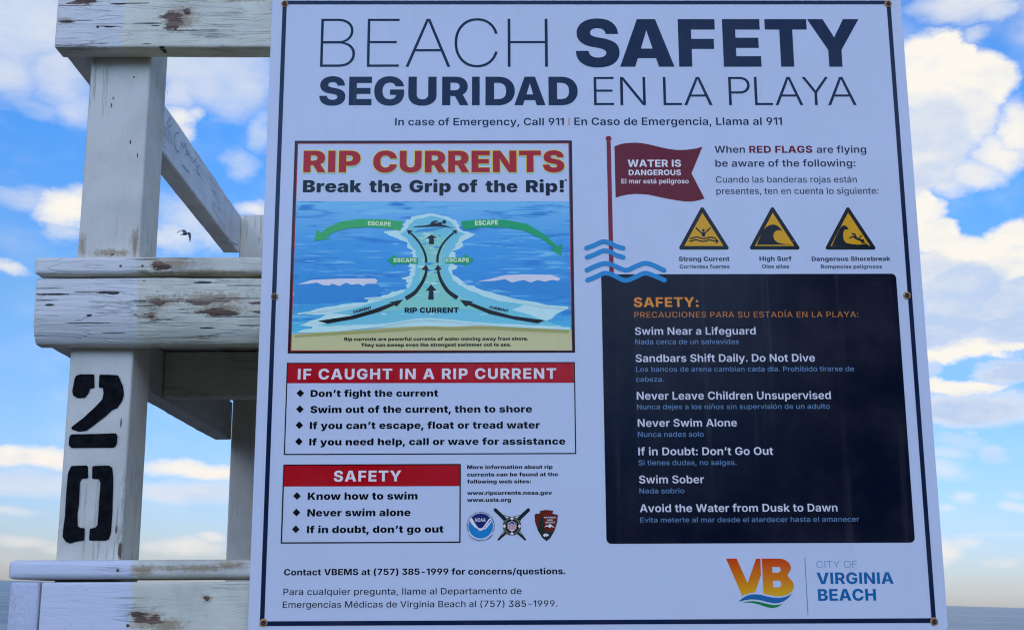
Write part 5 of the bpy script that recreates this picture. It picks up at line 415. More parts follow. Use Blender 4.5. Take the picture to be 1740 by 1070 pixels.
'g':(158,[[77,-55,67,-55,57,-53,49,-51,42,-48,35,-45,30,-40,25,-36,21,-31,18,-25,40,-14,42,-17,44,-20,47,-23,50,-26,54,-28,58,-31,63,-32,70,-33,77,-34,87,-33,96,-30,103,-26,109,-20,112,-12,113,-2,113,25,111,25,109,22,107,19,104,16,101,12,97,9,92,6,86,4,79,3,71,2,60,3,50,6,41,10,33,16,26,24,20,33,16,44,13,56,12,70,13,84,16,97,20,108,26,118,33,126,41,133,50,138,60,141,71,142,79,141,86,140,92,137,97,134,102,131,105,127,108,123,110,120,112,117,114,117,114,140,139,140,139,-3,138,-14,136,-24,131,-32,125,-40,117,-45,109,-50,99,-53,88,-55],[76,24,84,25,91,27,97,30,102,34,106,39,109,46,112,53,113,62,114,71,113,80,112,88,109,96,106,103,102,108,97,113,91,116,84,118,76,119,69,118,62,116,56,113,51,108,46,102,43,95,41,88,39,80,39,71,39,62,41,54,43,46,46,40,51,34,56,30,62,27,69,25]]),
'h':(153,[[45,83,45,0,19,0,19,186,45,186,45,106,41,106,46,117,52,126,59,133,67,138,76,141,87,142,96,141,104,139,112,136,118,131,124,125,128,118,132,109,134,100,134,89,134,0,108,0,108,86,107,95,105,103,100,110,94,115,87,118,78,119,72,118,66,117,61,115,56,111,52,107,49,102,47,97,45,90]]),
'i':(64,[[19,0,19,140,45,140,45,0],[32,162,28,162,24,164,20,166,17,170,16,173,15,177,16,182,17,185,20,189,24,191,28,193,32,193,36,193,40,191,44,189,47,185,48,182,49,177,48,173,47,170,44,166,40,164,36,162]]),
'j':(64,[[19,140,45,140,45,-9,44,-18,43,-26,40,-33,36,-39,31,-44,25,-47,18,-50,10,-52,1,-52,-4,-52,-4,-29,0,-29,6,-29,11,-27,14,-24,17,-20,18,-15,19,-9],[32,162,28,162,24,164,20,166,17,170,16,173,15,177,16,182,17,185,20,189,24,191,28,193,32,193,36,193,40,191,44,189,47,185,48,182,49,177,48,173,47,170,44,166,40,164,36,162]]),
'l':(64,[[45,186,45,0,19,0,19,186]]),
'm':(226,[[19,0,19,140,44,140,44,108,42,108,45,115,48,121,51,127,56,132,61,135,66,138,72,140,78,142,84,142,93,141,101,138,108,133,114,126,118,117,121,107,117,107,120,114,123,120,127,126,131,131,137,135,143,138,149,140,156,142,163,142,171,142,179,140,186,137,192,133,197,127,202,121,205,113,207,104,208,94,208,0,182,0,182,92,181,101,178,108,174,113,168,116,162,118,155,119,149,119,144,117,139,115,135,113,132,109,130,105,128,101,126,95,126,90,126,0,100,0,100,94,100,101,97,107,93,112,88,116,81,118,74,119,69,119,64,118,60,116,56,113,52,109,49,105,47,100,45,94,45,87,45,0]]),
'n':(153,[[45,83,45,0,19,0,19,140,44,140,44,106,41,106,46,117,52,126,59,133,67,138,76,141,87,142,96,141,104,139,112,136,118,131,124,125,128,118,132,109,134,100,134,89,134,0,108,0,108,86,107,95,105,103,100,110,94,115,87,118,78,119,72,118,66,117,61,115,56,111,52,107,49,102,47,97,45,90]]),
'o':(154,[[77,-3,65,-2,53,1,43,6,34,13,27,21,20,31,16,43,13,55,12,69,13,83,16,96,20,107,27,117,34,126,43,132,53,137,65,140,77,142,90,140,101,137,111,132,120,126,128,117,134,107,138,96,141,83,142,69,141,55,138,43,134,31,128,21,120,13,111,6,101,1,90,-2],[77,19,85,20,93,22,99,26,104,31,108,37,112,44,114,52,115,60,116,69,115,78,114,86,112,94,108,101,104,107,99,112,93,116,85,118,77,119,69,118,62,116,56,112,50,107,46,101,43,94,41,86,39,78,39,69,39,60,41,52,43,44,46,37,50,31,56,26,62,22,69,20]]),
'p':(158,[[19,-52,19,140,44,140,44,117,46,117,48,120,51,123,53,127,57,131,61,134,66,137,72,140,79,141,87,142,98,141,108,138,117,133,125,126,132,118,138,108,142,97,145,84,145,70,145,55,142,42,138,31,132,21,125,13,117,6,108,1,98,-2,87,-3,79,-2,72,-1,66,2,61,5,57,8,53,12,51,15,48,19,46,22,45,22,45,-52],[82,20,89,20,96,23,102,26,107,31,112,37,115,44,117,52,119,61,119,70,119,79,117,87,115,95,112,102,107,108,102,113,96,116,89,118,82,119,74,118,67,116,61,113,56,108,52,102,49,96,46,88,45,79,44,70,45,60,46,52,49,44,52,37,56,31,61,26,67,22,74,20]]),
'q':(158,[[139,-52,113,-52,113,22,111,22,110,19,107,15,104,12,101,8,97,5,92,2,86,-1,79,-2,71,-3,60,-2,50,1,41,6,32,13,25,21,20,31,16,42,13,55,12,70,13,84,16,97,20,108,26,118,33,126,41,133,50,138,60,141,71,142,79,141,86,140,92,137,97,134,101,131,105,127,107,123,110,120,111,117,114,117,114,140,139,140],[76,20,84,20,91,22,97,26,102,31,106,37,109,44,111,52,113,60,113,70,113,79,111,88,109,96,106,102,102,108,97,113,91,116,84,118,76,119,68,118,61,116,55,113,50,108,46,102,43,95,41,87,39,79,39,70,39,61,41,52,43,44,46,37,51,31,56,26,62,23,69,20]]),
'r':(98,[[19,0,19,140,44,140,44,118,46,118,49,125,53,130,59,135,66,139,73,141,81,142,83,142,85,142,87,142,89,141,91,141,93,141,93,116,92,116,90,117,87,117,84,117,82,117,79,117,72,117,67,116,61,113,56,110,52,107,49,102,47,97,45,92,45,86,45,0]]),
's':(137,[[68,-3,59,-2,50,-1,42,1,34,5,28,9,23,14,18,20,15,27,13,35,37,40,40,33,43,28,48,24,54,21,61,19,68,19,77,19,84,21,90,24,95,28,97,33,98,38,98,42,96,46,93,50,89,52,84,55,78,56,55,62,43,65,34,70,26,76,21,83,18,91,17,100,18,108,20,115,24,122,29,128,35,132,43,136,51,139,60,141,70,142,80,141,88,140,96,137,102,134,108,130,113,125,117,120,120,114,122,107,99,102,97,106,94,111,90,115,85,118,78,120,70,121,63,120,56,118,51,115,46,111,44,107,43,102,44,97,45,93,48,90,52,87,58,85,65,83,87,78,99,74,108,70,116,64,121,57,124,49,125,40,124,32,122,25,118,18,112,12,106,7,98,3,89,0,79,-2]]),
't':(86,[[77,140,77,118,2,118,2,140],[23,173,49,173,49,37,49,32,51,28,53,25,56,22,60,21,65,21,66,21,68,21,70,21,72,21,74,22,76,22,81,1,78,0,75,-1,72,-1,69,-2,66,-2,63,-2,51,-1,41,3,33,8,28,15,24,24,23,35]]),
'u':(153,[[66,-2,57,-1,49,1,41,4,35,9,29,15,25,22,22,30,20,40,19,51,19,140,45,140,45,54,46,44,48,36,53,30,59,25,66,22,75,21,81,22,87,23,92,25,97,28,101,33,104,37,106,43,108,50,108,57,108,140,134,140,134,0,109,0,109,34,112,34,107,23,101,13,94,7,86,2,77,-1]]),
'v':(146,[[59,0,6,140,34,140,63,59,65,51,68,42,70,33,73,25,75,16,77,7,69,7,71,16,74,25,76,33,78,42,81,51,84,59,112,140,140,140,87,0]]),
'z':(143,[[16,0,16,18,92,115,92,117,18,117,18,140,125,140,125,120,51,24,51,23,127,23,127,0]]),
'Í':(69,[[48,186,48,0,21,0,21,186],[24,204,42,242,69,242,44,204]]),
'á':(145,[[58,-3,49,-3,41,-1,34,2,27,6,22,10,17,16,13,23,11,31,11,40,11,47,13,54,15,59,19,64,23,68,28,71,33,74,39,76,45,78,52,79,58,80,65,81,72,82,79,83,85,84,90,84,93,85,96,87,98,88,100,91,100,94,100,95,100,100,99,104,97,108,95,112,91,115,88,117,83,119,78,120,72,120,67,120,61,119,56,117,52,115,49,112,45,110,43,107,41,104,39,100,15,107,18,115,23,122,29,127,35,132,42,135,49,138,56,140,64,141,72,142,77,141,83,141,89,140,95,138,101,136,107,133,112,129,117,124,121,118,124,111,125,102,126,93,126,0,101,0,101,19,99,19,97,16,95,12,91,9,87,5,83,3,78,0,72,-2,65,-3],[63,18,71,19,77,20,83,23,88,26,92,30,96,35,98,40,100,45,100,50,100,69,99,68,97,67,94,66,91,65,88,64,84,64,81,63,77,63,74,62,71,62,68,61,65,61,60,60,55,59,51,58,47,56,43,54,40,51,38,48,37,44,36,39,37,35,38,31,40,28,42,25,46,22,49,21,54,19,58,19],[60,158,77,195,105,195,80,158]]),
'é':(150,[[79,-3,66,-2,54,1,43,6,34,13,26,21,20,31,16,42,13,55,12,69,13,83,16,95,20,107,26,117,34,125,42,132,53,137,64,140,76,142,84,141,92,140,99,138,106,135,113,131,119,125,124,119,129,112,133,104,136,94,138,83,138,71,138,62,28,62,28,82,125,82,112,75,112,83,111,91,108,98,105,104,101,110,96,114,90,117,84,119,76,120,69,119,62,117,56,114,51,110,46,104,43,99,40,92,39,85,38,78,38,65,39,55,41,47,43,40,47,33,52,28,58,24,64,21,71,20,79,19,84,19,89,20,93,21,97,23,101,25,104,28,107,31,109,35,111,39,136,33,133,26,130,20,125,14,119,9,113,5,105,2,97,-1,88,-2],[65,158,82,195,110,195,85,158]]),
'í':(64,[[19,0,19,140,45,140,45,0],[21,158,39,195,66,195,41,158]]),
'ñ':(153,[[45,83,45,0,19,0,19,140,44,140,44,106,41,106,46,117,52,126,59,133,67,138,76,141,87,142,96,141,104,139,112,136,118,131,124,125,128,118,132,109,134,100,134,89,134,0,108,0,108,86,107,95,105,103,100,110,94,115,87,118,78,119,72,118,66,117,61,115,56,111,52,107,49,102,47,97,45,90],[93,163,90,163,87,164,84,165,81,166,78,167,75,169,73,170,70,171,68,173,66,173,64,174,62,174,60,174,59,173,57,171,56,169,56,166,55,164,39,164,39,171,41,178,44,184,49,188,54,191,60,191,63,191,67,191,70,190,72,189,75,187,77,186,80,184,82,183,84,182,86,181,89,180,91,180,93,181,94,181,96,183,97,185,98,188,98,191,115,191,114,183,112,176,109,171,104,167,99,164]]),
'ó':(154,[[77,-3,65,-2,53,1,43,6,34,13,27,21,20,31,16,43,13,55,12,69,13,83,16,96,20,107,27,117,34,126,43,132,53,137,65,140,77,142,90,140,101,137,111,132,120,126,128,117,134,107,138,96,141,83,142,69,141,55,138,43,134,31,128,21,120,13,111,6,101,1,90,-2],[77,19,85,20,93,22,99,26,104,31,108,37,112,44,114,52,115,60,116,69,115,78,114,86,112,94,108,101,104,107,99,112,93,116,85,118,77,119,69,118,62,116,56,112,50,107,46,101,43,94,41,86,39,78,39,69,39,60,41,52,43,44,46,37,50,31,56,26,62,22,69,20],[66,158,84,195,111,195,87,158]]),
}),
}
CAP=1490.0
_gc={}
def glyph(wk,ch):
    k=(wk,ch)
    if k not in _gc:
        u=GLY[wk][0]; a,cs=GLY[wk][1][ch]; a*=u; cs=[[(c[i]*u,c[i+1]*u) for i in range(0,len(c),2)] for c in cs]
        v,f=fill(cs) if cs else ([],[])
        xs=[p[0] for c in cs for p in c] or [0,a]
        _gc[k]=(a,v,f,min(xs),max(xs))
    return _gc[k]
class Print:
    """collects flat printed shapes (mm on the board) into one mesh; each layer sits 0.1 mm above the one below"""
    def __init__(s): s.v=[];s.f=[];s.mi=[];s.m=[];s.tiny=0
    def add(s,vs,fs,mat,layer,uniq=False):
        if uniq: s.tiny=(s.tiny+1)%40
        y=-.0041-layer*.00011-s.tiny*.0000012
        k=len(s.v); s.v+=[(x/1000,y,z/1000) for x,z in vs]
        if mat not in s.m: s.m.append(mat)
        mi=s.m.index(mat)
        for f in fs:
            (ax,az),(bx,bz),(cx,cz)=[vs[i] for i in f[:3]]
            ar=(bx-ax)*(cz-az)-(bz-az)*(cx-ax)
            s.f.append([k+i for i in (f if ar>0 else f[::-1])]); s.mi.append(mi)
    def text(s,mat,layer,st,wk,x0,x1,zb,cap,ls,ang):
        pens=[];pen=0
        for ch in st:
            g=glyph(wk,ch); pens.append((pen,g)); pen+=g[0]+ls*2048
        lo=pens[0][1][3]; hi=pens[-1][0]+pens[-1][1][4]
        kx=(x1-x0)/(hi-lo); kz=cap/CAP; ca,sa=math.cos(R(ang)),math.sin(R(ang))
        sh=[(0,0)]
        if mat=='yellow': sh=[(1.1*math.cos(a*math.pi/4),1.1*math.sin(a*math.pi/4)) for a in range(8)]
        for j,(dx,dz) in enumerate(sh):
            for p,g in pens:
                if not g[2]: continue
                V=[]
                for x,y in g[1]:
                    X=(x+p-lo)*kx+dx; Z=y*kz+dz
                    V.append((x0+X*ca-Z*sa,zb+X*sa+Z*ca))
                s.add(V,g[2],mat,layer+j*.12,True)
        if mat=='yellow':
            for p,g in pens:
                s.add([(x0+(x+p-lo)*kx+1.0,zb+y*kz-1.9) for x,y in g[1]],g[2],'aqua',layer-.6,True)
    def letter(s,mat,layer,ch,wk,x0,x1,zb,cap):
        a,v,f,lo,hi=glyph(wk,ch); kx=(x1-x0)/(hi-lo); kz=cap/CAP
        s.add([(x0+(x-lo)*kx,zb+y*kz) for x,y in v],f,mat,layer,True)
    def arctext(s,mat,layer,st,wk,cx,cz,r,cap,a0,a1):
        kz=cap/CAP; adv=[glyph(wk,c)[0] for c in st]; tot=sum(adv)
        up=a1<a0; pos=0
        for c,ad in zip(st,adv):
            g=glyph(wk,c); am=a0+(a1-a0)*(pos+ad/2)/tot; pos+=ad
            rot=R(am-90 if up else am+90); kx=abs(R(a1-a0))*r/tot
            ox,oz=cx+r*math.cos(R(am)),cz+r*math.sin(R(am))
            V=[]
            for x,y in g[1]:
                X=(x-g[0]/2)*kx;Z=y*kz-cap/2
                V.append((ox+X*math.cos(rot)-Z*math.sin(rot),oz+X*math.sin(rot)+Z*math.cos(rot)))
            if g[2]: s.add(V,g[2],mat,layer,True)
    def poly(s,mat,layer,cs):
        v,f=fill(cs,'eo'); s.add(v,f,mat,layer,True)
    def rrect(s,mat,layer,x0,x1,z0,z1,rad,th,which):
        def rr(x0,x1,z0,z1,r):
            out=[]
            for (cx,cz,a),w in zip(((x0,z1,90),(x1,z1,0),(x1,z0,-90),(x0,z0,-180)),which):
                q=r if w=='1' else .01
                ccx=cx+(q if cx==x0 else -q);ccz=cz+(q if cz==z0 else -q)
                for i in range(7):
                    an=R(a+90-i*15); out.append((ccx+q*math.cos(an),ccz+q*math.sin(an)))
            return out
        cs=[rr(x0,x1,z0,z1,rad)]
        if th: cs.append(rr(x0+th,x1-th,z0+th,z1-th,max(.05,rad-th)))
        s.poly(mat,layer,cs)
    def disc(s,mat,layer,cx,cz,r,r2):
        c=lambda q:[(cx+q*math.cos(i*math.pi/20),cz+q*math.sin(i*math.pi/20)) for i in range(40)]
        s.poly(mat,layer,[c(r)]+([c(r2)] if r2 else []))
    def stroke(s,mat,layer,pts,w0,w1,closed,cap,smooth):
        if smooth and len(pts)>2:
            P=[Vector(p) for p in pts];Q=[]
            P=[2*P[0]-P[1]]+P+[2*P[-1]-P[-2]]
            for i in range(1,len(P)-2):
                for j in range(6):
                    u=j/6;a,b,c,d=P[i-1:i+3]
                    Q.append(.5*((2*b)+(c-a)*u+(2*a-5*b+4*c-d)*u*u+(3*b-a-3*c+d)*u**3))
            Q.append(P[-2]);pts=Q
        pts=[Vector(p) for p in pts];n=len(pts)
        for i in range(n-1):
            a,b=pts[i],pts[i+1];d=(b-a)
            if d.length<1e-6: continue
            wa=(w0+(w1-w0)*i/(n-1))/2;wb=(w0+(w1-w0)*(i+1)/(n-1))/2
            def nrm(k):
                p=pts[max(0,k-1)];q=pts[min(n-1,k+1)]
                if not smooth: p,q=a,b
                e=(q-p).normalized();return Vector((-e.y,e.x))
            na,nb=nrm(i),nrm(i+1)
            V=[a+na*wa,a-na*wa,b-nb*wb,b+nb*wb]
            s.add([tuple(v) for v in V],[(0,1,2),(0,2,3)],mat,layer,not smooth)
        if cap:
            ends=[(pts[0],w0),(pts[-1],w1)] if smooth else [(p,w0) for p in pts[:-1]]
            for p,w in ends:
                s.add([(p.x+w/2*math.cos(k*math.pi/8),p.y+w/2*math.sin(k*math.pi/8)) for k in range(16)],[tuple(range(16))],mat,layer,True)
    def build(s,name,parent):
        return mesh_obj(name,s.v,s.f,[MATS[m] for m in s.m],parent,mi=s.mi)
# ------------------------------------------------------------------ stand frame (leans a little in the sand)
STAND=Matrix(((0.999527,0.000056,-0.030746,0.000000),(0.000056,0.999993,0.003659,0.000000),(0.030746,-0.003659,0.999521,1.687196),(0.000000,0.000000,0.000000,1.000000)))        # metres: origin at the middle of the sign's lower border
def frame_empty(name,local):
    o=bpy.data.objects.new(name,None); COL.objects.link(o); o.empty_display_size=.2
    o.matrix_world=STAND@Matrix.Translation(local); return o
def down(local): return tuple(-c for c in local)
# ------------------------------------------------------------------ ground, sea
m,t,b=bsdf('sand',(.09,.078,.06),.9,.2)
tc=t.n('ShaderNodeTexCoord').outputs['Object']
t.l.new(t.mix(t.ramp(t.noise(tc,.7,6,.65),.3,.75),(.06,.052,.041),(.12,.104,.082)),b.inputs['Base Color'])
bp=t.n('ShaderNodeBump',{'Height':t.noise(tc,3.5,6,.6),'Strength':.6,'Distance':.08}); t.l.new(bp.outputs[0],b.inputs['Normal'])
SAND=m
xs=[-3000,-600,-200]+[-100+8*i for i in range(26)]+[200,600,3000]; ys=[-4000,-800,-250]+[-120+4*i for i in range(31)]+[4+2*i for i in range(1,24)]+[70,110,400]
V=[];Fc=[]
for y in ys:
    for x in xs:
        z=-max(0,(y-12))*.05 if y<60 else -2.4-(y-60)*.03
        V.append((x,y,z+.05*noise.noise((x*.21,y*.33,1))-.02*max(0,1-math.hypot(x,y)/3)))
for j in range(len(ys)-1):
    for i in range(len(xs)-1):
        k=j*len(xs)+i; Fc.append((k,k+1,k+len(xs)+1,k+len(xs)))
o=mesh_obj('beach',V,Fc,SAND,smooth=True); tag(o,None,None,'structure')
m,t,b=bsdf('sea_water',(.03,.075,.10),.12,.5)
tc=t.n('ShaderNodeTexCoord').outputs['Object']
h=t.m('ADD',t.m('MULTIPLY',t.noise(t.mapping(tc,(.05,.11,1)),1,6,.6,.3),1.2),t.m('MULTIPLY',t.noise(t.mapping(tc,(.5,1.0,1)),1,5,.6),.28))
bp=t.n('ShaderNodeBump',{'Height':h,'Strength':1.0,'Distance':1.0}); t.l.new(bp.outputs[0],b.inputs['Normal'])
pat=t.noise(t.mapping(tc,(.010,.045,1)),1,8,.75)
t.l.new(t.mix(t.ramp(pat,.35,.7),(.012,.045,.07),(.26,.26,.24)),b.inputs['Base Color'])
b.inputs['Roughness'].default_value=.3
V=[(-40000,34,-1.0),(40000,34,-1.0),(40000,60000,-1.0),(-40000,60000,-1.0)]
o=mesh_obj('sea',V,[(0,1,2,3)],m); tag(o,None,None,'structure')
# ------------------------------------------------------------------ beachfront hotel behind the viewer (shades the stand, mirrored in the sign)
m1,t,b=bsdf('hotel_concrete',(.34,.31,.28),.85,.2)
tc=t.n('ShaderNodeTexCoord').outputs['Object']; t.l.new(t.mix(t.noise(tc,.4,5,.6),(.26,.24,.22),(.42,.39,.35)),b.inputs['Base Color'])
m2,_,_=bsdf('hotel_glass',(.03,.04,.05),.08,.5)
root=bpy.data.objects.new('beachfront_hotel',None); COL.objects.link(root); root.location=(0,-74,0)
tag(root,'stepped beachfront hotel behind the viewer, showing only as dark mirror shapes in the glossy sign','hotel')
def boxes(name,lst,mat,parent):
    V=[];Fc=[]
    for x0,x1,y0,y1,z0,z1 in lst:
        k=len(V);V+=[(x,y,z) for x in(x0,x1) for y in(y0,y1) for z in(z0,z1)]
        Fc+=[(k+a,k+b,k+c,k+d) for a,b,c,d in((0,1,3,2),(4,6,7,5),(0,4,5,1),(2,3,7,6),(0,2,6,4),(1,5,7,3))]
    return mesh_obj(name,V,Fc,mat,parent)
for x0,x1,hh in ((-84,-4.5,18.6),(-4.5,20,8.6),(20,66,27)):
    n=int(hh/3.1); wl=boxes('wall',[(x0,x1,-16,-1.8,0,hh)],m1,root)
    boxes('roof',[(x0-.3,x1+.3,-16.3,-1.5,hh,hh+.5)],m1,wl)
    sl_=[];rl=[];gl=[];dv=[]
    for k in range(1,n+1):
        z=k*hh/n-.2; sl_.append((x0+.2,x1-.2,-1.79,0,z-.22,z-.01)); 
        rl.append((x0+.2,x1-.2,-.08,0,z,z+1.0))
    for i in range(int((x1-x0)/4)):
        xx=x0+.9+i*4
        dv.append((xx-.75,xx-.55,-1.77,-.09,.1,hh-.1))
    for k in range(n):
        z=k*hh/n; boxes('window',[(x0+.6,x1-.6,-1.79,-1.70,z+.25,z+2.35)],m2,wl)
    boxes('balcony',sl_,m1,wl); boxes('balcony_railing',rl,m1,wl); boxes('partition',dv,m1,wl)
# ------------------------------------------------------------------ painted timber
def wood(name,axis,left_col=(.74,.69,.57),base=(.80,.73,.50),split_x=None,chips=(),cracks=(),rust=(),dirt=.35,wear=.0,dark=0,rough_end=False,grain=1.0):
    """old brushed white paint over softwood. axis = grain direction; chips/rust/cracks = (x,y,z,rx,ry,rz) in metres"""
    m,t,b=bsdf(name,base,.55,.35)
    tc=t.n('ShaderNodeTexCoord').outputs['Object']
    st={'x':(1,1,1),'y':(1,1,1),'z':(1,1,1)}[axis]
    ax='xyz'.index(axis)
    g=[150,150,150]; g[ax]=5; gn=t.noise(t.mapping(tc,tuple(g)),1,5,.6,.35)
    g2=[46,46,46]; g2[ax]=2.2; gn2=t.noise(t.mapping(tc,tuple(g2),(3.1,1.7,2.3)),1,6,.62,.6)
    bl=t.noise(tc,11,6,.6); bl2=t.noise(tc,38,5,.65)
    col=t.mix(t.ramp(bl,.3,.75),base,tuple(c*.86 for c in base))
    if split_x is not None:
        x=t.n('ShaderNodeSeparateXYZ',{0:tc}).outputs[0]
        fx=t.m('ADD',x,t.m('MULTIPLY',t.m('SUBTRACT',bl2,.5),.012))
        old=t.ramp(fx,split_x-.003,split_x+.003)  # mask: 0 left of the colour split, 1 right of it
        col=t.mix(old,left_col,col)  # less yellow base colour left of the split
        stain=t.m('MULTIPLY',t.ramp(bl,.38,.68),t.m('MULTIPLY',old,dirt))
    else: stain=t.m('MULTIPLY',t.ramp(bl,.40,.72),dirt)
    col=t.mix(stain,col,(.46,.42,.30))
    col=t.mix(t.m('MULTIPLY',t.ramp(gn,.56,.72),.30*grain),col,(.36,.35,.33))
    # hairline checks along the grain
    pk=t.ramp(t.noise(tc,6,3,.5),.50,.66)
    ck=t.m('MULTIPLY',t.ramp(t.m('ABSOLUTE',t.m('SUBTRACT',gn2,.5)),.012,.003),pk)
    col=t.mix(t.m('MULTIPLY',ck,.75*grain),col,(.07,.06,.05))
    # speckles of mildew
    vo=t.n('ShaderNodeTexVoronoi',{'Vector':tc,'Scale':95.0})
    sp=t.m('MULTIPLY',t.ramp(vo.outputs['Distance'],.17,.10),t.ramp(t.noise(tc,9,4,.6),.56,.68))
    col=t.mix(t.m('MULTIPLY',sp,.7*min(1,dirt*2)),col,(.13,.10,.06))
    wr=t.m('SUBTRACT',t.noise(tc,150,6,.75,.4),.5); wa=[280,280,280]; wa[ax]=20
    wr2=t.m('SUBTRACT',t.noise(t.mapping(tc,tuple(wa)),1,5,.65,.3),.5)
    def field(lst,wt,w2):
        f=-3.0
        for c in lst:
            q=t.v('MULTIPLY',t.v('SUBTRACT',tc,tuple(c[:3])),tuple(1/r for r in c[3:6]))
            f=t.m('MAXIMUM',f,t.m('SUBTRACT',1.0,t.v('LENGTH',q)))
        return t.m('ADD',f,t.m('ADD',t.m('MULTIPLY',wr,wt),t.m('MULTIPLY',wr2,w2)))
    g3=[30,30,30]; g3[ax]=3.2
    ring=t.m('ABSOLUTE',t.m('SUBTRACT',t.m('FRACT',t.m('MULTIPLY',t.noise(t.mapping(tc,tuple(g3),(7,2,5)),1,3,.5,.4),13.0)),.5))
    ring=t.m('MULTIPLY',t.ramp(ring,.13,.02),t.ramp(bl2,.36,.6))
    col=t.mix(t.m('MULTIPLY',ring,.20*grain),col,(.30,.29,.28))
    hh=t.m('ADD',t.m('MULTIPLY',gn,.0018*grain),t.m('ADD',t.m('MULTIPLY',ck,-.0015),t.m('MULTIPLY',ring,-.0009*grain)))
    if rust:
        rf=field(rust,2.4,1.6)
        col=t.mix(t.m('MULTIPLY',t.ramp(rf,-.15,.75),.8),col,(.33,.22,.10))
    if cracks:
        cf=field(cracks,1.3,2.2)
        col=t.mix(t.ramp(cf,.02,.16),col,(.045,.036,.03)); hh=t.m('ADD',hh,t.m('MULTIPLY',t.ramp(cf,0,.3),-.004))
    if chips:
        cf=field(chips,1.2,3.4)
        wd=t.mix(t.ramp(gn,.35,.7),(.09,.045,.025),(.24,.135,.08))
        edge=t.ramp(cf,-.10,.05)
        col=t.mix(t.m('MULTIPLY',edge,.55),col,(.30,.24,.16))
        col=t.mix(t.ramp(cf,.04,.10),col,wd); hh=t.m('ADD',hh,t.m('MULTIPLY',t.ramp(cf,.02,.12),-.0022))
    if rough_end:
        hh=t.m('ADD',hh,t.m('MULTIPLY',t.noise(t.mapping(tc,(160,160,90)),1,4,.7),.004))
    t.l.new(col,b.inputs['Base Color'])
    bp=t.n('ShaderNodeBump',{'Height':hh,'Strength':.7,'Distance':1.0}); t.l.new(bp.outputs[0],b.inputs['Normal'])
    t.l.new(t.ramp(bl2,.3,.7,.42,.68),b.inputs['Roughness'])
    return m
def timber(name,mat,parent,x0,x1,y0,y1,z0,z1,axis,r=.004,amp=.0007,prof=None,loc=None,seg=.03,freq=9):
    """a sawn board with eased, slightly uneven edges"""
    rng={'x':(x0,x1),'y':(y0,y1),'z':(z0,z1)}
    oth=[a for a in 'xyz' if a!=axis]; (u0,u1),(v0,v1)=rng[oth[0]],rng[oth[1]]
    if prof is None:
        prof=[]
        for cu,cv,a in((u0,v0,180),(u1,v0,270),(u1,v1,0),(u0,v1,90)):
            du=r if cu==u0 else -r; dv=r if cv==v0 else -r
            pts=[(cu+du+r*math.cos(R(a+k*22.5)),cv+dv+r*math.sin(R(a+k*22.5))) for k in range(5)]
            e=.45*r
            def inset(p,q,dd):
                # support point beyond the arc end, along the flat
                return p
            prof+=pts
        # support loops on the flats
        out=[];n=len(prof)
        for i in range(n):
            out.append(prof[i])
            if i%5==4:
                p,q=Vector(prof[i]),Vector(prof[(i+1)%n]);L=(q-p).length
                if L>.006: out.append(tuple(p+(q-p)*(.002/L)));out.append(tuple(q+(p-q)*(.002/L)))
        prof=out
    a0,a1=rng[axis];n=max(2,int((a1-a0)/seg));ts=[a0,a0+r*.35]+[a0+r+(a1-a0-2*r)*i/n for i in range(n+1)]+[a1-r*.35,a1]
    cu=sum(p[0] for p in prof)/len(prof);cv=sum(p[1] for p in prof)/len(prof)
    mu,Mu=min(p[0] for p in prof),max(p[0] for p in prof);mv,Mv=min(p[1] for p in prof),max(p[1] for p in prof)
    V=[];Fc=[];np_=len(prof)
    for i,tt in enumerate(ts):
        ins=r if i in(0,len(ts)-1) else (r*.3 if i in(1,len(ts)-2) else 0)
        for u,v in prof:
            u2=max(mu+ins,min(Mu-ins,u));v2=max(mv+ins,min(Mv-ins,v))
            p={axis:tt,oth[0]:u2,oth[1]:v2};P=Vector((p['x'],p['y'],p['z']))
            dirv=Vector((0,0,0));dirv['xyz'.index(oth[0])]=u-cu;dirv['xyz'.index(oth[1])]=v-cv
            dirv.normalize()
            P+=dirv*amp*(noise.noise(P*freq)+.6*noise.noise(P*freq*4+Vector((5,3,1))))
            V.append(P)
    for i in range(len(ts)-1):
        for j in range(np_):
            a=i*np_+j;b_=i*np_+(j+1)%np_;Fc.append((a,b_,b_+np_,a+np_))
    Fc.append(tuple(range(np_))[::-1]);Fc.append(tuple((len(ts)-1)*np_+j for j in range(np_)))
    o=mesh_obj(name,V,Fc,mat,parent,loc,smooth=True,sharp=50)
    bm=bmesh.new();bm.from_mesh(o.data);bmesh.ops.recalc_face_normals(bm,faces=bm.faces);bm.to_mesh(o.data);bm.free()
    return o
BASE=(0,.6,-1.70)
chair=frame_empty('lifeguard_chair',BASE); tag(chair,'tall weathered white wooden lifeguard chair stencilled 20, standing behind the safety sign','lifeguard chair')
UP=down(BASE)
XL,XR=-.770,.459
CH_TOP=((-0.6027, 0.0, 0.8558, 0.0161, 0.02, 0.007), (-0.6053, 0.0, 0.8411, 0.0073, 0.02, 0.0062), (-0.5809, 0.0, 0.8632, 0.0058, 0.02, 0.0049), (-0.5989, 0.0, 0.8476, 0.0117, 0.02, 0.0056), (-0.7336, 0.0, 0.879, 0.0191, 0.02, 0.0049), (-0.601, 0.0, 0.8393, 0.0088, 0.02, 0.0034))
RU_TOP=((-0.5915, 0.0, 0.854, 0.034, 0.02, 0.0214), (-0.7553, 0.0, 0.8485, 0.0153, 0.02, 0.0061), (-0.5034, 0.0, 0.8836, 0.0513, 0.02, 0.0061))
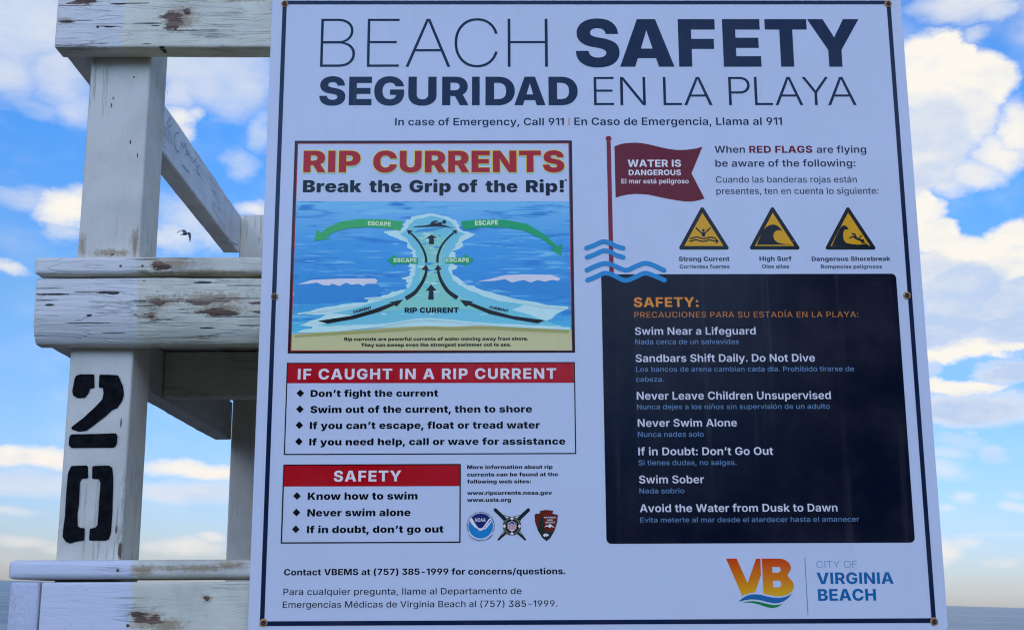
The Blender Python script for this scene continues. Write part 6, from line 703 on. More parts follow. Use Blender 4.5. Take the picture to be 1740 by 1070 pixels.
CR_TOP=((-0.6822, 0.0, 0.8752, 0.0119, 0.02, 0.0016), (-0.6609, 0.0, 0.8762, 0.0273, 0.02, 0.0009), (-0.7552, 0.0, 0.8476, 0.0127, 0.02, 0.0022), (-0.7316, 0.0, 0.8494, 0.017, 0.02, 0.0007), (-0.6918, 0.0, 0.8393, 0.0085, 0.02, 0.0015), (-0.6919, 0.0, 0.8402, 0.0204, 0.02, 0.0008), (-0.6336, 0.0, 0.8448, 0.0221, 0.02, 0.0008), (-0.6249, 0.0, 0.8411, 0.0102, 0.02, 0.0009), (-0.582, 0.0, 0.8338, 0.034, 0.02, 0.0006), (-0.7544, 0.0, 0.8725, 0.0383, 0.02, 0.0006), (-0.5946, 0.0, 0.831, 0.0153, 0.02, 0.0006), (-0.6146, 0.0, 0.8082, 0.0051, 0.02, 0.0013), (-0.636, 0.0, 0.8128, 0.0076, 0.02, 0.0007))
CH_MID=((-0.5996, 0.0, 0.4303, 0.009, 0.02, 0.004), (-0.5414, 0.0, 0.4301, 0.0153, 0.02, 0.0033), (-0.5149, 0.0, 0.4167, 0.0208, 0.02, 0.0053), (-0.5311, 0.0, 0.4176, 0.0223, 0.02, 0.002), (-0.5042, 0.0, 0.4142, 0.0153, 0.02, 0.0039), (-0.4636, 0.0, 0.4291, 0.0083, 0.02, 0.002), (-0.4599, 0.0, 0.4166, 0.007, 0.02, 0.002), (-0.6091, 0.0, 0.4112, 0.0015, 0.02, 0.0022))
RU_MID=((-0.598, 0.0, 0.4311, 0.0259, 0.02, 0.0102), (-0.5254, 0.0, 0.4351, 0.0608, 0.02, 0.0117), (-0.5126, 0.0, 0.4209, 0.0485, 0.02, 0.0102), (-0.6067, 0.0, 0.4128, 0.0097, 0.02, 0.0087))
CR_MID=((-0.5738, 0.0, 0.4319, 0.089, 0.02, 0.0007), (-0.6195, 0.0, 0.4253, 0.0178, 0.02, 0.0007), (-0.493, 0.0, 0.4358, 0.0486, 0.02, 0.0006), (-0.6717, 0.0, 0.4446, 0.0162, 0.02, 0.0022), (-0.6619, 0.0, 0.4429, 0.0081, 0.02, 0.002), (-0.696, 0.0, 0.4455, 0.0211, 0.02, 0.0008), (-0.7531, 0.0, 0.4506, 0.0324, 0.02, 0.0006), (-0.7484, 0.0, 0.4423, 0.0226, 0.02, 0.0015), (-0.7518, 0.0, 0.4339, 0.0162, 0.02, 0.0006), (-0.7473, 0.0, 0.4273, 0.0073, 0.02, 0.0016), (-0.6922, 0.0, 0.4122, 0.004, 0.02, 0.0015), (-0.5316, 0.0, 0.3953, 0.0113, 0.02, 0.0011), (-0.6931, 0.0, 0.4023, 0.029, 0.02, 0.0006), (-0.5387, 0.0, 0.4585, 0.0114, 0.02, 0.0015), (-0.4776, 0.0, 0.4542, 0.0325, 0.02, 0.0006), (-0.6601, 0.0, 0.389, 0.0177, 0.02, 0.0006), (-0.62, 0.0, 0.4612, 0.0032, 0.02, 0.0006), (-0.4919, 0.0, 0.4101, 0.0485, 0.02, 0.0006), (-0.4672, 0.0, 0.3984, 0.0242, 0.02, 0.0006))
CH_PMID=((-0.6025, 0.0, 0.4822, 0.0084, 0.02, 0.006), (-0.5926, 0.0, 0.4796, 0.0126, 0.02, 0.0034))
RU_PMID=((-0.5766, 0.0, 0.4855, 0.0326, 0.02, 0.0088), (-0.605, 0.0, 0.4839, 0.0122, 0.02, 0.0103), (-0.5435, 0.0, 0.4736, 0.0895, 0.02, 0.003))
CH_LOW=((-0.5977, 0.0, 0.0072, 0.0099, 0.02, 0.0057), (-0.5837, 0.0, 0.0034, 0.0119, 0.02, 0.005), (-0.6041, 0.0, 0.0118, 0.0052, 0.02, 0.0044), (-0.5808, 0.0, 0.0072, 0.0079, 0.02, 0.0038), (-0.5145, 0.0, 0.0324, 0.0027, 0.02, 0.0025), (-0.6148, 0.0, -0.0017, 0.002, 0.02, 0.0019))
RU_LOW=((-0.59, 0.0, 0.0057, 0.0261, 0.02, 0.0152), (-0.5665, 0.0, -0.0019, 0.0307, 0.02, 0.0111), (-0.513, 0.0, 0.0324, 0.0069, 0.02, 0.0056))
RU_PLOW=((-0.5974, 0.0, 0.0691, 0.0201, 0.02, 0.0112), (-0.5318, 0.0, 0.0711, 0.0697, 0.02, 0.0056), (-0.4855, 0.0, 0.0747, 0.0232, 0.02, 0.0069))
CH_POST=((-0.6424, 0.04, 0.0959, 0.0021, 0.02, 0.0091), (-0.7317, 0.04, 0.0923, 0.0017, 0.02, 0.0091), (-0.6512, 0.045, 0.2685, 0.0014, 0.02, 0.0066), (-0.6487, 0.045, 0.1237, 0.0014, 0.02, 0.0052))
CR_POST=((-0.6918, 0.04, 0.745, 0.001, 0.02, 0.0021), (-0.6936, 0.04, 0.7341, 0.0009, 0.02, 0.0037), (-0.6637, 0.04, 0.7781, 0.0012, 0.02, 0.0012), (-0.6778, 0.04, 0.5092, 0.0033, 0.02, 0.0011), (-0.6629, 0.04, 0.6778, 0.0009, 0.02, 0.0032), (-0.6515, 0.04, 0.6572, 0.0008, 0.02, 0.0042))
RU_POST=((-0.6796, 0.04, 0.5118, 0.0375, 0.02, 0.0067), (-0.6473, 0.04, 0.5291, 0.0084, 0.02, 0.0226), (-0.7219, 0.04, 0.5206, 0.0067, 0.02, 0.0188))
beam_top=wood('paint_top_beam','x',split_x=-.672,chips=CH_TOP,cracks=CR_TOP,rust=RU_TOP,dirt=.25)
beam_mid=wood('paint_middle_beam','x',split_x=-.628,chips=CH_MID,cracks=CR_MID,rust=RU_MID,dirt=.35,grain=1.2)
plank_mid=wood('paint_seat_plank','x',split_x=-.632,chips=CH_PMID,rust=RU_PMID,dirt=.6,base=(.72,.66,.47))
beam_low=wood('paint_low_beam','x',split_x=-.612,left_col=(.68,.66,.64),chips=CH_LOW,rust=RU_LOW,dirt=.5,base=(.74,.67,.46),grain=.35)
plank_low=wood('paint_foot_plank','x',split_x=-.612,left_col=(.68,.66,.64),chips=(),rust=RU_PLOW,dirt=.75,base=(.70,.64,.47),grain=.35)
postm=wood('paint_post','z',base=(.72,.65,.49),dirt=.22,grain=.25,chips=CH_POST,cracks=CR_POST,rust=RU_POST)
railm=wood('paint_rail','y',base=(.66,.65,.60),dirt=.15,grain=.4)
endm=wood('paint_end_grain','y',base=(.66,.65,.66),dirt=.05,grain=.2,rough_end=True)
joistm=wood('paint_joist','x',base=(.66,.61,.45),dirt=.4,grain=.6)
# posts
posts=[]
for px in (-.728,.333):
    for (y0,y1,top) in ((.0385,.127,.893),(1.155,1.243,.909)):
        dx=.006 if y0>1 else 0
        p=timber('post',postm,chair,px-(dx if px<0 else 0),px+.088+(dx if px>0 else 0),y0,y1,-1.95,top,'z',r=.0032,amp=.0004,loc=UP,seg=.04,freq=5); posts.append(p)
# beams, planks
timber('top_beam',beam_top,chair,XL,XR,0,.038,.8075,.897,'x',r=.0035,loc=UP)
mp=[(.0,.4645),(.0,.462),(-.0005,.440),(-.0005,.418),(.0002,.410),(.0030,.400),(.0080,.388),(.0135,.3785),(.0175,.3745),(.021,.3735),(.034,.3735),(.038,.3765),(.038,.380),(.038,.462),(.0355,.4650),(.0035,.4652)]
timber('seat_beam',beam_mid,chair,XL+.001,XR-.014,0,.038,.3735,.4665,'x',prof=mp,amp=.0012,loc=UP,r=.003)
timber('seat_plank',plank_mid,chair,-.7735,XR-.012,-.0015,.141,.4708,.4955,'x',r=.006,loc=UP)
deck=[]
for k in range(7): timber('seat_plank',plank_mid,chair,-.7735,XR-.012,.146+k*.1445,.285+k*.1445,.4695,.4955,'x',r=.006,loc=UP)
timber('foot_beam',beam_low,chair,-.7318,XR-.014,.001,.0385,-.060,.0540,'x',r=.003,loc=UP)
timber('foot_plank',plank_low,chair,-.7765,XR-.010,-.0025,.141,.0578,.0825,'x',r=.0075,loc=UP)
# side rails on the outside of the posts
for xr,e in ((XL,1),(XR-.038,-1)):
    r1=timber('arm_rail',railm,chair,xr,xr+.038,.0395,1.153,.815,.9035,'y',r=.0035,amp=.0012,loc=UP)
    timber('seat_rail',railm,chair,xr+.0005,xr+.0375,.0395,1.153,.381,.4675,'y',r=.0035,amp=.0018,loc=UP)
    timber('foot_rail',endm,chair,xr-.002,xr+.0362,.0,1.153,-.060,.0540,'y',r=.0025,amp=.0012,loc=UP)
    if e==1: rail=r1
timber('seat_joist',joistm,chair,-.7315,.420,.546,.584,.3845,.4665,'x',r=.003,amp=.001,loc=UP)
timber('back_beam',joistm,chair,-.639,.331,1.160,1.198,.3845,.4665,'x',r=.003,loc=UP)
# stencilled number on the post
m,t,b=bsdf('stencil_paint',(.008,.008,.009),.8,.06)
tc=t.n('ShaderNodeTexCoord').outputs['Object']
t.l.new(t.mix(t.ramp(t.noise(tc,90,5,.7),.35,.75),(.004,.004,.005),(.013,.013,.014)),b.inputs['Base Color'])
mo,t,b=bsdf('stencil_overspray',(.02,.02,.022),.7,.2)
tc=t.n('ShaderNodeTexCoord').outputs['Object']
t.l.new(t.ramp(t.noise(tc,520,3,.75),.53,.80,0,.55),b.inputs['Alpha'])
STEN=[[[(-0.7175, 0.3353), (-0.7109, 0.3374), (-0.6922, 0.3374), (-0.6907, 0.3181), (-0.6965, 0.3168), (-0.6987, 0.3095), (-0.7031, 0.3042), (-0.7126, 0.3036), (-0.7195, 0.3074), (-0.7213, 0.3136), (-0.7197, 0.3285)], [(-0.6855, 0.3368), (-0.6722, 0.3365), (-0.6593, 0.3359), (-0.6563, 0.3305), (-0.6514, 0.3202), (-0.6491, 0.308), (-0.6517, 0.2986), (-0.658, 0.2892), (-0.6637, 0.2874), (-0.6737, 0.2772), (-0.6888, 0.2653), (-0.6976, 0.2586), (-0.7081, 0.2571), (-0.7189, 0.2608), (-0.7179, 0.2645), (-0.7053, 0.2747), (-0.6879, 0.292), (-0.6792, 0.3014), (-0.6779, 0.3095), (-0.679, 0.3176), (-0.6849, 0.3187)], [(-0.7184, 0.2536), (-0.6881, 0.2541), (-0.6577, 0.2548), (-0.6546, 0.2518), (-0.655, 0.2399), (-0.6578, 0.2351), (-0.6868, 0.2349), (-0.7171, 0.2348), (-0.7208, 0.2388), (-0.721, 0.2494)]], [[(-0.7154, 0.2102), (-0.6926, 0.2109), (-0.6911, 0.1931), (-0.6992, 0.1926), (-0.7021, 0.1879), (-0.7017, 0.1717), (-0.7012, 0.1561), (-0.7023, 0.1457), (-0.7011, 0.1289), (-0.6979, 0.1268), (-0.6911, 0.126), (-0.6907, 0.1096), (-0.7018, 0.1081), (-0.7099, 0.1053), (-0.7161, 0.1084), (-0.7204, 0.1148), (-0.7202, 0.1303), (-0.7192, 0.1458), (-0.7198, 0.1718), (-0.7192, 0.2005)], [(-0.6865, 0.2101), (-0.6642, 0.2108), (-0.6593, 0.2077), (-0.6569, 0.1951), (-0.6552, 0.1507), (-0.6553, 0.1197), (-0.6578, 0.1107), (-0.6629, 0.109), (-0.6837, 0.1093), (-0.6847, 0.1121), (-0.6845, 0.1255), (-0.6771, 0.1268), (-0.6742, 0.1301), (-0.6743, 0.156), (-0.6742, 0.1873), (-0.6761, 0.192), (-0.6861, 0.1928)]]]
def chaik(c):
    o=[]
    for i in range(len(c)):
        a,b_=Vector(c[i]),Vector(c[(i+1)%len(c)]); o+=[a*.91+b_*.09,a*.09+b_*.91]
    return [(p.x+.00035*noise.noise((p.x*900,p.y*900,0)),p.y+.00035*noise.noise((p.x*900,p.y*900,7))) for p in o]
for dig in STEN:
    V=[];Fc=[];mi=[]
    for c in dig:
        c=chaik(c)
        cen=Vector((sum(p[0] for p in c)/len(c),sum(p[1] for p in c)/len(c)))
        ar=sum(c[i][0]*c[(i+1)%len(c)][1]-c[(i+1)%len(c)][0]*c[i][1] for i in range(len(c)))
        grow=[]
        for i in range(len(c)):
            e=(Vector(c[(i+1)%len(c)])-Vector(c[i-1]));nn=Vector((e.y,-e.x)).normalized()*(1 if ar>0 else -1)
            grow.append(tuple(Vector(c[i])+nn*.0028))
        for cc,y,k in ((grow,.03790,1),(c,.03775,0)):
            v,f=fill([cc]); q=len(V); V+=[(x,y,z) for x,z in v]
            for ff in f:
                a,b_,c_=[Vector(v[i]) for i in ff[:3]]
                up_=(b_-a).cross(c_-a)>0
                Fc.append([q+i for i in (ff if up_ else ff[::-1])]); mi.append(k)
    mesh_obj('stencil_digit',V,Fc,[m,mo],posts[0],mi=mi)
# pencil graffiti on the inner face of the arm rail, scuffs on the post
gm,_,_=bsdf('pencil_lead',(.22,.24,.30),.6,.3)
GR=[[(0.4733, 0.8773), (0.4841, 0.8663), (0.5023, 0.8616)], [(0.4815, 0.8786), (0.4982, 0.8947)], [(0.4862, 0.8697), (0.5037, 0.8825)], [(0.5634, 0.8884), (0.5396, 0.8794), (0.5305, 0.8663), (0.5363, 0.8529), (0.5551, 0.8488), (0.5693, 0.8531)], [(0.5771, 0.8598), (0.5854, 0.8787), (0.5995, 0.8711), (0.612, 0.8865), (0.6244, 0.8729)], [(0.6171, 0.8622), (0.6296, 0.8788), (0.6508, 0.8701)], [(0.6224, 0.8673), (0.6435, 0.874)], [(0.6593, 0.8609), (0.6622, 0.8783), (0.6805, 0.87), (0.6913, 0.8824), (0.7107, 0.8706)], [(0.7324, 0.8822), (0.7135, 0.8736), (0.7245, 0.8703), (0.7106, 0.8548)], [(0.7292, 0.8644), (0.736, 0.865)], [(0.5972, 0.8373), (0.6285, 0.8382), (0.6518, 0.8421)], [(0.4584, 0.9343), (0.4675, 0.9247)], [(0.9511, 0.7936), (1.1262, 0.8269), (1.1277, 0.8415)], [(0.8474, 0.8697), (0.8859, 0.869), (0.8985, 0.8554)]]
for st in GR:
    V=[];Fc=[]
    for (ya,za),(yb,zb) in zip(st,st[1:]):
        d_=Vector((yb-ya,zb-za));n_=Vector((-d_.y,d_.x)).normalized()*.0009
        k=len(V);V+=[(-.7305,ya+n_.x,za+n_.y),(-.7305,ya-n_.x,za-n_.y),(-.7305,yb-n_.x,zb-n_.y),(-.7305,yb+n_.x,zb+n_.y)];Fc.append((k,k+1,k+2,k+3))
    mesh_obj('pencil_mark',V,Fc,gm,rail)
# ------------------------------------------------------------------ the sign
SB=(0,-.0025,-.018)
sign=frame_empty('beach_safety_sign',SB); tag(sign,'large bilingual beach safety sign with rip current chart, bolted to the wooden chair','sign')
SU=down(SB)
bw,bh,z0,z1=.4572,.4572,-.0185,.8935
out=[]
for cx,cz,a in((-bw,z0,180),(bw,z0,270),(bw,z1,0),(-bw,z1,90)):
    q=.014;ccx=cx+(q if cx<0 else -q);ccz=cz+(q if cz==z0 else -q)
    for k in range(9): out.append((ccx+q*math.cos(R(a+k*11.25)),ccz+q*math.sin(R(a+k*11.25))))
n=len(out);V=[(x,-.0040,z) for x,z in out]+[(x*1.0006,-.0036,z) for x,z in out]+[(x*1.0006,-.0012,z) for x,z in out]+[(x,-.0009,z) for x,z in out]
Fc=[tuple(range(n)),tuple(3*n+i for i in range(n))[::-1]]+[(k*n+i,(k+1)*n+i,(k+1)*n+(i+1)%n,k*n+(i+1)%n) for k in range(3) for i in range(n)]
board=mesh_obj('board',V,Fc,MATS['board'],sign,SU)
ITEMS=[
('border','navy',1,'R',(-442.2,442.2,-3,878.2,0.5,6,'1111')),
('title_lettering','navy',1,'L',('B','t',-385.54,-335.59,775.45,74.34)),
('title_lettering','navy',1,'L',('E','t',-318.38,-272.29,775.4,74.38)),
('title_lettering','navy',1,'L',('A','t',-262.9,-198.44,775.36,74.4)),
('title_lettering','navy',1,'L',('C','t',-192.54,-130.54,775.32,74.42)),
('title_lettering','navy',1,'L',('H','t',-116.07,-58.2,775.28,74.45)),
('title_lettering','navy',1,'L',('S','K',-17.79,45.25,775.4,73.68)),
('title_lettering','navy',1,'L',('A','K',45.59,123.89,775.36,73.7)),
('title_lettering','navy',1,'L',('F','K',130.64,184.08,775.31,73.74)),
('title_lettering','navy',1,'L',('E','K',194.94,249.3,775.27,73.76)),
('title_lettering','navy',1,'L',('T','K',256.63,317.46,775.23,73.78)),
('title_lettering','navy',1,'L',('Y','K',318.64,393.69,775.19,73.81)),
('title_lettering','navy',1,'L',('S','K',-385.13,-348,716.95,43.43)),
('title_lettering','navy',1,'L',('E','K',-343.05,-310.57,716.92,43.43)),
('title_lettering','navy',1,'L',('G','K',-307,-264.32,716.88,43.44)),
('title_lettering','navy',1,'L',('U','K',-258.27,-217.96,716.83,43.46)),
('title_lettering','navy',1,'L',('R','K',-210.06,-172.03,716.79,43.47)),
('title_lettering','navy',1,'L',('I','K',-167.35,-156.32,716.76,43.48)),
('title_lettering','navy',1,'L',('D','K',-148.05,-106.14,716.73,43.48)),
('title_lettering','navy',1,'L',('A','K',-106.8,-62.22,716.69,43.49)),
('title_lettering','navy',1,'L',('D','K',-57.86,-16.19,716.65,43.5)),
('title_lettering','navy',1,'L',('E','l',6.96,35.74,716.8,43.01)),
('title_lettering','navy',1,'L',('N','l',44.75,81.1,716.76,43.02)),
('title_lettering','navy',1,'L',('L','l',106.35,132.76,716.71,43.03)),
('title_lettering','navy',1,'L',('A','l',135.95,176.6,716.67,43.05)),
('title_lettering','navy',1,'L',('P','l',200.15,230.81,716.62,43.06)),
('title_lettering','navy',1,'L',('L','l',237.32,263.18,716.59,43.06)),
('title_lettering','navy',1,'L',('A','l',266.67,306.5,716.55,43.08)),
('title_lettering','navy',1,'L',('Y','l',305.89,344.19,716.52,43.08)),
('title_lettering','navy',1,'L',('A','l',341.99,383.01,716.48,43.09)),
('emergency_line','navy',1,'T',('In case of Emergency, Call 911','s',-276.47,-36.47,686.48,11.04,0,0)),
('emergency_line','navy',1,'T',('En Caso de Emergencia, Llama al 911','s',-21.71,274.47,686.62,11.33,0,0)),
('emergency_line','orange',1,'P',([(-30,697.7),(-28.4,697.7),(-28.5,686.3),(-30.2,686.3)],)),
('rip_current_poster','maroon_black',1,'R',(-417.8,-25.5,357.7,663.7,0.2,3.9,'1111')),
('rip_current_poster','red',1,'R',(-414,-29.5,360.9,660.1,0.2,1,'1111')),
('rip_current_poster/picture','print_water',1,'P',([(-413.4,574.4),(-29.4,573.8),(-29.4,376.8),(-413,377.8)],)),
('rip_current_poster/picture','print_sand',3,'P',([(-412.5,361.9),(-412.6,384.8),(-366.9,387.3),(-319.8,390.1),(-275,393.6),(-230.1,395.6),(-199.3,394.6),(-161.5,395.7),(-118.9,393.9),(-71.5,391.8),(-30.1,390.3),(-29.6,360.9)],)),
('rip_current_poster/picture','print_sand_dark',4,'S',([(-409.2,381.4),(-355,384.9),(-284.3,389),(-230,392.3),(-189.8,391.2),(-154.4,392.6),(-95.2,390),(-33.7,387.4)],3.8,5.2,0,0,1)),
('rip_current_poster/heading','yellow',2,'T',('RIP','k',-404.62,-324.33,616.71,32,0,0)),
('rip_current_poster/heading','yellow',2,'T',('CURRENTS','k',-306.37,-36.82,616.44,32.03,0,0)),
('rip_current_poster/heading','red_deep',4,'T',('RIP','k',-404.62,-324.33,616.71,32,0,0)),
('rip_current_poster/heading','red_deep',4,'T',('CURRENTS','k',-306.37,-36.82,616.44,32.03,0,0)),
('rip_current_poster/heading','black',2,'T',('Break','k',-404.21,-322.02,587.48,17.76,0,0)),
('rip_current_poster/heading','black',2,'T',('the','k',-311.13,-265.89,587.37,17.77,0,0)),
('rip_current_poster/heading','black',2,'T',('Grip','k',-254.76,-196.91,587.28,17.78,0,0)),
('rip_current_poster/heading','black',2,'T',('of','k',-186.5,-159.37,587.19,17.78,0,0)),
('rip_current_poster/heading','black',2,'T',('the','k',-147.98,-103.15,587.12,17.79,0,0)),
('rip_current_poster/heading','black',2,'T',('Rip!','k',-91.04,-37.69,587.02,17.79,0,0)),
('rip_current_poster/heading','black',2,'C',(-34.8,604.8,1.4,0)),
('rip_current_poster/surf','foam',2,'P',([(-223.8,556.4),(-228.9,555.8),(-235.4,554.4),(-243.7,553.3),(-244.2,552.6),(-252.3,551.3),(-252.4,547.8),(-258.5,547),(-259.8,543.6),(-260.2,542.2),(-264.1,540.4),(-261.3,537.4),(-263.7,535.2),(-272.4,532.6),(-275.8,531.8),(-282.2,531),(-289.3,530.4),(-289,528.2),(-283.8,525.9),(-281.2,523.7),(-276.8,522.4),(-271.4,520.2),(-268.7,519.1),(-265.9,517.1),(-263.4,516.9),(-256.5,513.9),(-256.7,509.4),(-256.6,506.6),(-249.7,502.9),(-249.1,501),(-251.8,499.3),(-248.3,496.6),(-249.3,494.7),(-248.8,491.8),(-253,490.6),(-258.2,488.6),(-257.9,486.2),(-253.6,485.1),(-253.8,481.9),(-255.9,479.8),(-249.9,478),(-254.7,474.3),(-250.8,472.8),(-253.6,469.2),(-251.8,467.5),(-255.8,465.5),(-260.1,464.3),(-262.9,463.9),(-263.5,461.8),(-258.4,461.4),(-257.4,459.4),(-257.8,457),(-253.7,455.6),(-258.7,453.2),(-256.9,450.7),(-256.4,448.3),(-261.6,446.4),(-263.9,446.8),(-270.2,444.8),(-269.7,444.2),(-275.3,444.4),(-279.8,442.7),(-276.9,442.6),(-282.1,441.2),(-281,440.2),(-290.6,438.8),(-291.3,437.1),(-301.6,434.9),(-304.6,435.2),(-308.7,433.4),(-309.4,432.4),(-310.6,429.3),(-315.7,428.9),(-328.7,428.6),(-335.3,427.3),(-343.8,426.5),(-354.1,424),(-368.2,422.5),(-381,419.7),(-392.9,414.9),(-406.9,412.4),(-397.6,412.7),(-385.2,411.6),(-376.8,411.3),(-366.9,412),(-375.4,406.6),(-388.8,403.1),(-395.2,399.3),(-406.2,395.8),(-402.3,396.6),(-393.6,395.9),(-391.1,394.9),(-385.4,395.2),(-385.7,392.2),(-395.4,391.5),(-400.4,389.8),(-403.4,387.4),(-355.2,389.7),(-275,393.8),(-237.2,395.2),(-189.8,393.6),(-154.4,395),(-95.2,392.4),(-33.7,389.8),(-30.1,391.4),(-39.3,392.9),(-50.3,396.6),(-56.8,398.8),(-65,401.9),(-55.6,406.2),(-51,411.4),(-43.8,415.3),(-32.6,419.8),(-45.5,423.1),(-63.7,424.5),(-78,428.5),(-93.5,431),(-101.8,432.2),(-112.5,434.6),(-120.3,437.4),(-132.4,440.1),(-142.6,443.6),(-149.1,444.8),(-154.2,446.7),(-161.3,449.3),(-163,451.7),(-167.7,452.7),(-174,453.2),(-174.9,454.6),(-179.5,455),(-177.7,457.3),(-178.9,457.8),(-180.3,459.1),(-183,461.4),(-185.5,463.9),(-188.2,465.2),(-188.2,465.5),(-193.3,467.7),(-192.9,469),(-194.1,470.7),(-194,471.7),(-195,473.7),(-189.9,475.8),(-187.6,476.8),(-188.1,477.9),(-186.6,480.4),(-191.4,482.1),(-192.3,483.6),(-193.7,485.8),(-193.2,487.7),(-193,490.6),(-188.3,494.6),(-190.6,496.1),(-189,499),(-190.7,499.8),(-196,501.6),(-192.3,502.1),(-187.6,503.4),(-183.6,505.4),(-179.5,508.3),(-177.6,508.4),(-179.7,509.6),(-179.2,511.6),(-178.2,512),(-181.9,514),(-177.8,517.1),(-171.3,520),(-165.6,523.6),(-161.9,525.6),(-169.7,527.7),(-171.8,529.3),(-179.1,530.2),(-182.1,532.1),(-185.4,536.4),(-182.7,538.1),(-188,542.3),(-187.9,543.5),(-189.1,546.6),(-192.8,547),(-196.8,549.2),(-200.3,551.4)],)),
('rip_current_poster/surf','aqua',3,'P',([(-223.5,552.8),(-230.1,551.1),(-236.3,549.1),(-244,548.4),(-248.8,545.5),(-249.8,542.7),(-254.3,541),(-255.8,536.5),(-257,534.8),(-259.2,531.2),(-263.4,529.7),(-263.6,528),(-267,526.1),(-263.2,524),(-261,522.2),(-257.4,520.4),(-255.4,515.4),(-251.7,509.4),(-247.2,504.6),(-244.6,502),(-245.4,498),(-243,493.9),(-244.2,489.6),(-244.9,483.7),(-244.9,479.1),(-244.8,475.4),(-245.7,471.8),(-245.3,468.2),(-249.5,463.7),(-248.8,461.5),(-250,456.9),(-250.3,454.8),(-252,453.2),(-252.8,450.3),(-258.1,447.5),(-259.7,443.6),(-264.9,441.6),(-268.7,439.2),(-271.3,438.7),(-274.5,437.1),(-283.6,434.4),(-290.7,432),(-298.1,430),(-309.4,427),(-315.5,424.8),(-324.7,421.6),(-336.6,418.6),(-349.3,416),(-361,413.2),(-349.9,413),(-339.5,412.1),(-327.8,409.9),(-338.4,406.7),(-347,404.3),(-356,401.2),(-364.7,400.1),(-371.1,397.9),(-379.6,396.4),(-368.4,395.8),(-358.9,395.8),(-347.6,396.6),(-325.2,397.5),(-298.6,398.2),(-275.1,400.4),(-237.4,403.2),(-221,402.5),(-205.6,403.3),(-190.6,401.4),(-174.1,400.6),(-158.7,400.3),(-143.1,398.8),(-124.4,398.2),(-103.6,397.8),(-83.9,395.8),(-71.5,396.4),(-59.6,395.2),(-48.4,394.7),(-56.7,399.4),(-65.9,402.7),(-76.7,406.3),(-87.7,410.9),(-98.8,414.5),(-112,417.8),(-105.4,420.6),(-100.6,422.3),(-94.9,425),(-109.3,428.1),(-127.8,429.9),(-141.4,434.2),(-150,436.8),(-159.8,441.9),(-168,444.3),(-175.4,447.9),(-179,450.8),(-186.4,454.5),(-187,456.6),(-191.9,459.1),(-193.2,461.6),(-195.4,466.6),(-195.9,469),(-198.5,472.6),(-200,476.7),(-198.2,479.8),(-197.5,484.1),(-197,489.5),(-198.9,492.4),(-198.5,497.4),(-195.7,500.5),(-194,503.4),(-190.1,507),(-189.7,511.9),(-186.4,514.5),(-185.2,518.5),(-183.5,522.3),(-179.3,524.9),(-175.8,525.9),(-178.6,527.8),(-184.4,529.3),(-189.2,531.7),(-189.3,536.5),(-192.8,539.4),(-194.8,542.8),(-199.5,545.9),(-204.1,547.7),(-207.5,548.9)],)),
('rip_current_poster/surf','print_green',4,'P',([(-226.6,529.7),(-231.5,527.2),(-235.8,526.6),(-239,524.8),(-238.3,519.6),(-237.6,515.1),(-237.6,508.7),(-237.2,505),(-237,498.5),(-234.5,495.3),(-237.1,490.4),(-236.6,485.5),(-237.4,480.2),(-238.5,473.2),(-240.2,468.4),(-240.1,462.4),(-240,459.5),(-237.5,456.4),(-239,453.4),(-240.9,448.3),(-245,445.1),(-246.6,440.9),(-252.3,437.3),(-257.7,433.3),(-262.3,431.6),(-269.6,428.3),(-274.9,426.7),(-280.4,425.6),(-290.1,421.4),(-299.9,419.1),(-309.7,417.9),(-302.3,417.7),(-292.7,416.2),(-285.9,415.7),(-271.5,417.2),(-259.4,419.2),(-246.9,420.9),(-222,416.7),(-214.8,417.6),(-204.6,420),(-193.8,421.3),(-180.7,418.8),(-166.8,418.3),(-154.4,415.7),(-145.4,415.5),(-135.6,415.1),(-125.4,413.4),(-135,416.7),(-149,420.7),(-158.4,424.8),(-166.7,428.4),(-177.7,434.3),(-187.7,437.5),(-192.8,443.2),(-197.7,446.8),(-201.4,453.5),(-204.8,457.6),(-206.6,463),(-208.9,466.9),(-207.8,473.7),(-208.6,479.2),(-207.9,485.1),(-208.3,489),(-206.6,493.6),(-207.2,500.1),(-206.8,504.6),(-204.5,508.5),(-201.6,514.6),(-205.3,516.8),(-204.8,521.9),(-207.4,524.4)],)),
('rip_current_poster/surf','foam',5,'P',([(-234.7,521.7),(-229.5,523.8),(-223.5,523.1),(-219.7,522.2),(-225.7,520.6),(-230.2,520.9)],)),
('rip_current_poster/surf','foam',5,'P',([(-156.2,411),(-153.5,412.1),(-150.3,411.7),(-148.4,411.2),(-151.5,410.4),(-153.9,410.6)],)),
('rip_current_poster/surf','aqua',5,'P',([(-223.7,525.2),(-220.7,526.6),(-217.3,526.2),(-215.2,525.5),(-218.6,524.5),(-221.1,524.7)],)),
('rip_current_poster/surf','foam',5,'P',([(-237.3,476.5),(-235.7,477.4),(-233.7,477.1),(-232.5,476.7),(-234.4,476),(-235.9,476.1)],)),
('rip_current_poster/surf','aqua',5,'P',([(-287,416.2),(-281.5,417.3),(-275.2,417),(-271.3,416.4),(-277.6,415.6),(-282.3,415.8)],)),
('rip_current_poster/surf','foam',5,'P',([(-245.7,438),(-240.9,438.9),(-235.4,438.6),(-232,438.2),(-237.5,437.5),(-241.6,437.7)],)),
('rip_current_poster/surf','foam',5,'P',([(-227.5,505.7),(-224.2,507),(-220.5,506.6),(-218.1,506),(-221.8,505),(-224.7,505.2)],)),
('rip_current_poster/surf','foam',5,'P',([(-233.7,525.3),(-228.9,527.2),(-223.3,526.6),(-219.8,525.7),(-225.3,524.3),(-229.5,524.6)],)),
('rip_current_poster/surf','print_blue',5,'P',([(-231.7,484.4),(-226.9,485.3),(-221.4,485),(-217.9,484.6),(-223.4,483.9),(-227.6,484)],)),
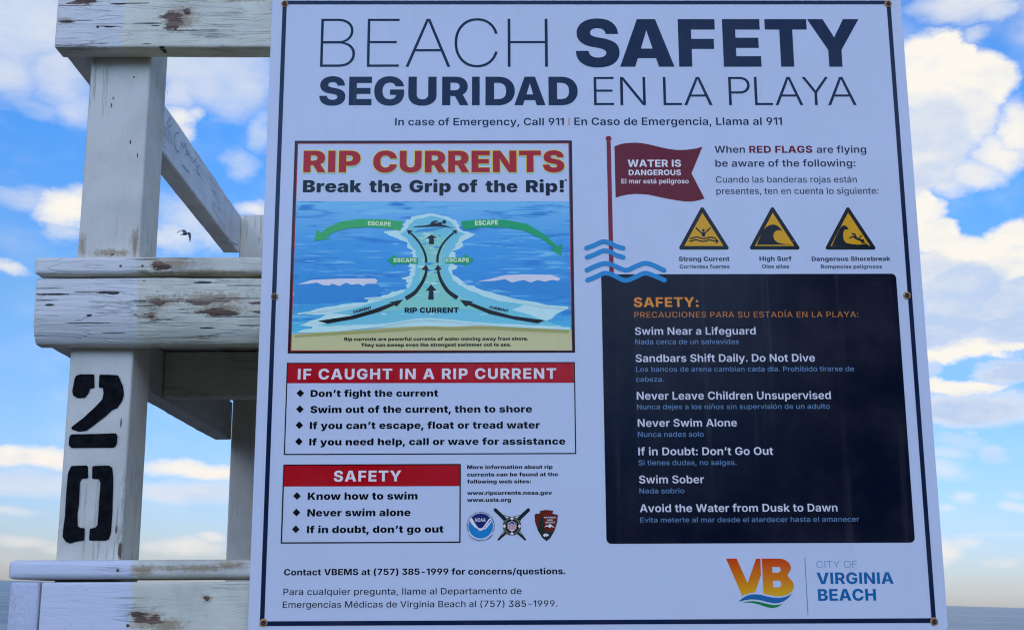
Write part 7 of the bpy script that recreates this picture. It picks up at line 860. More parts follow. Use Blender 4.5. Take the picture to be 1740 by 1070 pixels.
('rip_current_poster/surf','foam',5,'P',([(-198.2,440.4),(-195.4,441.6),(-192.2,441.2),(-190.2,440.6),(-193.4,439.7),(-195.8,439.9)],)),
('rip_current_poster/surf','foam',5,'P',([(-221.6,497.8),(-218.9,499),(-215.8,498.6),(-213.8,498),(-216.9,497.1),(-219.2,497.3)],)),
('rip_current_poster/surf','foam',5,'P',([(-224.2,443.2),(-219.4,445.4),(-213.9,444.7),(-210.4,443.7),(-215.9,442),(-220.1,442.4)],)),
('rip_current_poster/surf','foam',5,'P',([(-236.7,526),(-233.3,528.2),(-229.4,527.5),(-227,526.5),(-230.9,524.8),(-233.8,525.1)],)),
('rip_current_poster/surf','foam',5,'P',([(-193.6,435.4),(-188.8,436.4),(-183.2,436.1),(-179.7,435.6),(-185.3,434.9),(-189.4,435)],)),
('rip_current_poster/surf','print_blue',5,'P',([(-221.8,507),(-217.3,509),(-212,508.4),(-208.8,507.5),(-214,505.9),(-217.9,506.2)],)),
('rip_current_poster/surf','foam',5,'P',([(-232.4,456.9),(-229.6,458.2),(-226.5,457.8),(-224.6,457.2),(-227.7,456.2),(-230,456.4)],)),
('rip_current_poster/surf','foam',5,'P',([(-229.6,468.1),(-227.6,469.5),(-225.3,469.1),(-223.8,468.4),(-226.2,467.4),(-227.9,467.6)],)),
('rip_current_poster/surf','foam',5,'P',([(-225.3,471.7),(-223.3,473.1),(-221,472.6),(-219.5,472),(-221.8,470.9),(-223.6,471.1)],)),
('rip_current_poster/surf','foam',5,'P',([(-263.3,412.4),(-261.6,413.4),(-259.7,413.1),(-258.4,412.6),(-260.4,411.9),(-261.8,412.1)],)),
('rip_current_poster/surf','foam',5,'P',([(-150.2,412.1),(-148.1,413),(-145.7,412.8),(-144.2,412.3),(-146.6,411.5),(-148.4,411.7)],)),
('rip_current_poster/surf','foam',5,'P',([(-225.1,455.2),(-220.5,457.2),(-215.3,456.6),(-212,455.6),(-217.2,454.1),(-221.2,454.4)],)),
('rip_current_poster/surf','aqua',5,'P',([(-244.5,436.7),(-242,437.8),(-239.1,437.5),(-237.2,436.9),(-240.1,436),(-242.3,436.2)],)),
('rip_current_poster/surf','print_blue',5,'P',([(-247.8,441.6),(-245.4,442.7),(-242.7,442.4),(-241,441.8),(-243.7,441),(-245.8,441.1)],)),
('rip_current_poster/surf','aqua',5,'P',([(-215.3,495.5),(-213.1,496.4),(-210.6,496.2),(-209.1,495.7),(-211.6,495),(-213.4,495.2)],)),
('rip_current_poster/surf','foam',5,'P',([(-225.2,411.6),(-222.9,413.5),(-220.3,412.9),(-218.6,412),(-221.3,410.5),(-223.2,410.8)],)),
('rip_current_poster/surf','foam',5,'P',([(-292.2,411.9),(-288.9,413.9),(-285,413.2),(-282.6,412.3),(-286.4,410.8),(-289.3,411.2)],)),
('rip_current_poster/surf','print_blue',5,'P',([(-288.4,421.1),(-285.9,422),(-282.9,421.7),(-281,421.3),(-284,420.5),(-286.2,420.7)],)),
('rip_current_poster/surf','print_blue',5,'P',([(-217.3,457.8),(-215.1,458.6),(-212.6,458.4),(-211.1,457.9),(-213.5,457.2),(-215.4,457.4)],)),
('rip_current_poster/surf','foam',5,'P',([(-237.3,475.4),(-232.6,477.5),(-227.2,476.9),(-223.8,475.9),(-229.2,474.2),(-233.3,474.5)],)),
('rip_current_poster/surf','aqua',5,'P',([(-220.6,453.4),(-217.8,454.3),(-214.5,454),(-212.5,453.6),(-215.7,452.9),(-218.2,453.1)],)),
('rip_current_poster/surf','print_blue',5,'P',([(-236.1,512.1),(-233.6,513.8),(-230.8,513.2),(-229.1,512.5),(-231.9,511.2),(-234,511.4)],)),
('rip_current_poster/surf','aqua',5,'P',([(-196.6,432.4),(-193.5,433.7),(-189.9,433.3),(-187.7,432.7),(-191.2,431.7),(-193.9,431.9)],)),
('rip_current_poster/surf','foam',5,'P',([(-242.6,519.7),(-239.1,521.2),(-235.1,520.8),(-232.6,520.1),(-236.6,518.9),(-239.6,519.1)],)),
('rip_current_poster/surf','foam',5,'P',([(-232.5,516.8),(-228.7,518.6),(-224.4,518),(-221.8,517.2),(-226,515.9),(-229.2,516.2)],)),
('rip_current_poster/surf','aqua',5,'P',([(-231,451.3),(-228.6,453.5),(-225.7,452.8),(-223.9,451.8),(-226.7,450.1),(-228.9,450.4)],)),
('rip_current_poster/surf','foam',5,'P',([(-243.2,479.1),(-238.6,481.2),(-233.4,480.5),(-230.1,479.6),(-235.3,478),(-239.2,478.3)],)),
('rip_current_poster/surf','print_blue',5,'P',([(-221.4,479.4),(-215.8,480.7),(-209.3,480.3),(-205.2,479.7),(-211.7,478.7),(-216.5,478.9)],)),
('rip_current_poster/surf','print_blue',5,'P',([(-234.3,482.5),(-228.8,483.9),(-222.6,483.4),(-218.7,482.8),(-224.9,481.7),(-229.6,481.9)],)),
('rip_current_poster/surf','foam',5,'P',([(-219,478.4),(-215.9,480.4),(-212.4,479.8),(-210.1,478.8),(-213.7,477.2),(-216.3,477.6)],)),
('rip_current_poster/surf','foam',5,'P',([(-256.1,437.5),(-254.6,438.5),(-252.8,438.2),(-251.7,437.7),(-253.5,437),(-254.8,437.1)],)),
('rip_current_poster/surf','print_blue',5,'P',([(-224.8,518.4),(-221.9,519.9),(-218.5,519.4),(-216.4,518.7),(-219.7,517.5),(-222.3,517.8)],)),
('rip_current_poster/surf','foam',5,'P',([(-236.5,487.7),(-234.4,488.6),(-232,488.3),(-230.6,487.9),(-232.9,487.2),(-234.7,487.3)],)),
('rip_current_poster/surf','print_blue',5,'P',([(-222.8,470.7),(-217.3,471.8),(-211,471.4),(-207,470.9),(-213.4,470.1),(-218.1,470.3)],)),
('rip_current_poster/surf','foam',5,'P',([(-279.2,430),(-273.9,431.2),(-267.9,430.8),(-264.1,430.2),(-270.1,429.3),(-274.6,429.5)],)),
('rip_current_poster/surf','print_blue',5,'P',([(-224.2,518.6),(-219.9,520.7),(-214.9,520),(-211.8,519),(-216.7,517.4),(-220.5,517.7)],)),
('rip_current_poster/surf','print_blue',5,'P',([(-223.4,455.2),(-221.2,456.7),(-218.7,456.2),(-217.1,455.5),(-219.6,454.4),(-221.5,454.6)],)),
('rip_current_poster/surf','print_blue',5,'P',([(-214.4,524.1),(-212.4,525.4),(-210.1,525),(-208.6,524.4),(-210.9,523.3),(-212.7,523.5)],)),
('rip_current_poster/surf','foam',5,'P',([(-225,499.6),(-219.7,500.5),(-213.7,500.2),(-210,499.8),(-216,499.2),(-220.5,499.3)],)),
('rip_current_poster/surf','aqua',5,'P',([(-235.6,449.7),(-232.6,451.2),(-229.1,450.7),(-226.9,450),(-230.4,448.9),(-233,449.2)],)),
('rip_current_poster/surf','aqua',5,'P',([(-234.1,452),(-231.7,453.3),(-228.9,452.9),(-227.2,452.3),(-230,451.2),(-232,451.4)],)),
('rip_current_poster/surf','foam',5,'P',([(-227.5,475.8),(-226.1,477.4),(-224.5,476.9),(-223.4,476.1),(-225.1,474.8),(-226.3,475.1)],)),
('rip_current_poster/surf','print_blue',5,'P',([(-231,473.5),(-227,475.5),(-222.4,474.9),(-219.5,473.9),(-224.1,472.4),(-227.5,472.7)],)),
('rip_current_poster/surf','aqua',5,'P',([(-235.2,433),(-233.6,434.3),(-231.8,433.9),(-230.6,433.3),(-232.4,432.3),(-233.8,432.5)],)),
('rip_current_poster/surf','print_blue',5,'P',([(-230.9,518.2),(-227.3,519.1),(-223.2,518.8),(-220.7,518.4),(-224.8,517.7),(-227.8,517.9)],)),
('rip_current_poster/surf','foam',5,'P',([(-224.2,519.2),(-219.4,520.7),(-214,520.2),(-210.6,519.5),(-216,518.3),(-220.1,518.6)],)),
('rip_current_poster/surf','foam',5,'P',([(-199.7,439.6),(-195.6,441.6),(-190.8,441),(-187.8,440.1),(-192.6,438.6),(-196.2,438.9)],)),
('rip_current_poster/surf','foam',6,'S',([(-404.6,387.4),(-355.1,389),(-293.9,395.6),(-246.7,403.9),(-213.6,404.3),(-166.2,399.4),(-107,395.1),(-33.6,391.3)],2.1,3.8,0,1,1)),
('rip_current_poster/surf','foam',6,'S',([(-405.4,412.8),(-367.7,418.3),(-327.6,424.8)],2.1,3.8,0,1,1)),
('rip_current_poster/surf','foam',6,'S',([(-114,434),(-76,424.2),(-35.6,420.4)],2.1,3.8,0,1,1)),
('rip_current_poster/surf','foam',6,'S',([(-313.6,434.5),(-285.1,435.6),(-275.6,438.1)],2.1,3.8,0,1,1)),
('rip_current_poster/breaker','print_deep',2,'P',([(-411.4,452.3),(-380.6,454.6),(-314,454.5),(-297.3,454.4),(-285.3,445.8),(-304.1,436.1),(-356.2,428.9),(-401.1,426.6),(-411.8,427.8)],)),
('rip_current_poster/breaker','white_print',3,'P',([(-406.8,454.7),(-387.9,460.8),(-347.5,462.7),(-299.9,462.6),(-296.9,459.4),(-299.7,455.2),(-311.6,455.7),(-316.3,452),(-323.5,455.2),(-333,453.8),(-340.2,457),(-349.6,452.1),(-359.2,455.3),(-363.9,452.9),(-372.2,453.4),(-380.7,457.1),(-392.5,455.4)],)),
('rip_current_poster/breaker#2','print_deep',2,'P',([(-159.2,457.8),(-118.6,460.2),(-47,460),(-30.3,457.5),(-30.2,436.7),(-71.1,440.5),(-118.7,444.2),(-142.5,448)],)),
('rip_current_poster/breaker#2','white_print',3,'P',([(-159.2,457.8),(-142.5,461.5),(-121,467.1),(-89.9,468.2),(-56.5,467.4),(-44.1,462.5),(-47,458.8),(-56.6,460.1),(-66.1,457.6),(-75.7,460.1),(-85.2,456.4),(-94.8,460.1),(-101.9,458.9),(-111.5,456.5),(-121,461.4),(-135.3,459)],)),
('rip_current_poster/picture','print_light',1.5,'P',([(-121.1,471.1),(-113.2,472.3),(-103,471.9),(-98.4,470.8),(-106.4,469.8),(-116.6,470.4)],)),
('rip_current_poster/picture','print_light',1.5,'P',([(-135.4,531.2),(-118.3,532.2),(-96.3,531.8),(-86.5,530.9),(-103.6,530.2),(-125.6,530.7)],)),
('rip_current_poster/picture','print_deep',1.5,'P',([(-397.3,445.1),(-387.1,446.1),(-373.9,445.8),(-368,444.8),(-378.2,444.1),(-391.4,444.5)],)),
('rip_current_poster/picture','print_light',1.5,'P',([(-131.1,526.3),(-112.3,527),(-88.2,526.8),(-77.4,526),(-96.2,525.5),(-120.4,525.9)],)),
('rip_current_poster/picture','print_light',1.5,'P',([(-82.8,502),(-74.6,502.6),(-64.1,502.4),(-59.4,501.7),(-67.6,501.4),(-78.1,501.7)],)),
('rip_current_poster/picture','print_light',1.5,'P',([(-385,538.6),(-377,539.3),(-366.6,539),(-362,538.3),(-370,537.9),(-380.4,538.2)],)),
('rip_current_poster/picture','print_light',1.5,'P',([(-106.9,443.7),(-88.5,444.1),(-64.8,443.9),(-54.2,443.3),(-72.7,443.2),(-96.4,443.4)],)),
('rip_current_poster/picture','print_deep',1.5,'P',([(-155.8,554.9),(-141,555.5),(-122.1,555.3),(-113.6,554.6),(-128.4,554.2),(-147.3,554.5)],)),
('rip_current_poster/picture','print_light',1.5,'P',([(-142.9,495),(-124.6,495.3),(-101,495.2),(-90.5,494.6),(-108.8,494.5),(-132.4,494.7)],)),
('rip_current_poster/picture','print_light',1.5,'P',([(-388.3,485.4),(-371.3,485.9),(-349.4,485.7),(-339.7,485.1),(-356.7,484.8),(-378.6,485.1)],)),
('rip_current_poster/picture','print_deep',1.5,'P',([(-400.2,492.5),(-383.7,493.2),(-362.5,492.9),(-353,492.2),(-369.5,491.7),(-390.8,492.1)],)),
('rip_current_poster/picture','print_light',1.5,'P',([(-70.9,486.7),(-61.4,487.5),(-49.1,487.2),(-43.7,486.4),(-53.2,485.9),(-65.4,486.2)],)),
('rip_current_poster/picture','print_light',1.5,'P',([(-63.2,483.5),(-52.4,484.4),(-38.5,484.1),(-32.4,483.2),(-43.2,482.5),(-57,482.9)],)),
('rip_current_poster/picture','print_light',1.5,'P',([(-146.5,471),(-138.2,471.6),(-127.4,471.4),(-122.6,470.7),(-131,470.4),(-141.7,470.7)],)),
('rip_current_poster/picture','print_deep',1.5,'P',([(-168,511.7),(-149.4,512.1),(-125.5,511.9),(-114.8,511.3),(-133.4,511.2),(-157.3,511.4)],)),
('rip_current_poster/picture','print_light',1.5,'P',([(-399.5,487.8),(-393.7,488.6),(-386.2,488.3),(-382.8,487.5),(-388.6,486.9),(-396.1,487.3)],)),
('rip_current_poster/picture','print_light',1.5,'P',([(-391.6,556.5),(-383.2,557.4),(-372.3,557.1),(-367.5,556.2),(-375.9,555.6),(-386.8,556)],)),
('rip_current_poster/picture','print_blue',1.5,'P',([(-401.3,552.8),(-383.7,553.2),(-361,553),(-350.9,552.4),(-368.5,552.3),(-391.2,552.5)],)),
('rip_current_poster/picture','print_light',1.5,'P',([(-328.2,444.2),(-321,444.6),(-311.7,444.4),(-307.6,443.9),(-314.8,443.8),(-324.1,443.9)],)),
('rip_current_poster/picture','print_blue',1.5,'P',([(-98.1,550.8),(-88.9,551.8),(-77.1,551.5),(-71.9,550.4),(-81,549.6),(-92.8,550.1)],)),
('rip_current_poster/picture','print_light',1.5,'P',([(-133.8,563),(-115.2,563.8),(-91.2,563.5),(-80.5,562.6),(-99.2,562),(-123.2,562.4)],)),
('rip_current_poster/picture','print_deep',1.5,'P',([(-87.8,510),(-71.6,510.5),(-50.8,510.3),(-41.6,509.6),(-57.8,509.4),(-78.5,509.6)],)),
('rip_current_poster/picture','print_blue',1.5,'P',([(-230.2,564.8),(-218.9,565.3),(-204.5,565.1),(-198,564.5),(-209.3,564.2),(-223.7,564.5)],)),
('rip_current_poster/picture','print_deep',1.5,'P',([(-388.6,447.6),(-374.5,448.5),(-356.3,448.2),(-348.2,447.3),(-362.3,446.7),(-380.5,447.1)],)),
('rip_current_poster/picture','print_light',1.5,'P',([(-356.8,551.5),(-342.5,552.3),(-324.1,552),(-316,551.2),(-330.2,550.7),(-348.6,551)],)),
('rip_current_poster/picture','print_light',1.5,'P',([(-122.7,513.9),(-109.9,514.2),(-93.5,514.1),(-86.3,513.6),(-99,513.5),(-115.4,513.7)],)),
('rip_current_poster/picture','print_blue',1.5,'P',([(-106.1,564),(-89.1,564.9),(-67.2,564.6),(-57.6,563.6),(-74.6,562.9),(-96.4,563.4)],)),
('rip_current_poster/picture','print_light',1.5,'P',([(-376.2,519.8),(-357.4,520.2),(-333.2,520),(-322.5,519.5),(-341.3,519.4),(-365.5,519.6)],)),
('rip_current_poster/picture','print_deep',1.5,'P',([(-335.2,509.3),(-328.6,509.8),(-320,509.6),(-316.3,509),(-322.9,508.7),(-331.4,508.9)],)),
('rip_current_poster/picture','print_deep',1.5,'P',([(-108.6,553.7),(-89.4,554.9),(-64.8,554.5),(-53.9,553.4),(-73,552.4),(-97.6,553)],)),
('rip_current_poster/picture','print_light',1.5,'P',([(-329.4,474.3),(-316.1,475),(-298.9,474.7),(-291.3,474),(-304.6,473.5),(-321.8,473.8)],)),
('rip_current_poster/picture','print_deep',1.5,'P',([(-411,439.7),(-402.4,440.8),(-391.2,440.4),(-386.2,439.4),(-394.9,438.5),(-406,439)],)),
('rip_current_poster/picture','print_light',1.5,'P',([(-411.4,451.9),(-404.2,452.4),(-395,452.2),(-390.8,451.6),(-398,451.4),(-407.3,451.6)],)),
('rip_current_poster/picture','print_light',1.5,'P',([(-378,543.3),(-359.1,543.8),(-334.8,543.6),(-324,543),(-342.9,542.8),(-367.2,543)],)),
('rip_current_poster/picture','print_light',1.5,'P',([(-348,526.1),(-329.3,527),(-305.2,526.6),(-294.4,525.8),(-313.2,525.1),(-337.3,525.6)],)),
('rip_current_poster/picture','print_light',1.5,'P',([(-118.9,437.7),(-105.8,438.4),(-89.1,438.1),(-81.6,437.4),(-94.7,436.9),(-111.4,437.2)],)),
('rip_current_poster/picture','print_light',1.5,'P',([(-110.8,475.7),(-99.2,476.7),(-84.2,476.3),(-77.6,475.4),(-89.2,474.7),(-104.1,475.1)],)),
('rip_current_poster/picture','print_light',1.5,'P',([(-134.8,450.7),(-123.9,451.5),(-109.9,451.2),(-103.7,450.4),(-114.6,449.8),(-128.6,450.1)],)),
('rip_current_poster/picture','print_deep',1.5,'P',([(-361.7,447.7),(-356.3,448.1),(-349.4,448),(-346.3,447.4),(-351.6,447.3),(-358.6,447.5)],)),
('rip_current_poster/picture','print_light',1.5,'P',([(-364.7,523.9),(-359.3,524.2),(-352.2,524.1),(-349.1,523.6),(-354.6,523.6),(-361.6,523.7)],)),
('rip_current_poster/picture','print_light',1.5,'P',([(-400.7,483.6),(-394.7,483.9),(-387,483.8),(-383.5,483.3),(-389.5,483.2),(-397.3,483.4)],)),
('rip_current_poster/picture','print_light',1.5,'P',([(-362.2,467.6),(-342.8,468.4),(-318,468.1),(-306.9,467.3),(-326.2,466.8),(-351.1,467.1)],)),
('rip_current_poster/picture','print_blue',1.5,'P',([(-117,561.6),(-98,562.8),(-73.5,562.4),(-62.7,561.2),(-81.7,560.3),(-106.1,560.8)],)),
('rip_current_poster/picture','print_light',1.5,'P',([(-342.6,537.3),(-337.1,538.4),(-330,538.1),(-326.8,537),(-332.3,536),(-339.4,536.5)],)),
('rip_current_poster/picture','print_blue',1.5,'P',([(-153.8,558.7),(-139.1,559.4),(-120.2,559.2),(-111.9,558.4),(-126.6,557.9),(-145.4,558.2)],)),
('rip_current_poster/picture','print_deep',1.5,'P',([(-142.4,557.2),(-134.2,557.8),(-123.6,557.6),(-119,557),(-127.2,556.6),(-137.7,556.9)],)),
('rip_current_poster/picture','print_light',1.5,'P',([(-408.6,535.4),(-389.5,535.7),(-364.9,535.6),(-353.9,535),(-373,535),(-397.6,535.2)],)),
('rip_current_poster/picture','print_light',1.5,'P',([(-146.6,447.3),(-132.6,448),(-114.5,447.7),(-106.5,446.9),(-120.5,446.5),(-138.6,446.8)],)),
('rip_current_poster/picture','print_deep',1.5,'P',([(-412.5,487),(-401.3,487.7),(-386.9,487.5),(-380.4,486.7),(-391.6,486.3),(-406.1,486.6)],)),
('rip_current_poster/picture','print_deep',1.5,'P',([(-89.6,523.1),(-76.4,523.6),(-59.4,523.4),(-51.9,522.8),(-65.1,522.6),(-82.1,522.8)],)),
('rip_current_poster/picture','print_light',1.5,'P',([(-319.5,492.7),(-308,493.5),(-293.1,493.2),(-286.4,492.4),(-298,491.9),(-312.9,492.2)],)),
('rip_current_poster/picture','print_light',1.5,'P',([(-57.5,466.9),(-52.4,467.7),(-45.9,467.4),(-43,466.6),(-48.1,466.1),(-54.6,466.4)],)),
('rip_current_poster/picture','print_light',1.5,'P',([(-133.9,476.1),(-114.3,476.9),(-89.2,476.6),(-78,475.7),(-97.6,475.2),(-122.8,475.5)],)),
('rip_current_poster/picture','print_light',1.5,'P',([(-75.4,534.9),(-66,535.4),(-53.9,535.2),(-48.6,534.6),(-58,534.3),(-70,534.6)],)),
('rip_current_poster/picture','print_light',1.5,'P',([(-376,539.4),(-356.8,540.4),(-332,540),(-321,539),(-340.2,538.3),(-365,538.7)],)),
('rip_current_poster/picture','print_light',1.5,'P',([(-98.1,463.6),(-81.3,464.4),(-59.6,464.1),(-50,463.2),(-66.8,462.6),(-88.5,463)],)),
('rip_current_poster/picture','print_deep',1.5,'P',([(-94,557.5),(-75.4,558.5),(-51.4,558.2),(-40.8,557.2),(-59.4,556.5),(-83.4,556.9)],)),
('rip_current_poster/picture','print_light',1.5,'P',([(-409,450.8),(-401,451.3),(-390.6,451.1),(-385.9,450.5),(-394,450.2),(-404.4,450.5)],)),
('rip_current_poster/picture','print_light',1.5,'P',([(-396.1,502.8),(-377.8,503.3),(-354.2,503.1),(-343.7,502.4),(-362.1,502.2),(-385.6,502.5)],)),
('rip_current_poster/picture','print_blue',1.5,'P',([(-133.5,553.2),(-118,554.1),(-98,553.8),(-89.1,552.9),(-104.6,552.3),(-124.6,552.7)],)),
('rip_current_poster/picture','print_light',1.5,'P',([(-400.4,523.5),(-393,524.6),(-383.5,524.2),(-379.3,523.2),(-386.6,522.4),(-396.1,522.8)],)),
('rip_current_poster/picture','print_light',1.5,'P',([(-407.3,495.7),(-395.4,496.6),(-380,496.3),(-373.1,495.4),(-385,494.7),(-400.5,495.1)],)),
('rip_current_poster/picture','print_deep',1.5,'P',([(-379,492.2),(-367,493.3),(-351.6,493),(-344.8,491.9),(-356.7,491),(-372.1,491.5)],)),
('rip_current_poster/picture','print_light',1.5,'P',([(-333.8,501.8),(-317.4,502.8),(-296.3,502.5),(-286.9,501.4),(-303.3,500.6),(-324.4,501.1)],)),
('rip_current_poster/picture','print_light',1.5,'P',([(-364.9,549.9),(-356.2,550.5),(-344.8,550.3),(-339.8,549.6),(-348.6,549.2),(-359.9,549.5)],)),
('rip_current_poster/picture','print_light',1.5,'P',([(-350.1,523.4),(-330.6,523.9),(-305.6,523.7),(-294.4,523),(-313.9,522.8),(-339,523)],)),
('rip_current_poster/picture','print_deep',1.5,'P',([(-367.6,436.5),(-352.8,436.9),(-333.7,436.8),(-325.2,436.2),(-340.1,436),(-359.1,436.2)],)),
('rip_current_poster/picture','print_deep',1.5,'P',([(-140.1,437.4),(-124.1,438.1),(-103.5,437.8),(-94.4,437.1),(-110.4,436.7),(-130.9,437)],)),
('rip_current_poster/picture','print_deep',1.5,'P',([(-87.1,555.6),(-77.8,556.7),(-65.7,556.4),(-60.4,555.3),(-69.8,554.4),(-81.8,554.9)],)),
('rip_current_poster/picture','print_light',1.5,'P',([(-287.5,566.3),(-270.4,567.2),(-248.4,566.9),(-238.6,565.9),(-255.7,565.2),(-277.7,565.7)],)),
('rip_current_poster/picture','print_light',1.5,'P',([(-406,438.5),(-400.7,439),(-393.8,438.8),(-390.8,438.2),(-396.1,437.9),(-402.9,438.1)],)),
('rip_current_poster/picture','print_light',1.5,'P',([(-163.6,515.4),(-144.8,516.1),(-120.7,515.8),(-109.9,515),(-128.7,514.6),(-152.9,515)],)),
('rip_current_poster/picture','print_light',1.5,'P',([(-117.5,490.6),(-99.7,491.5),(-76.8,491.1),(-66.7,490.2),(-84.5,489.6),(-107.4,490)],)),
('rip_current_poster/picture','print_light',1.5,'P',([(-147,451.3),(-131.4,452.4),(-111.5,452),(-102.6,451),(-118.1,450.2),(-138.1,450.6)],)),
('rip_current_poster/picture','print_light',1.5,'P',([(-380.5,546.2),(-369,546.7),(-354,546.6),(-347.4,545.9),(-359,545.6),(-373.9,545.9)],)),
('rip_current_poster/picture','print_light',1.5,'P',([(-279.6,557.5),(-262.6,558.4),(-240.8,558.1),(-231.1,557.2),(-248.1,556.4),(-269.9,556.9)],)),
('rip_current_poster/picture','print_light',1.5,'P',([(-114.4,549.2),(-102,549.5),(-86,549.3),(-79,548.8),(-91.4,548.8),(-107.3,549)],)),
('rip_current_poster/picture','print_light',1.5,'P',([(-113,499.9),(-94.8,501),(-71.3,500.6),(-60.9,499.6),(-79.2,498.7),(-102.6,499.2)],)),
('rip_current_poster/picture','print_deep',1.5,'P',([(-383.1,465.5),(-370.8,466.7),(-354.9,466.3),(-347.8,465.2),(-360.2,464.2),(-376.1,464.7)],)),
('rip_current_poster/picture','print_deep',1.5,'P',([(-352,536.6),(-336.1,537.8),(-315.7,537.4),(-306.6,536.3),(-322.4,535.4),(-342.9,535.9)],)),
('rip_current_poster/picture','print_light',1.5,'P',([(-390.8,500.3),(-377.1,501.1),(-359.5,500.8),(-351.7,500),(-365.3,499.5),(-382.9,499.8)],)),
('rip_current_poster/picture','print_light',1.5,'P',([(-413.2,506.3),(-405.7,506.9),(-396.1,506.7),(-391.8,506),(-399.3,505.6),(-408.9,505.9)],)),
('rip_current_poster/picture','print_light',1.5,'P',([(-72.4,514.5),(-64.2,515.4),(-53.6,515.1),(-48.9,514.2),(-57.2,513.5),(-67.7,513.9)],)),
('rip_current_poster/escape_arrow','green_left',6,'P',([(-262.9,544.5),(-287,547.5),(-323.1,548.4),(-349.5,544.6),(-368.5,535.9),(-376.7,528.4),(-382.8,533.4),(-386.4,516.5),(-362.8,519.7),(-370.5,522.2),(-358.7,529.6),(-339.6,534.6),(-310.8,536.6),(-286.8,534.5),(-266.3,531.5)],)),
('rip_current_poster/escape_arrow#2','green',6,'P',([(-182.2,544.8),(-154.5,547.3),(-118.3,546.7),(-89.4,540.4),(-65.5,525.3),(-47.1,507.8),(-41.1,512.1),(-42.5,494.9),(-57.8,504.1),(-51.7,505.4),(-70.3,519.6),(-94.3,530.9),(-118.4,535.4),(-154.5,535.8),(-178.5,532.3)],)),
('rip_current_poster/escape_arrow#3','green',6,'P',([(-284.8,488.5),(-273,497.6),(-272.9,492.7),(-241.8,492.6),(-241.7,483.7),(-272.8,483.8),(-272.7,479.1)],)),
('rip_current_poster/escape_arrow#4','green',6,'P',([(-203.5,492.5),(-177.2,492.5),(-177.2,497.4),(-163.5,489),(-177.1,479.1),(-177.2,483.6),(-203.5,483.6)],)),
('rip_current_poster/escape_arrow','mint',7,'T',('ESCAPE','k',-312.11,-280.07,539.05,6.02,0,-2.34)),
('rip_current_poster/escape_arrow#2','mint',7,'T',('ESCAPE','k',-162.67,-130.38,538.53,7.02,0,1.67)),
('rip_current_poster/escape_arrow#3','mint',7,'T',('ESCAPE','k',-275.2,-243.41,485.71,5.94,0,0)),
('rip_current_poster/escape_arrow#4','mint',7,'T',('ESCAPE','k',-203,-170.71,485.8,5.94,0,0)),
('rip_current_poster/current_arrow','black_print',6,'S',([(-230.4,484.9),(-230.9,493.6),(-235.1,505.2),(-242.4,516.9),(-252.2,527.7)],3.5,2.4,0,0,1)),
('rip_current_poster/current_arrow','black_print',6.3,'P',([(-257.6,532.3),(-249.5,531.1),(-254.9,525.2)],)),
('rip_current_poster/current_arrow#2','black_print',6,'S',([(-214.7,484.9),(-214.1,495.2),(-209.4,508.5),(-201.5,519.3),(-191.9,528.5)],3.5,2.4,0,0,1)),
('rip_current_poster/current_arrow#2','black_print',6.3,'P',([(-187.5,532.5),(-188.6,526),(-194.3,531)],)),
('rip_current_poster/current_arrow#3','black_print',6,'S',([(-223.1,511.5),(-223.2,521)],7.1,6.4,0,0,1)),
('rip_current_poster/current_arrow#3','black_print',6.3,'P',([(-223.2,525.5),(-215.3,520.2),(-230.9,520.2)],)),
('rip_current_poster/current_arrow#4','black_print',6,'S',([(-257.9,434),(-245.6,442.5),(-236.1,455.6),(-230.7,468.7),(-230,476.2)],6,3.2,0,0,1)),
('rip_current_poster/current_arrow#4','black_print',6.3,'P',([(-230.4,482.3),(-225.8,474.3),(-237,474.9)],)),
('rip_current_poster/current_arrow#5','black_print',6,'S',([(-186.6,434.5),(-199.4,444),(-208.2,457.2),(-212.6,468.7),(-213.5,476.1)],6,3.2,0,0,1)),
('rip_current_poster/current_arrow#5','black_print',6.3,'P',([(-214,482.2),(-208.2,475),(-219.1,474.3)],)),
('rip_current_poster/current_arrow#6','black_print',6,'S',([(-223.2,432.6),(-222.8,446.5)],8,5.7,0,0,1)),
('rip_current_poster/current_arrow#6','black_print',6.3,'P',([(-222.9,454.2),(-215.3,445),(-230.4,445.1)],)),
('rip_current_poster/current_arrow#7','black_print',6,'P',([(-377.5,403),(-332,409.9),(-303.8,418.3),(-276.7,428.2),(-280.7,429.2),(-261.3,432.8),(-270.2,422.6),(-273.1,424.8),(-294.2,415.4),(-327.2,405.8),(-364.4,399.1)],)),
('rip_current_poster/current_arrow#8','black_print',6,'P',([(-66,402.9),(-111.7,409.4),(-142.5,418.2),(-167.4,428),(-164.8,429.7),(-183.4,432.2),(-175.3,422.4),(-171.5,424.6),(-142.5,412.1),(-107,404),(-76.7,398.8)],)),
('rip_current_poster/picture_lettering','black',7,'T',('RIP CURRENT','k',-259.16,-184.73,413.99,7.3,0,0)),
('rip_current_poster/current_lettering','black_print',7,'T',('CURRENT','k',-329.25,-303.45,413.04,4.19,0,14.59)),
('rip_current_poster/current_lettering#2','black_print',7,'T',('CURRENT','k',-142.99,-116.23,420.12,3.94,0,-12.74)),
('rip_current_poster/caption','black',5,'T',('Rip currents are powerful currents of water moving away from shore.','k',-341.13,-89.64,375.04,4.82,0,0)),
('rip_current_poster/caption','black',5,'T',('They can sweep even the strongest swimmer out to sea.','k',-318.1,-113.06,366.86,4.8,0,0)),
('rip_current_poster/swimmer','print_blue',7,'P',([(-248.2,528.2),(-241.8,532.7),(-228.9,534.4),(-209.6,536),(-203.2,536.5),(-222.5,531),(-235.3,530.6)],)),
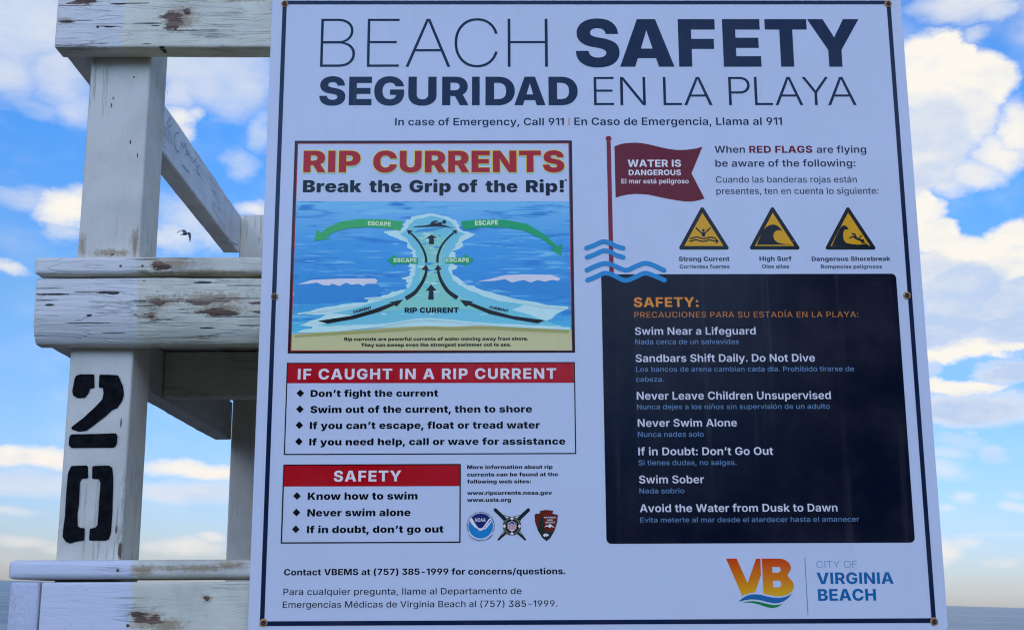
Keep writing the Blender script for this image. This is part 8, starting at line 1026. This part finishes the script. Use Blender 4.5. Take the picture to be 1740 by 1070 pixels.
('rip_current_poster/swimmer','black_print',8,'P',([(-250.7,535.6),(-243.5,537.8),(-232.2,538.6),(-224.2,540.3),(-225.5,541.9),(-221,545),(-216.2,545.8),(-213.7,544.8),(-221,541.9),(-216.1,541.9),(-210.5,543.6),(-207.7,541.9),(-209.6,539.9),(-203.2,538.5),(-192.7,534.3),(-203.2,536.5),(-209.6,536.9),(-219.3,536.9),(-230.6,536.6),(-243.5,536.3)],)),
('rip_current_poster/swimmer','black_print',8.3,'C',(-205.6,543.9,2.7,0)),
('advice_box','black_print',1,'R',(-418.4,-26,219.4,344.9,0.3,1.6,'1111')),
('advice_box/header_band','red_band',1,'P',([(-417.2,344.1),(-27.7,343.3),(-27.6,316.2),(-417.1,316.8)],)),
('advice_box/lettering','white_print',2,'T',('IF CAUGHT IN A RIP CURRENT','b',-402.87,-51.65,321.78,14.63,0.06,0)),
('advice_box/lettering','black',1,'T',('Don’t fight the current','k',-384.9,-212.16,297.91,9.5,0,0)),
('advice_box/bullet','black',1,'P',([(-404.1,303),(-399,308.2),(-393.6,303),(-398.7,297.7)],)),
('advice_box/lettering','black',1,'T',('Swim out of the current, then to shore','k',-384.52,-85.06,275.88,9.72,0,0)),
('advice_box/bullet#2','black',1,'P',([(-403.9,281.3),(-398.9,286.5),(-393.5,281.2),(-398.6,276)],)),
('advice_box/lettering','black',1,'T',('If you can’t escape, float or tread water','k',-384.65,-74.56,254.14,9.67,0,0)),
('advice_box/bullet#3','black',1,'P',([(-404,259.5),(-399,264.8),(-393.6,259.5),(-398.6,254.3)],)),
('advice_box/lettering','black',1,'T',('If you need help, call or wave for assistance','k',-384.78,-40.52,232.22,9.36,0,0)),
('advice_box/bullet#4','black',1,'P',([(-403.8,237.5),(-398.8,242.7),(-393.5,237.5),(-398.5,232.3)],)),
('advice_box#2','black_print',1,'R',(-418.5,-180.9,102.6,206.8,0.3,1.8,'1111')),
('advice_box#2/header_band','red_band',1,'P',([(-417.5,205.8),(-182.5,205.2),(-182.4,177.2),(-417,177.5)],)),
('advice_box#2/lettering','white_print',2,'T',('SAFETY','b',-350.68,-260.66,183.79,14.38,0.05,0)),
('advice_box#2/lettering','black',1,'T',('Know how to swim','k',-384.66,-238.51,159.8,9.7,0,0)),
('advice_box#2/bullet','black',1,'P',([(-404,165),(-399.1,170.1),(-393.8,164.9),(-398.8,159.9)],)),
('advice_box#2/lettering','black',1,'T',('Never swim alone','k',-384.52,-247.47,137.96,9.64,0,0)),
('advice_box#2/bullet#2','black',1,'P',([(-404.1,143.1),(-399.1,148.2),(-393.9,143.1),(-398.8,138)],)),
('advice_box#2/lettering','black',1,'T',('If in doubt, don’t go out','k',-384.37,-203.55,116.15,9.33,0,0)),
('advice_box#2/bullet#3','black',1,'P',([(-404.1,121.2),(-399.2,126.3),(-394,121.2),(-398.9,116.2)],)),
('website_note','black',1,'T',('More information about rip','k',-172.58,-58,199.9,5.07,0,0)),
('website_note','black',1,'T',('currents can be found at the','k',-172.55,-50.93,189.98,5.06,0,0)),
('website_note','black',1,'T',('following web sites:','k',-172.52,-87.1,180.7,5.04,0,0)),
('website_note','black',1,'T',('www.ripcurrents.noaa.gov','k',-172.47,-59.15,165.54,5.03,0,0)),
('website_note','black',1,'T',('www.usla.org','k',-172.44,-114,156.37,5.02,0,0)),
('round_emblem','white_print',1,'C',(-154.4,124.7,17.3,0)),
('round_emblem','emblem_blue',2,'C',(-154.4,124.7,16.4,0)),
('round_emblem','white_print',3,'P',([(-168.3,133.4),(-167.4,134.7),(-166.3,136),(-165.1,137.1),(-163.8,138.1),(-162.4,139),(-160.9,139.7),(-159.3,140.2),(-157.7,140.6),(-156.1,140.9),(-154.4,141),(-152.8,140.9),(-151.1,140.6),(-149.5,140.2),(-147.9,139.6),(-146.4,138.9),(-145,138),(-143.7,137),(-142.5,135.9),(-141.4,134.6),(-140.5,133.3),(-142.4,132.2),(-145.9,126.3),(-150.2,122),(-154.4,118.8),(-158.4,121.2),(-163.4,126.4),(-166.7,131.8)],)),
('round_emblem','emblem_navy',4,'P',([(-167,135.2),(-166,136.2),(-165,137.2),(-163.8,138.1),(-162.6,138.8),(-161.4,139.5),(-160,140),(-158.7,140.4),(-157.3,140.7),(-155.8,140.9),(-154.4,141),(-153,140.9),(-151.6,140.7),(-150.2,140.4),(-148.8,140),(-147.5,139.4),(-146.2,138.8),(-145,138),(-143.8,137.1),(-142.8,136.2),(-141.8,135.1),(-143.7,133.3),(-148,127.4),(-151.3,122.9),(-154.4,121.4),(-157.4,122.2),(-161.2,126.9),(-165.6,134.5)],)),
('round_emblem','white_print',4,'P',([(-170,133.8),(-166.7,132.3),(-161.2,125.3),(-156.8,121.2),(-153,120.1),(-148,122.8),(-140.9,131.5),(-138.7,133),(-142.6,126.3),(-147,121.1),(-153.5,118.6),(-159.5,117.5),(-155.7,119),(-162.3,123.1),(-166.7,127.5)],)),
('round_emblem','white_print',5,'T',('NOAA','s',-161.74,-147.83,130.12,4.66,0,0)),
('round_emblem','emblem_navy',2,'A',('NATIONAL OCEANIC AND ATMOSPHERIC ADMINISTRATION','b',-154.4,124.71,17.82,1.53,205,-25)),
('round_emblem','emblem_navy',2,'A',('U.S. DEPARTMENT OF COMMERCE','b',-154.4,124.71,19.35,1.53,215,325)),
('crossed_oars_emblem','emblem_dark',2.2,'S',([(-134.9,145.6),(-123.1,134.3)],4.6,5,0,1,1)),
('crossed_oars_emblem','emblem_dark',2.3000000000000003,'S',([(-123.1,134.3),(-95.6,106.7)],2.8,2.8,0,1,1)),
('crossed_oars_emblem','olive',1.6500000000000001,'S',([(-125.6,139),(-117.4,137),(-113,135.9)],1,1,0,1,1)),
('crossed_oars_emblem','olive',1.6500000000000001,'S',([(-128.3,142.5),(-123.4,129.5),(-118.5,126.2)],1,1,0,1,1)),
('crossed_oars_emblem','olive',1.6500000000000001,'S',([(-123.4,118.6),(-128.4,111.1),(-129.5,108.4)],1,1,0,1,1)),
('crossed_oars_emblem','olive',1.6500000000000001,'S',([(-118.5,115.4),(-124,111.1),(-128.4,108.4)],1,1,0,1,1)),
('crossed_oars_emblem','emblem_dark',1.8,'S',([(-91,145.4),(-102.9,134.2)],4.6,5,0,1,1)),
('crossed_oars_emblem','emblem_dark',1.9000000000000001,'S',([(-102.9,134.2),(-130.6,106.8)],2.8,2.8,0,1,1)),
('crossed_oars_emblem','olive',1.55,'S',([(-100.4,138.9),(-108.6,137),(-113,135.9)],1,1,0,1,1)),
('crossed_oars_emblem','olive',1.55,'S',([(-97.6,142.4),(-102.6,129.4),(-107.6,126.2)],1,1,0,1,1)),
('crossed_oars_emblem','olive',1.55,'S',([(-102.7,118.6),(-97.8,111),(-96.7,108.3)],1,1,0,1,1)),
('crossed_oars_emblem','olive',1.55,'S',([(-107.6,115.3),(-102.2,111),(-97.8,108.3)],1,1,0,1,1)),
('crossed_oars_emblem','emblem_dark',3,'C',(-112.8,124.2,12.2,0)),
('crossed_oars_emblem','olive',3.5,'C',(-112.8,124.2,10.9,9.6)),
('crossed_oars_emblem','white_print',4,'C',(-102.8,124.2,1.9,0)),
('crossed_oars_emblem','white_print',4,'C',(-112.9,114.3,1.9,0)),
('crossed_oars_emblem','white_print',4,'C',(-122.9,124.3,1.9,0)),
('crossed_oars_emblem','white_print',4,'C',(-112.8,134.2,1.9,0)),
('crossed_oars_emblem','white_print',4,'P',([(-118.5,128.4),(-112.8,131),(-107.1,128.3),(-107.1,120.7),(-109.8,118.4),(-112.8,117.3),(-115.9,118.4),(-118.5,120.8)],)),
('crossed_oars_emblem','emblem_navy',5,'P',([(-117.8,128.1),(-112.8,130.3),(-107.8,128.1),(-107.8,125.3),(-117.8,125.3)],)),
('crossed_oars_emblem','red_deep',5,'P',([(-117.4,124.9),(-116.1,124.9),(-116.1,118.8),(-117.4,119.7)],)),
('crossed_oars_emblem','red_deep',5,'P',([(-114.8,124.9),(-113.5,124.9),(-113.5,118.8),(-114.8,119.7)],)),
('crossed_oars_emblem','red_deep',5,'P',([(-112.2,124.9),(-110.8,124.9),(-110.9,118.8),(-112.2,119.7)],)),
('crossed_oars_emblem','red_deep',5,'P',([(-109.5,124.9),(-108.2,124.8),(-108.2,118.8),(-109.6,119.7)],)),
('crossed_oars_emblem','white_print',6,'T',('USLA','b',-117.19,-108.43,125.96,1.95,0,0)),
('arrowhead_emblem','emblem_dark',1,'P',([(-82.8,138.8),(-80.6,140.6),(-77.3,140.1),(-75.1,142.1),(-76.2,143.7),(-67.9,145.4),(-58.1,144.4),(-58.1,142.2),(-59.2,140.5),(-55.4,139.6),(-51.6,138.7),(-52.8,129.2),(-56.2,118.4),(-61.8,108.7),(-67,104.4),(-72.7,108.7),(-78.6,118.5),(-82.1,129.3)],)),
('arrowhead_emblem','arrow_brown',2,'P',([(-81.9,138.2),(-79.8,139.8),(-76.7,139.4),(-74.6,141.3),(-75.6,142.8),(-67.9,144.4),(-58.6,143.5),(-58.6,141.4),(-59.7,139.8),(-56.1,138.9),(-52.5,138.1),(-53.6,129),(-56.8,118.8),(-62.1,109.6),(-67,105.5),(-72.4,109.6),(-77.9,118.8),(-81.2,129.1)],)),
('arrowhead_emblem','emblem_green',3,'P',([(-79.1,121.2),(-73.7,119.5),(-65,116.8),(-57.3,117.5),(-62.3,109.2),(-67,105.7),(-72.1,109.3),(-77.5,117.9)],)),
('arrowhead_emblem','emblem_green',4,'P',([(-73.5,139.2),(-71.4,133.6),(-72.2,133),(-70.3,127.1),(-71.2,126),(-68.8,118.4),(-78.1,118.5),(-76.4,126),(-77.1,127.1),(-75.2,133.1),(-75.7,133.8)],)),
('arrowhead_emblem','white_print',4,'P',([(-69.8,122.8),(-67,125.4),(-64.9,124.9),(-62.1,127),(-58.3,123.8),(-56.1,121.8),(-60.5,123.3),(-62.7,121.6),(-65.4,123.6)],)),
('arrowhead_emblem','white_print',5,'P',([(-71.8,112.5),(-69.9,114.3),(-66.6,114.1),(-64.1,112.8),(-64.5,110.9),(-66.1,111.4),(-67.2,110),(-68.8,111.1),(-69.9,109.8),(-71,110.9)],)),
('arrowhead_emblem','white_print',5,'T',('NATIONAL','b',-70.24,-54.02,134.42,1.95,0,0)),
('arrowhead_emblem','white_print',5,'T',('PARK','b',-66.11,-58.22,130.95,1.95,0,0)),
('arrowhead_emblem','white_print',5,'T',('SERVICE','b',-68.66,-55.52,127.92,1.95,0,0)),
('warning_flag','flag_red',1,'P',([(34.7,654.7),(41.1,657.3),(48.1,659.1),(56.5,660),(64.9,660.2),(73.2,659.6),(81.5,658.2),(91.2,655.8),(100.9,653.2),(110.6,651.1),(120.3,649.6),(128.6,649.3),(137,649.6),(144,650.5),(151,651.6),(159.7,654.2),(142.7,614.3),(159.9,577.5),(152.4,574.9),(145.4,573.5),(137.1,572.9),(128.9,573.5),(119.3,575),(109.7,576.7),(100.1,578.7),(90.5,581),(80.9,583.1),(71.2,584),(61.6,584.3),(51.9,583.4),(43.6,581.7),(34.7,578.8)],)),
('warning_flag/flagpole','pole_red',1,'P',([(23.7,662),(29.6,662),(29.8,468.8),(23.6,468.9)],)),
('warning_flag/flagpole','pole_red',1,'C',(26.6,666.2,4.2,0)),
('warning_flag/lettering','white_print',2,'T',('WATER IS','b',52.88,128.34,624.23,10.5,0,0)),
('warning_flag/lettering','white_print',2,'T',('DANGEROUS','b',53.96,127.92,611.72,8.14,0,0)),
('warning_flag/lettering','white_print',2,'T',('El mar está peligroso','s',43.44,138.31,599.54,6.96,0,0)),
('flag_notice','navy_text',1,'T',('When','s',176.61,219.76,644.83,10.56,0,0)),
('flag_notice','flag_red',1,'T',('RED FLAGS','b',225.89,315.6,644.73,10.56,0,0)),
('flag_notice','navy_text',1,'T',('are flying','s',321.73,392.01,644.62,10.57,0,0)),
('flag_notice','navy_text',1,'T',('be aware of the following:','s',176.93,375.39,624.26,10.51,0,0)),
('flag_notice','navy_text',1,'T',('Cuando las banderas rojas están','r',176.84,375.85,600.71,9.29,0,0)),
('flag_notice','navy_text',1,'T',('presentes, ten en cuenta lo siguiente:','r',176.75,405.26,583.9,9.25,0,0)),
('warning_triangle','sign_black',1,'S',([(156,562),(188.2,505.7),(124.4,505.8),(156,562)],5.3,5.3,0,1,0)),
('warning_triangle','yellow_sign',0.7,'P',([(156,562),(188.2,505.7),(124.4,505.8)],)),
('warning_triangle/symbol','sign_black',2,'S',([(137.7,519.2),(141.1,519.6),(144.5,521),(147.9,521.1),(152.1,519.8),(156.3,518.9),(160.5,519.5),(164.8,520.9),(169,520.4),(172.4,519.5)],1.9,1.9,0,1,1)),
('warning_triangle/symbol','sign_black',2,'S',([(136.3,515.3),(139.7,515.6),(143.1,517),(146.5,517.2),(150.7,515.9),(154.9,515),(159.1,515.6),(163.4,517),(167.6,516.4),(172.2,515.6)],1.9,1.9,0,1,1)),
('warning_triangle/symbol','sign_black',2.3,'P',([(170,522.8),(177.4,515.4),(172.7,510.7),(173.2,514.5),(172.7,518.4)],)),
('warning_triangle/symbol','sign_black',2,'C',(156.4,530.8,2,0)),
('warning_triangle/symbol','sign_black',2,'S',([(146.5,534.3),(153.6,527.2)],2,2,0,1,1)),
('warning_triangle/symbol','sign_black',2.2,'S',([(166,534.3),(158.7,527.2)],2,2,0,1,1)),
('warning_triangle/symbol','sign_black',2.4,'P',([(153.6,528.3),(159,528.3),(158.5,522),(154,522)],)),
('warning_triangle#2','sign_black',1,'S',([(254.7,561.8),(287.1,505.5),(223,505.7),(254.7,561.8)],5.3,5.3,0,1,0)),
('warning_triangle#2','yellow_sign',0.7,'P',([(254.7,561.8),(287.1,505.5),(223,505.7)],)),
('warning_triangle#2/symbol','sign_black',2,'P',([(230.3,509.9),(233.4,517.3),(237,524.9),(240,530.6),(243.5,534.9),(248.1,537.8),(252.8,539.2),(258.3,538.6),(262.8,535.7),(266.9,530),(262,531.2),(257.9,530),(254.7,526.9),(253.9,522.1),(255.3,516.9),(259.8,513),(267.9,511),(279.4,509.8)],)),
('warning_triangle#3','sign_black',1,'S',([(360.7,561.6),(393.2,505.3),(328.8,505.4),(360.7,561.6)],5.2,5.2,0,1,0)),
('warning_triangle#3','yellow_sign',0.7,'P',([(360.7,561.6),(393.2,505.3),(328.8,505.4)],)),
('warning_triangle#3/symbol','sign_black',2,'P',([(335.6,508.1),(335.9,510.3),(342.5,523.4),(348.2,534),(350.9,537),(354.4,537.9),(357.2,536.6),(359.2,533.9),(360.1,531.3),(357,532),(354,531.1),(352.2,527.8),(351.6,522.5),(352.2,516.4),(355.4,512.4),(362,510.9),(371.3,509.8),(384,511.1),(387.6,507.7)],)),
('warning_triangle#3/symbol','sign_black',2,'S',([(364.6,525.6),(368,524.7),(369,521.6),(371.8,518.1),(379.2,515.4)],2.2,3.4,0,1,1)),
('warning_triangle#3/symbol','sign_black',2.2,'S',([(360.9,519.4),(365.7,521.6),(368.9,519),(371.8,517.7)],1.9,2.6,0,1,1)),
('warning_triangle#3/symbol','sign_black',2.4,'S',([(373.5,517.7),(375,521.2),(377.6,522.5)],1.8,1.8,0,1,1)),
('warning_triangle#3/symbol','sign_black',2.6,'C',(379.1,516.2,1.5,0)),
('warning_triangle#3/symbol','sign_black',2.8,'S',([(375.9,516.3),(377.8,512.8),(381.6,512.8)],1.8,1.8,0,1,1)),
('triangle_caption','navy_text',1,'T',('Strong Current','b',120.8,191.24,486.58,6.48,0,0)),
('triangle_caption','navy_text',1,'T',('Corrientes fuertes','s',121.55,190.82,476.16,5.34,0,0)),
('triangle_caption#2','navy_text',1,'T',('High Surf','b',233.06,277.61,486.65,6.49,0,0)),
('triangle_caption#2','navy_text',1,'T',('Olas altas','s',236.12,273.79,476.23,5.35,0,0)),
('triangle_caption#3','navy_text',1,'T',('Dangerous Shorebreak','b',305.77,415.49,486.44,6.21,0,0)),
('triangle_caption#3','navy_text',1,'T',('Rompeolas peligrosos','s',318.02,403.28,475.72,5.35,0,0)),
('wave_mark','wave_blue',5,'S',([(-7.4,505.6),(3.6,509.8),(14.7,514.6),(24.2,513.4),(33.7,508.3),(43.7,505.4)],6.6,6.6,0,1,1)),
('wave_mark','wave_blue',5,'S',([(-7,492.3),(3.4,496.2),(14.4,501.3),(24,500.7),(33.4,495.6),(43.4,492.2)],6.6,6.6,0,1,1)),
('wave_mark','wave_blue',5,'S',([(-7.4,474),(5.8,480.1),(16.8,483.5),(27.6,481.5),(41.1,475.3),(49.3,474.1),(60.3,479.2),(72.7,483.6),(83.5,481.4),(99.7,473.5)],6.6,6.6,0,1,1)),
('wave_mark','wave_blue',5,'S',([(-6.8,459.7),(5.5,464.7),(16.5,469.4),(27.4,467.4),(40.8,460.4),(48.9,459.6),(59.9,464),(72.3,469.3),(83.1,466.8),(99.8,459.4)],6.6,6.6,0,1,1)),
('precaution_panel','panel_navy',2,'R',(12.2,421.8,100.6,468,6.6,0,'0111')),
('precaution_panel/lettering','orange',3,'T',('SAFETY:','b',56.36,145.76,421.44,13.68,0.03,0)),
('precaution_panel/lettering','orange_dim',3,'T',('PRECAUCIONES PARA SU ESTADÍA EN LA PLAYA:','r',56.78,365.8,406.46,8.02,0.03,0)),
('precaution_panel/lettering','pale',3,'T',('Swim Near a Lifeguard','s',56.95,222.99,382.42,10.36,0,0)),
('precaution_panel/lettering','pale_blue',3,'T',('Nada cerca de un salvavidas','r',57.14,199.25,369.21,6.88,0,0)),
('precaution_panel/lettering','pale',3,'T',('Sandbars Shift Daily. Do Not Dive','s',57.04,302.45,344.55,10.53,0,0)),
('precaution_panel/lettering','pale_blue',3,'T',('Los bancos de arena cambian cada día. Prohibido tirarse de','r',57.22,355.08,331.09,6.82,0,0)),
('precaution_panel/lettering','pale_blue',3,'T',('cabeza.','r',56.86,94.78,317.35,6.79,0,0)),
('precaution_panel/lettering','pale',3,'T',('Never Leave Children Unsupervised','s',57.27,321.23,292.8,10.66,0,0)),
('precaution_panel/lettering','pale_blue',3,'T',('Nunca dejes a los niños sin supervisión de un adulto','r',57.19,318.91,279.59,6.73,0,0)),
('precaution_panel/lettering','pale',3,'T',('Never Swim Alone','s',57.61,191.84,255.92,10.29,0,0)),
('precaution_panel/lettering','pale_blue',3,'T',('Nunca nades solo','r',57.51,146.22,242.14,6.92,0,0)),
('precaution_panel/lettering','pale',3,'T',('If in Doubt: Don’t Go Out','s',57.39,238.95,217.46,10.45,0,0)),
('precaution_panel/lettering','pale_blue',3,'T',('Si tienes dudas, no salgas.','r',57.3,188.87,204.07,6.86,0,0)),
('precaution_panel/lettering','pale',3,'T',('Swim Sober','s',57.43,144.44,179.87,10.35,0,0)),
('precaution_panel/lettering','pale_blue',3,'T',('Nada sobrio','r',57.59,117.6,166.57,6.79,0,0)),
('precaution_panel/lettering','pale',3,'T',('Avoid the Water from Dusk to Dawn','s',57.47,321.27,141.88,10.26,0,0)),
('precaution_panel/lettering','pale_blue',3,'T',('Evita meterte al mar desde el atardecer hasta el amanecer','r',57.62,349.27,128.35,6.48,0,0)),
('contact_lettering','black',1,'T',('Contact VBEMS at (757) 385-1999 for concerns/questions.','b',-412.84,-42.81,61.48,8.21,0,0)),
('contact_lettering','black',1,'T',('Para cualquier pregunta, llame al Departamento de','r',-412.74,-100.58,36.34,8.16,0,0)),
('contact_lettering','black',1,'T',('Emergencias Médicas de Virginia Beach al (757) 385-1999.','r',-412.94,-53.72,19.97,8.12,0,0)),
('city_logo','logo_sunset',1,'P',([(169.8,80.8),(183.8,80.8),(196.9,49.1),(209.7,80.6),(215.3,80.6),(215,59.3),(206.5,37.1),(202.3,36.9),(197.5,35.8),(193,34.1),(189.5,32.2)],)),
('city_logo','logo_sunset',1,'P',([(217.2,80.6),(237.9,80.5),(240.2,80.5),(242.8,80.2),(245.3,79.6),(247.6,78.7),(249.6,77.6),(251.4,76.3),(252.9,74.8),(254,73.1),(254.8,71.3),(255.1,69.5),(255,67.6),(254.5,65.8),(253.6,64),(252.3,62.4),(250.7,60.9),(250.4,57.7),(253.8,53.7),(254.9,52.6),(255.9,51.4),(256.7,50.2),(257.3,48.9),(257.7,47.5),(257.9,46.1),(257.8,44.7),(257.6,43.4),(257.2,42),(256.6,40.6),(255.7,39.4),(254.7,38.2),(253.5,37),(252.2,36),(247.5,33.4),(241.9,32.3),(235.5,32),(229.2,32.8),(222.9,34.2),(217.2,35.5)],[(230.3,69.8),(238.2,69.8),(238.1,69.8),(239.6,69.4),(240.8,68.6),(241.5,67.4),(241.8,66.1),(241.4,64.7),(240.5,63.6),(239.3,62.8),(237.8,62.4),(230.5,62.4)],[(230.3,52),(237.7,52),(237.8,52),(239.4,51.6),(240.6,50.6),(241.3,49.2),(241.6,47.6),(241.2,46.1),(240.3,44.7),(239,43.7),(237.4,43.3),(230.5,43.5)])),
('city_logo','logo_blue',1,'P',([(183.6,25),(189.2,29.8),(195,32.9),(200.6,34.4),(207,34.7),(213.3,34.1),(221.2,32),(229.1,30.4),(237.8,29.8),(245,31.1),(250.7,33),(255.6,35.8),(249.7,29.6),(243.2,25.3),(236.7,23.3),(230.3,23),(223.2,24.4),(215.4,26.6),(208.3,27.8),(200.3,28.2),(192.3,27.1)],)),
('city_logo','logo_green',1,'P',([(189.8,24),(195.4,25.5),(201.8,26),(208.2,25.5),(215.2,23.9),(222.3,22.1),(229.4,20.7),(235.8,20.9),(242.2,22.5),(236.5,18.8),(230,17.1),(224.5,17.3),(218.2,19),(209.6,22),(200.1,24)],)),
('city_logo','logo_blue',1,'S',([(274.2,82),(274.4,7.2)],0.7,0.7,0,0,1)),
('city_logo/lettering','logo_steel',1,'T',('CITY OF','l',289.03,343.03,68.19,9.09,0.03,0)),
('city_logo/lettering','logo_blue',1,'T',('VIRGINIA','b',288.54,389.98,47.4,14.87,0,0)),
('city_logo/lettering','logo_blue',1,'T',('BEACH','b',288.98,365.42,25.89,15.1,0,0)),
]   # printed shapes in mm: part, ink, layer, kind, data
groups={}
for path,mat,lay,kind,dat in ITEMS: groups.setdefault(path,[]).append((mat,lay,kind,dat))
made={}
def node(path):
    if path in made: return made[path]
    par,_,leaf=path.rpartition('/')
    p=Print(); sub=bool(par)
    for mat,lay,kind,dat in groups.get(path,()):
        {'T':p.text,'L':p.letter,'P':lambda a,b_,*c:p.poly(a,b_,list(c)),'S':p.stroke,'C':p.disc,'R':p.rrect,'A':p.arctext}[kind](mat,lay,*dat)
    parent=node(par) if par else sign
    o=p.build(leaf.split('#')[0],parent)
    if not par: o.location=SU
    made[path]=o; return o
for path in groups: node(path)
for path in groups:
    par=path.rpartition('/')[0]
    if par: made[path].parent=made[par]
# rusty screws with washers
m1,t,b=bsdf('rusty_washer',(.30,.13,.05),.6,.4,.3)
tc=t.n('ShaderNodeTexCoord').outputs['Object']; t.l.new(t.mix(t.ramp(t.noise(tc,500,5,.7),.3,.6),(.22,.09,.035),(.60,.30,.09)),b.inputs['Base Color'])
m2,t,b=bsdf('dark_screw_head',(.05,.04,.035),.5,.4,.6)
m3,t,b=bsdf('brass_washer',(.50,.36,.14),.45,.5,.7)
tc=t.n('ShaderNodeTexCoord').outputs['Object']; t.l.new(t.mix(t.ramp(t.noise(tc,420,5,.7),.35,.7),(.16,.09,.04),(.50,.36,.14)),b.inputs['Base Color'])
def lathe(prof,n=20):
    V=[];Fc=[]
    for r_,y in prof:
        for i in range(n): V.append((r_*math.cos(2*math.pi*i/n),y,r_*math.sin(2*math.pi*i/n)))
    for j in range(len(prof)-1):
        for i in range(n): Fc.append((j*n+i,j*n+(i+1)%n,(j+1)*n+(i+1)%n,(j+1)*n+i))
    Fc.append(tuple((len(prof)-1)*n+i for i in range(n)))
    return V,Fc
for x,z,mm_ in [(-0.4391, 0.8733, 1), (0.4385, 0.8731, 1), (-0.4371, 0.0013, 1), (0.4393, -0.0011, 1), (-0.4385, 0.4373, 0), (0.435, 0.4369, 1)]:
    V,Fc=lathe([(.0052,0),(.0052,-.0007),(.0046,-.0012),(.0030,-.0013)])
    V=[(a+x,b_-.0042,c+z) for a,b_,c in V]
    bo=mesh_obj('bolt',V,Fc,m1 if mm_ else m3,sign,SU,smooth=True,sharp=40)
    V,Fc=lathe([(.0032,-.0011),(.0031,-.0022),(.0020,-.0031),(.0012,-.0027),(.0004,-.0026)],16)
    V=[(a+x,b_-.0042,c+z) for a,b_,c in V]
    mesh_obj('screw_head',V,Fc,m2,bo,smooth=True,sharp=40)
# nail heads rusting through the paint on the front boards
nm,t,b=bsdf('rusted_nail',(.13,.07,.04),.75,.2,.2)
tc=t.n('ShaderNodeTexCoord').outputs['Object']; t.l.new(t.mix(t.ramp(t.noise(tc,600,5,.7),.35,.65),(.06,.04,.03),(.30,.19,.12)),b.inputs['Base Color'])
for par,x,y,z,rr in [('top_beam', -0.5809, 0, 0.8623, 0.004), ('top_beam', -0.5965, 0, 0.8356, 0.003), ('top_beam', -0.7088, 0, 0.8393, 0.0026), ('seat_beam', -0.5922, -0.0005, 0.4301, 0.0036), ('seat_beam', -0.6073, -0.0005, 0.4111, 0.0028), ('seat_plank', -0.6533, -0.0015, 0.4819, 0.0026), ('seat_plank', -0.6232, -0.0015, 0.4818, 0.0026), ('foot_beam', -0.5132, 0.001, 0.0316, 0.003), ('foot_beam', -0.6151, 0.001, -0.0017, 0.0028), ('foot_plank', -0.6315, -0.0025, 0.0692, 0.0026)]:
    rr*=.8
    pa=bpy.data.objects[par]
    V,Fc=lathe([(rr,.0006),(rr,-.0002),(rr*.8,-.0009),(rr*.35,-.0012)],14)
    mesh_obj('nail_head',[(a+x,b_+y,c+z) for a,b_,c in V],Fc,nm,pa,smooth=True,sharp=50)
# ------------------------------------------------------------------ gull
gm,t,b=bsdf('gull_feather',(.03,.035,.05),.7,.2)
tc=t.n('ShaderNodeTexCoord').outputs['Object']
t.l.new(t.mix(t.ramp(t.noise(tc,14,4,.6),.4,.6),(.02,.025,.04),(.06,.07,.09)),b.inputs['Base Color'])
def loft(rings):
    n=10;V=[];Fc=[]
    for c,ru,rv,u,v in rings:
        for i in range(n):
            a=2*math.pi*i/n; V.append(Vector(c)+Vector(u)*ru*math.cos(a)+Vector(v)*rv*math.sin(a))
    for j in range(len(rings)-1):
        for i in range(n): Fc.append((j*n+i,j*n+(i+1)%n,(j+1)*n+(i+1)%n,(j+1)*n+i))
    Fc.append(tuple(range(n))[::-1]);Fc.append(tuple((len(rings)-1)*n+i for i in range(n)))
    return V,Fc
GV=[];GF=[]
def addl(r):
    V,Fc=loft(r);k=len(GV);GV.extend(V);GF.extend([tuple(k+i for i in f) for f in Fc])
X,Y,Zz=(1,0,0),(0,1,0),(0,0,1)
# body: flies to the right and away, seen side on; +x forward
addl([((-.24,0,.03),.006,.03,Zz,Y),((-.17,0,.025),.012,.05,Zz,Y),((-.10,0,.01),.035,.045,Zz,Y),((0,0,0),.055,.06,Zz,Y),((.09,0,0),.048,.05,Zz,Y),((.14,0,.015),.032,.034,Zz,Y),((.18,0,.022),.034,.034,Zz,Y),((.21,0,.018),.022,.022,Zz,Y),((.235,0,.012),.008,.008,Zz,Y),((.265,0,.004),.004,.005,Zz,Y)])
# wings: chord along x, spread along y, with an elbow and drooping tip
for pts in ([((.04,-.02,.03),.095),((.05,-.16,.11),.10),((.06,-.30,.10),.09),((0,-.45,.0),.065),((-.08,-.58,-.13),.03),((-.13,-.64,-.19),.008)],
            [((.04,.02,.03),.095),((.05,.16,.11),.10),((.06,.30,.10),.09),((.0,.45,.02),.065),((-.08,.58,-.10),.03),((-.13,.64,-.15),.008)]):
    addl([(c,w,.010 if i<4 else .004,X,Zz) for i,(c,w) in enumerate(pts)])
g=mesh_obj('gull',GV,GF,gm,smooth=True)
rm=g.modifiers.new('skin','REMESH'); rm.mode='VOXEL'; rm.voxel_size=.009; rm.use_smooth_shade=True
g.matrix_world=Matrix.Translation((-14.891, 54.325, 17.237))@Matrix.Rotation(R(38),4,'Z')@Matrix.Rotation(R(-24),4,'Y')@Matrix.Rotation(R(28),4,'X')
tag(g,'small dark gull with drooping wings flying past cloud, seen between the stand posts','bird')
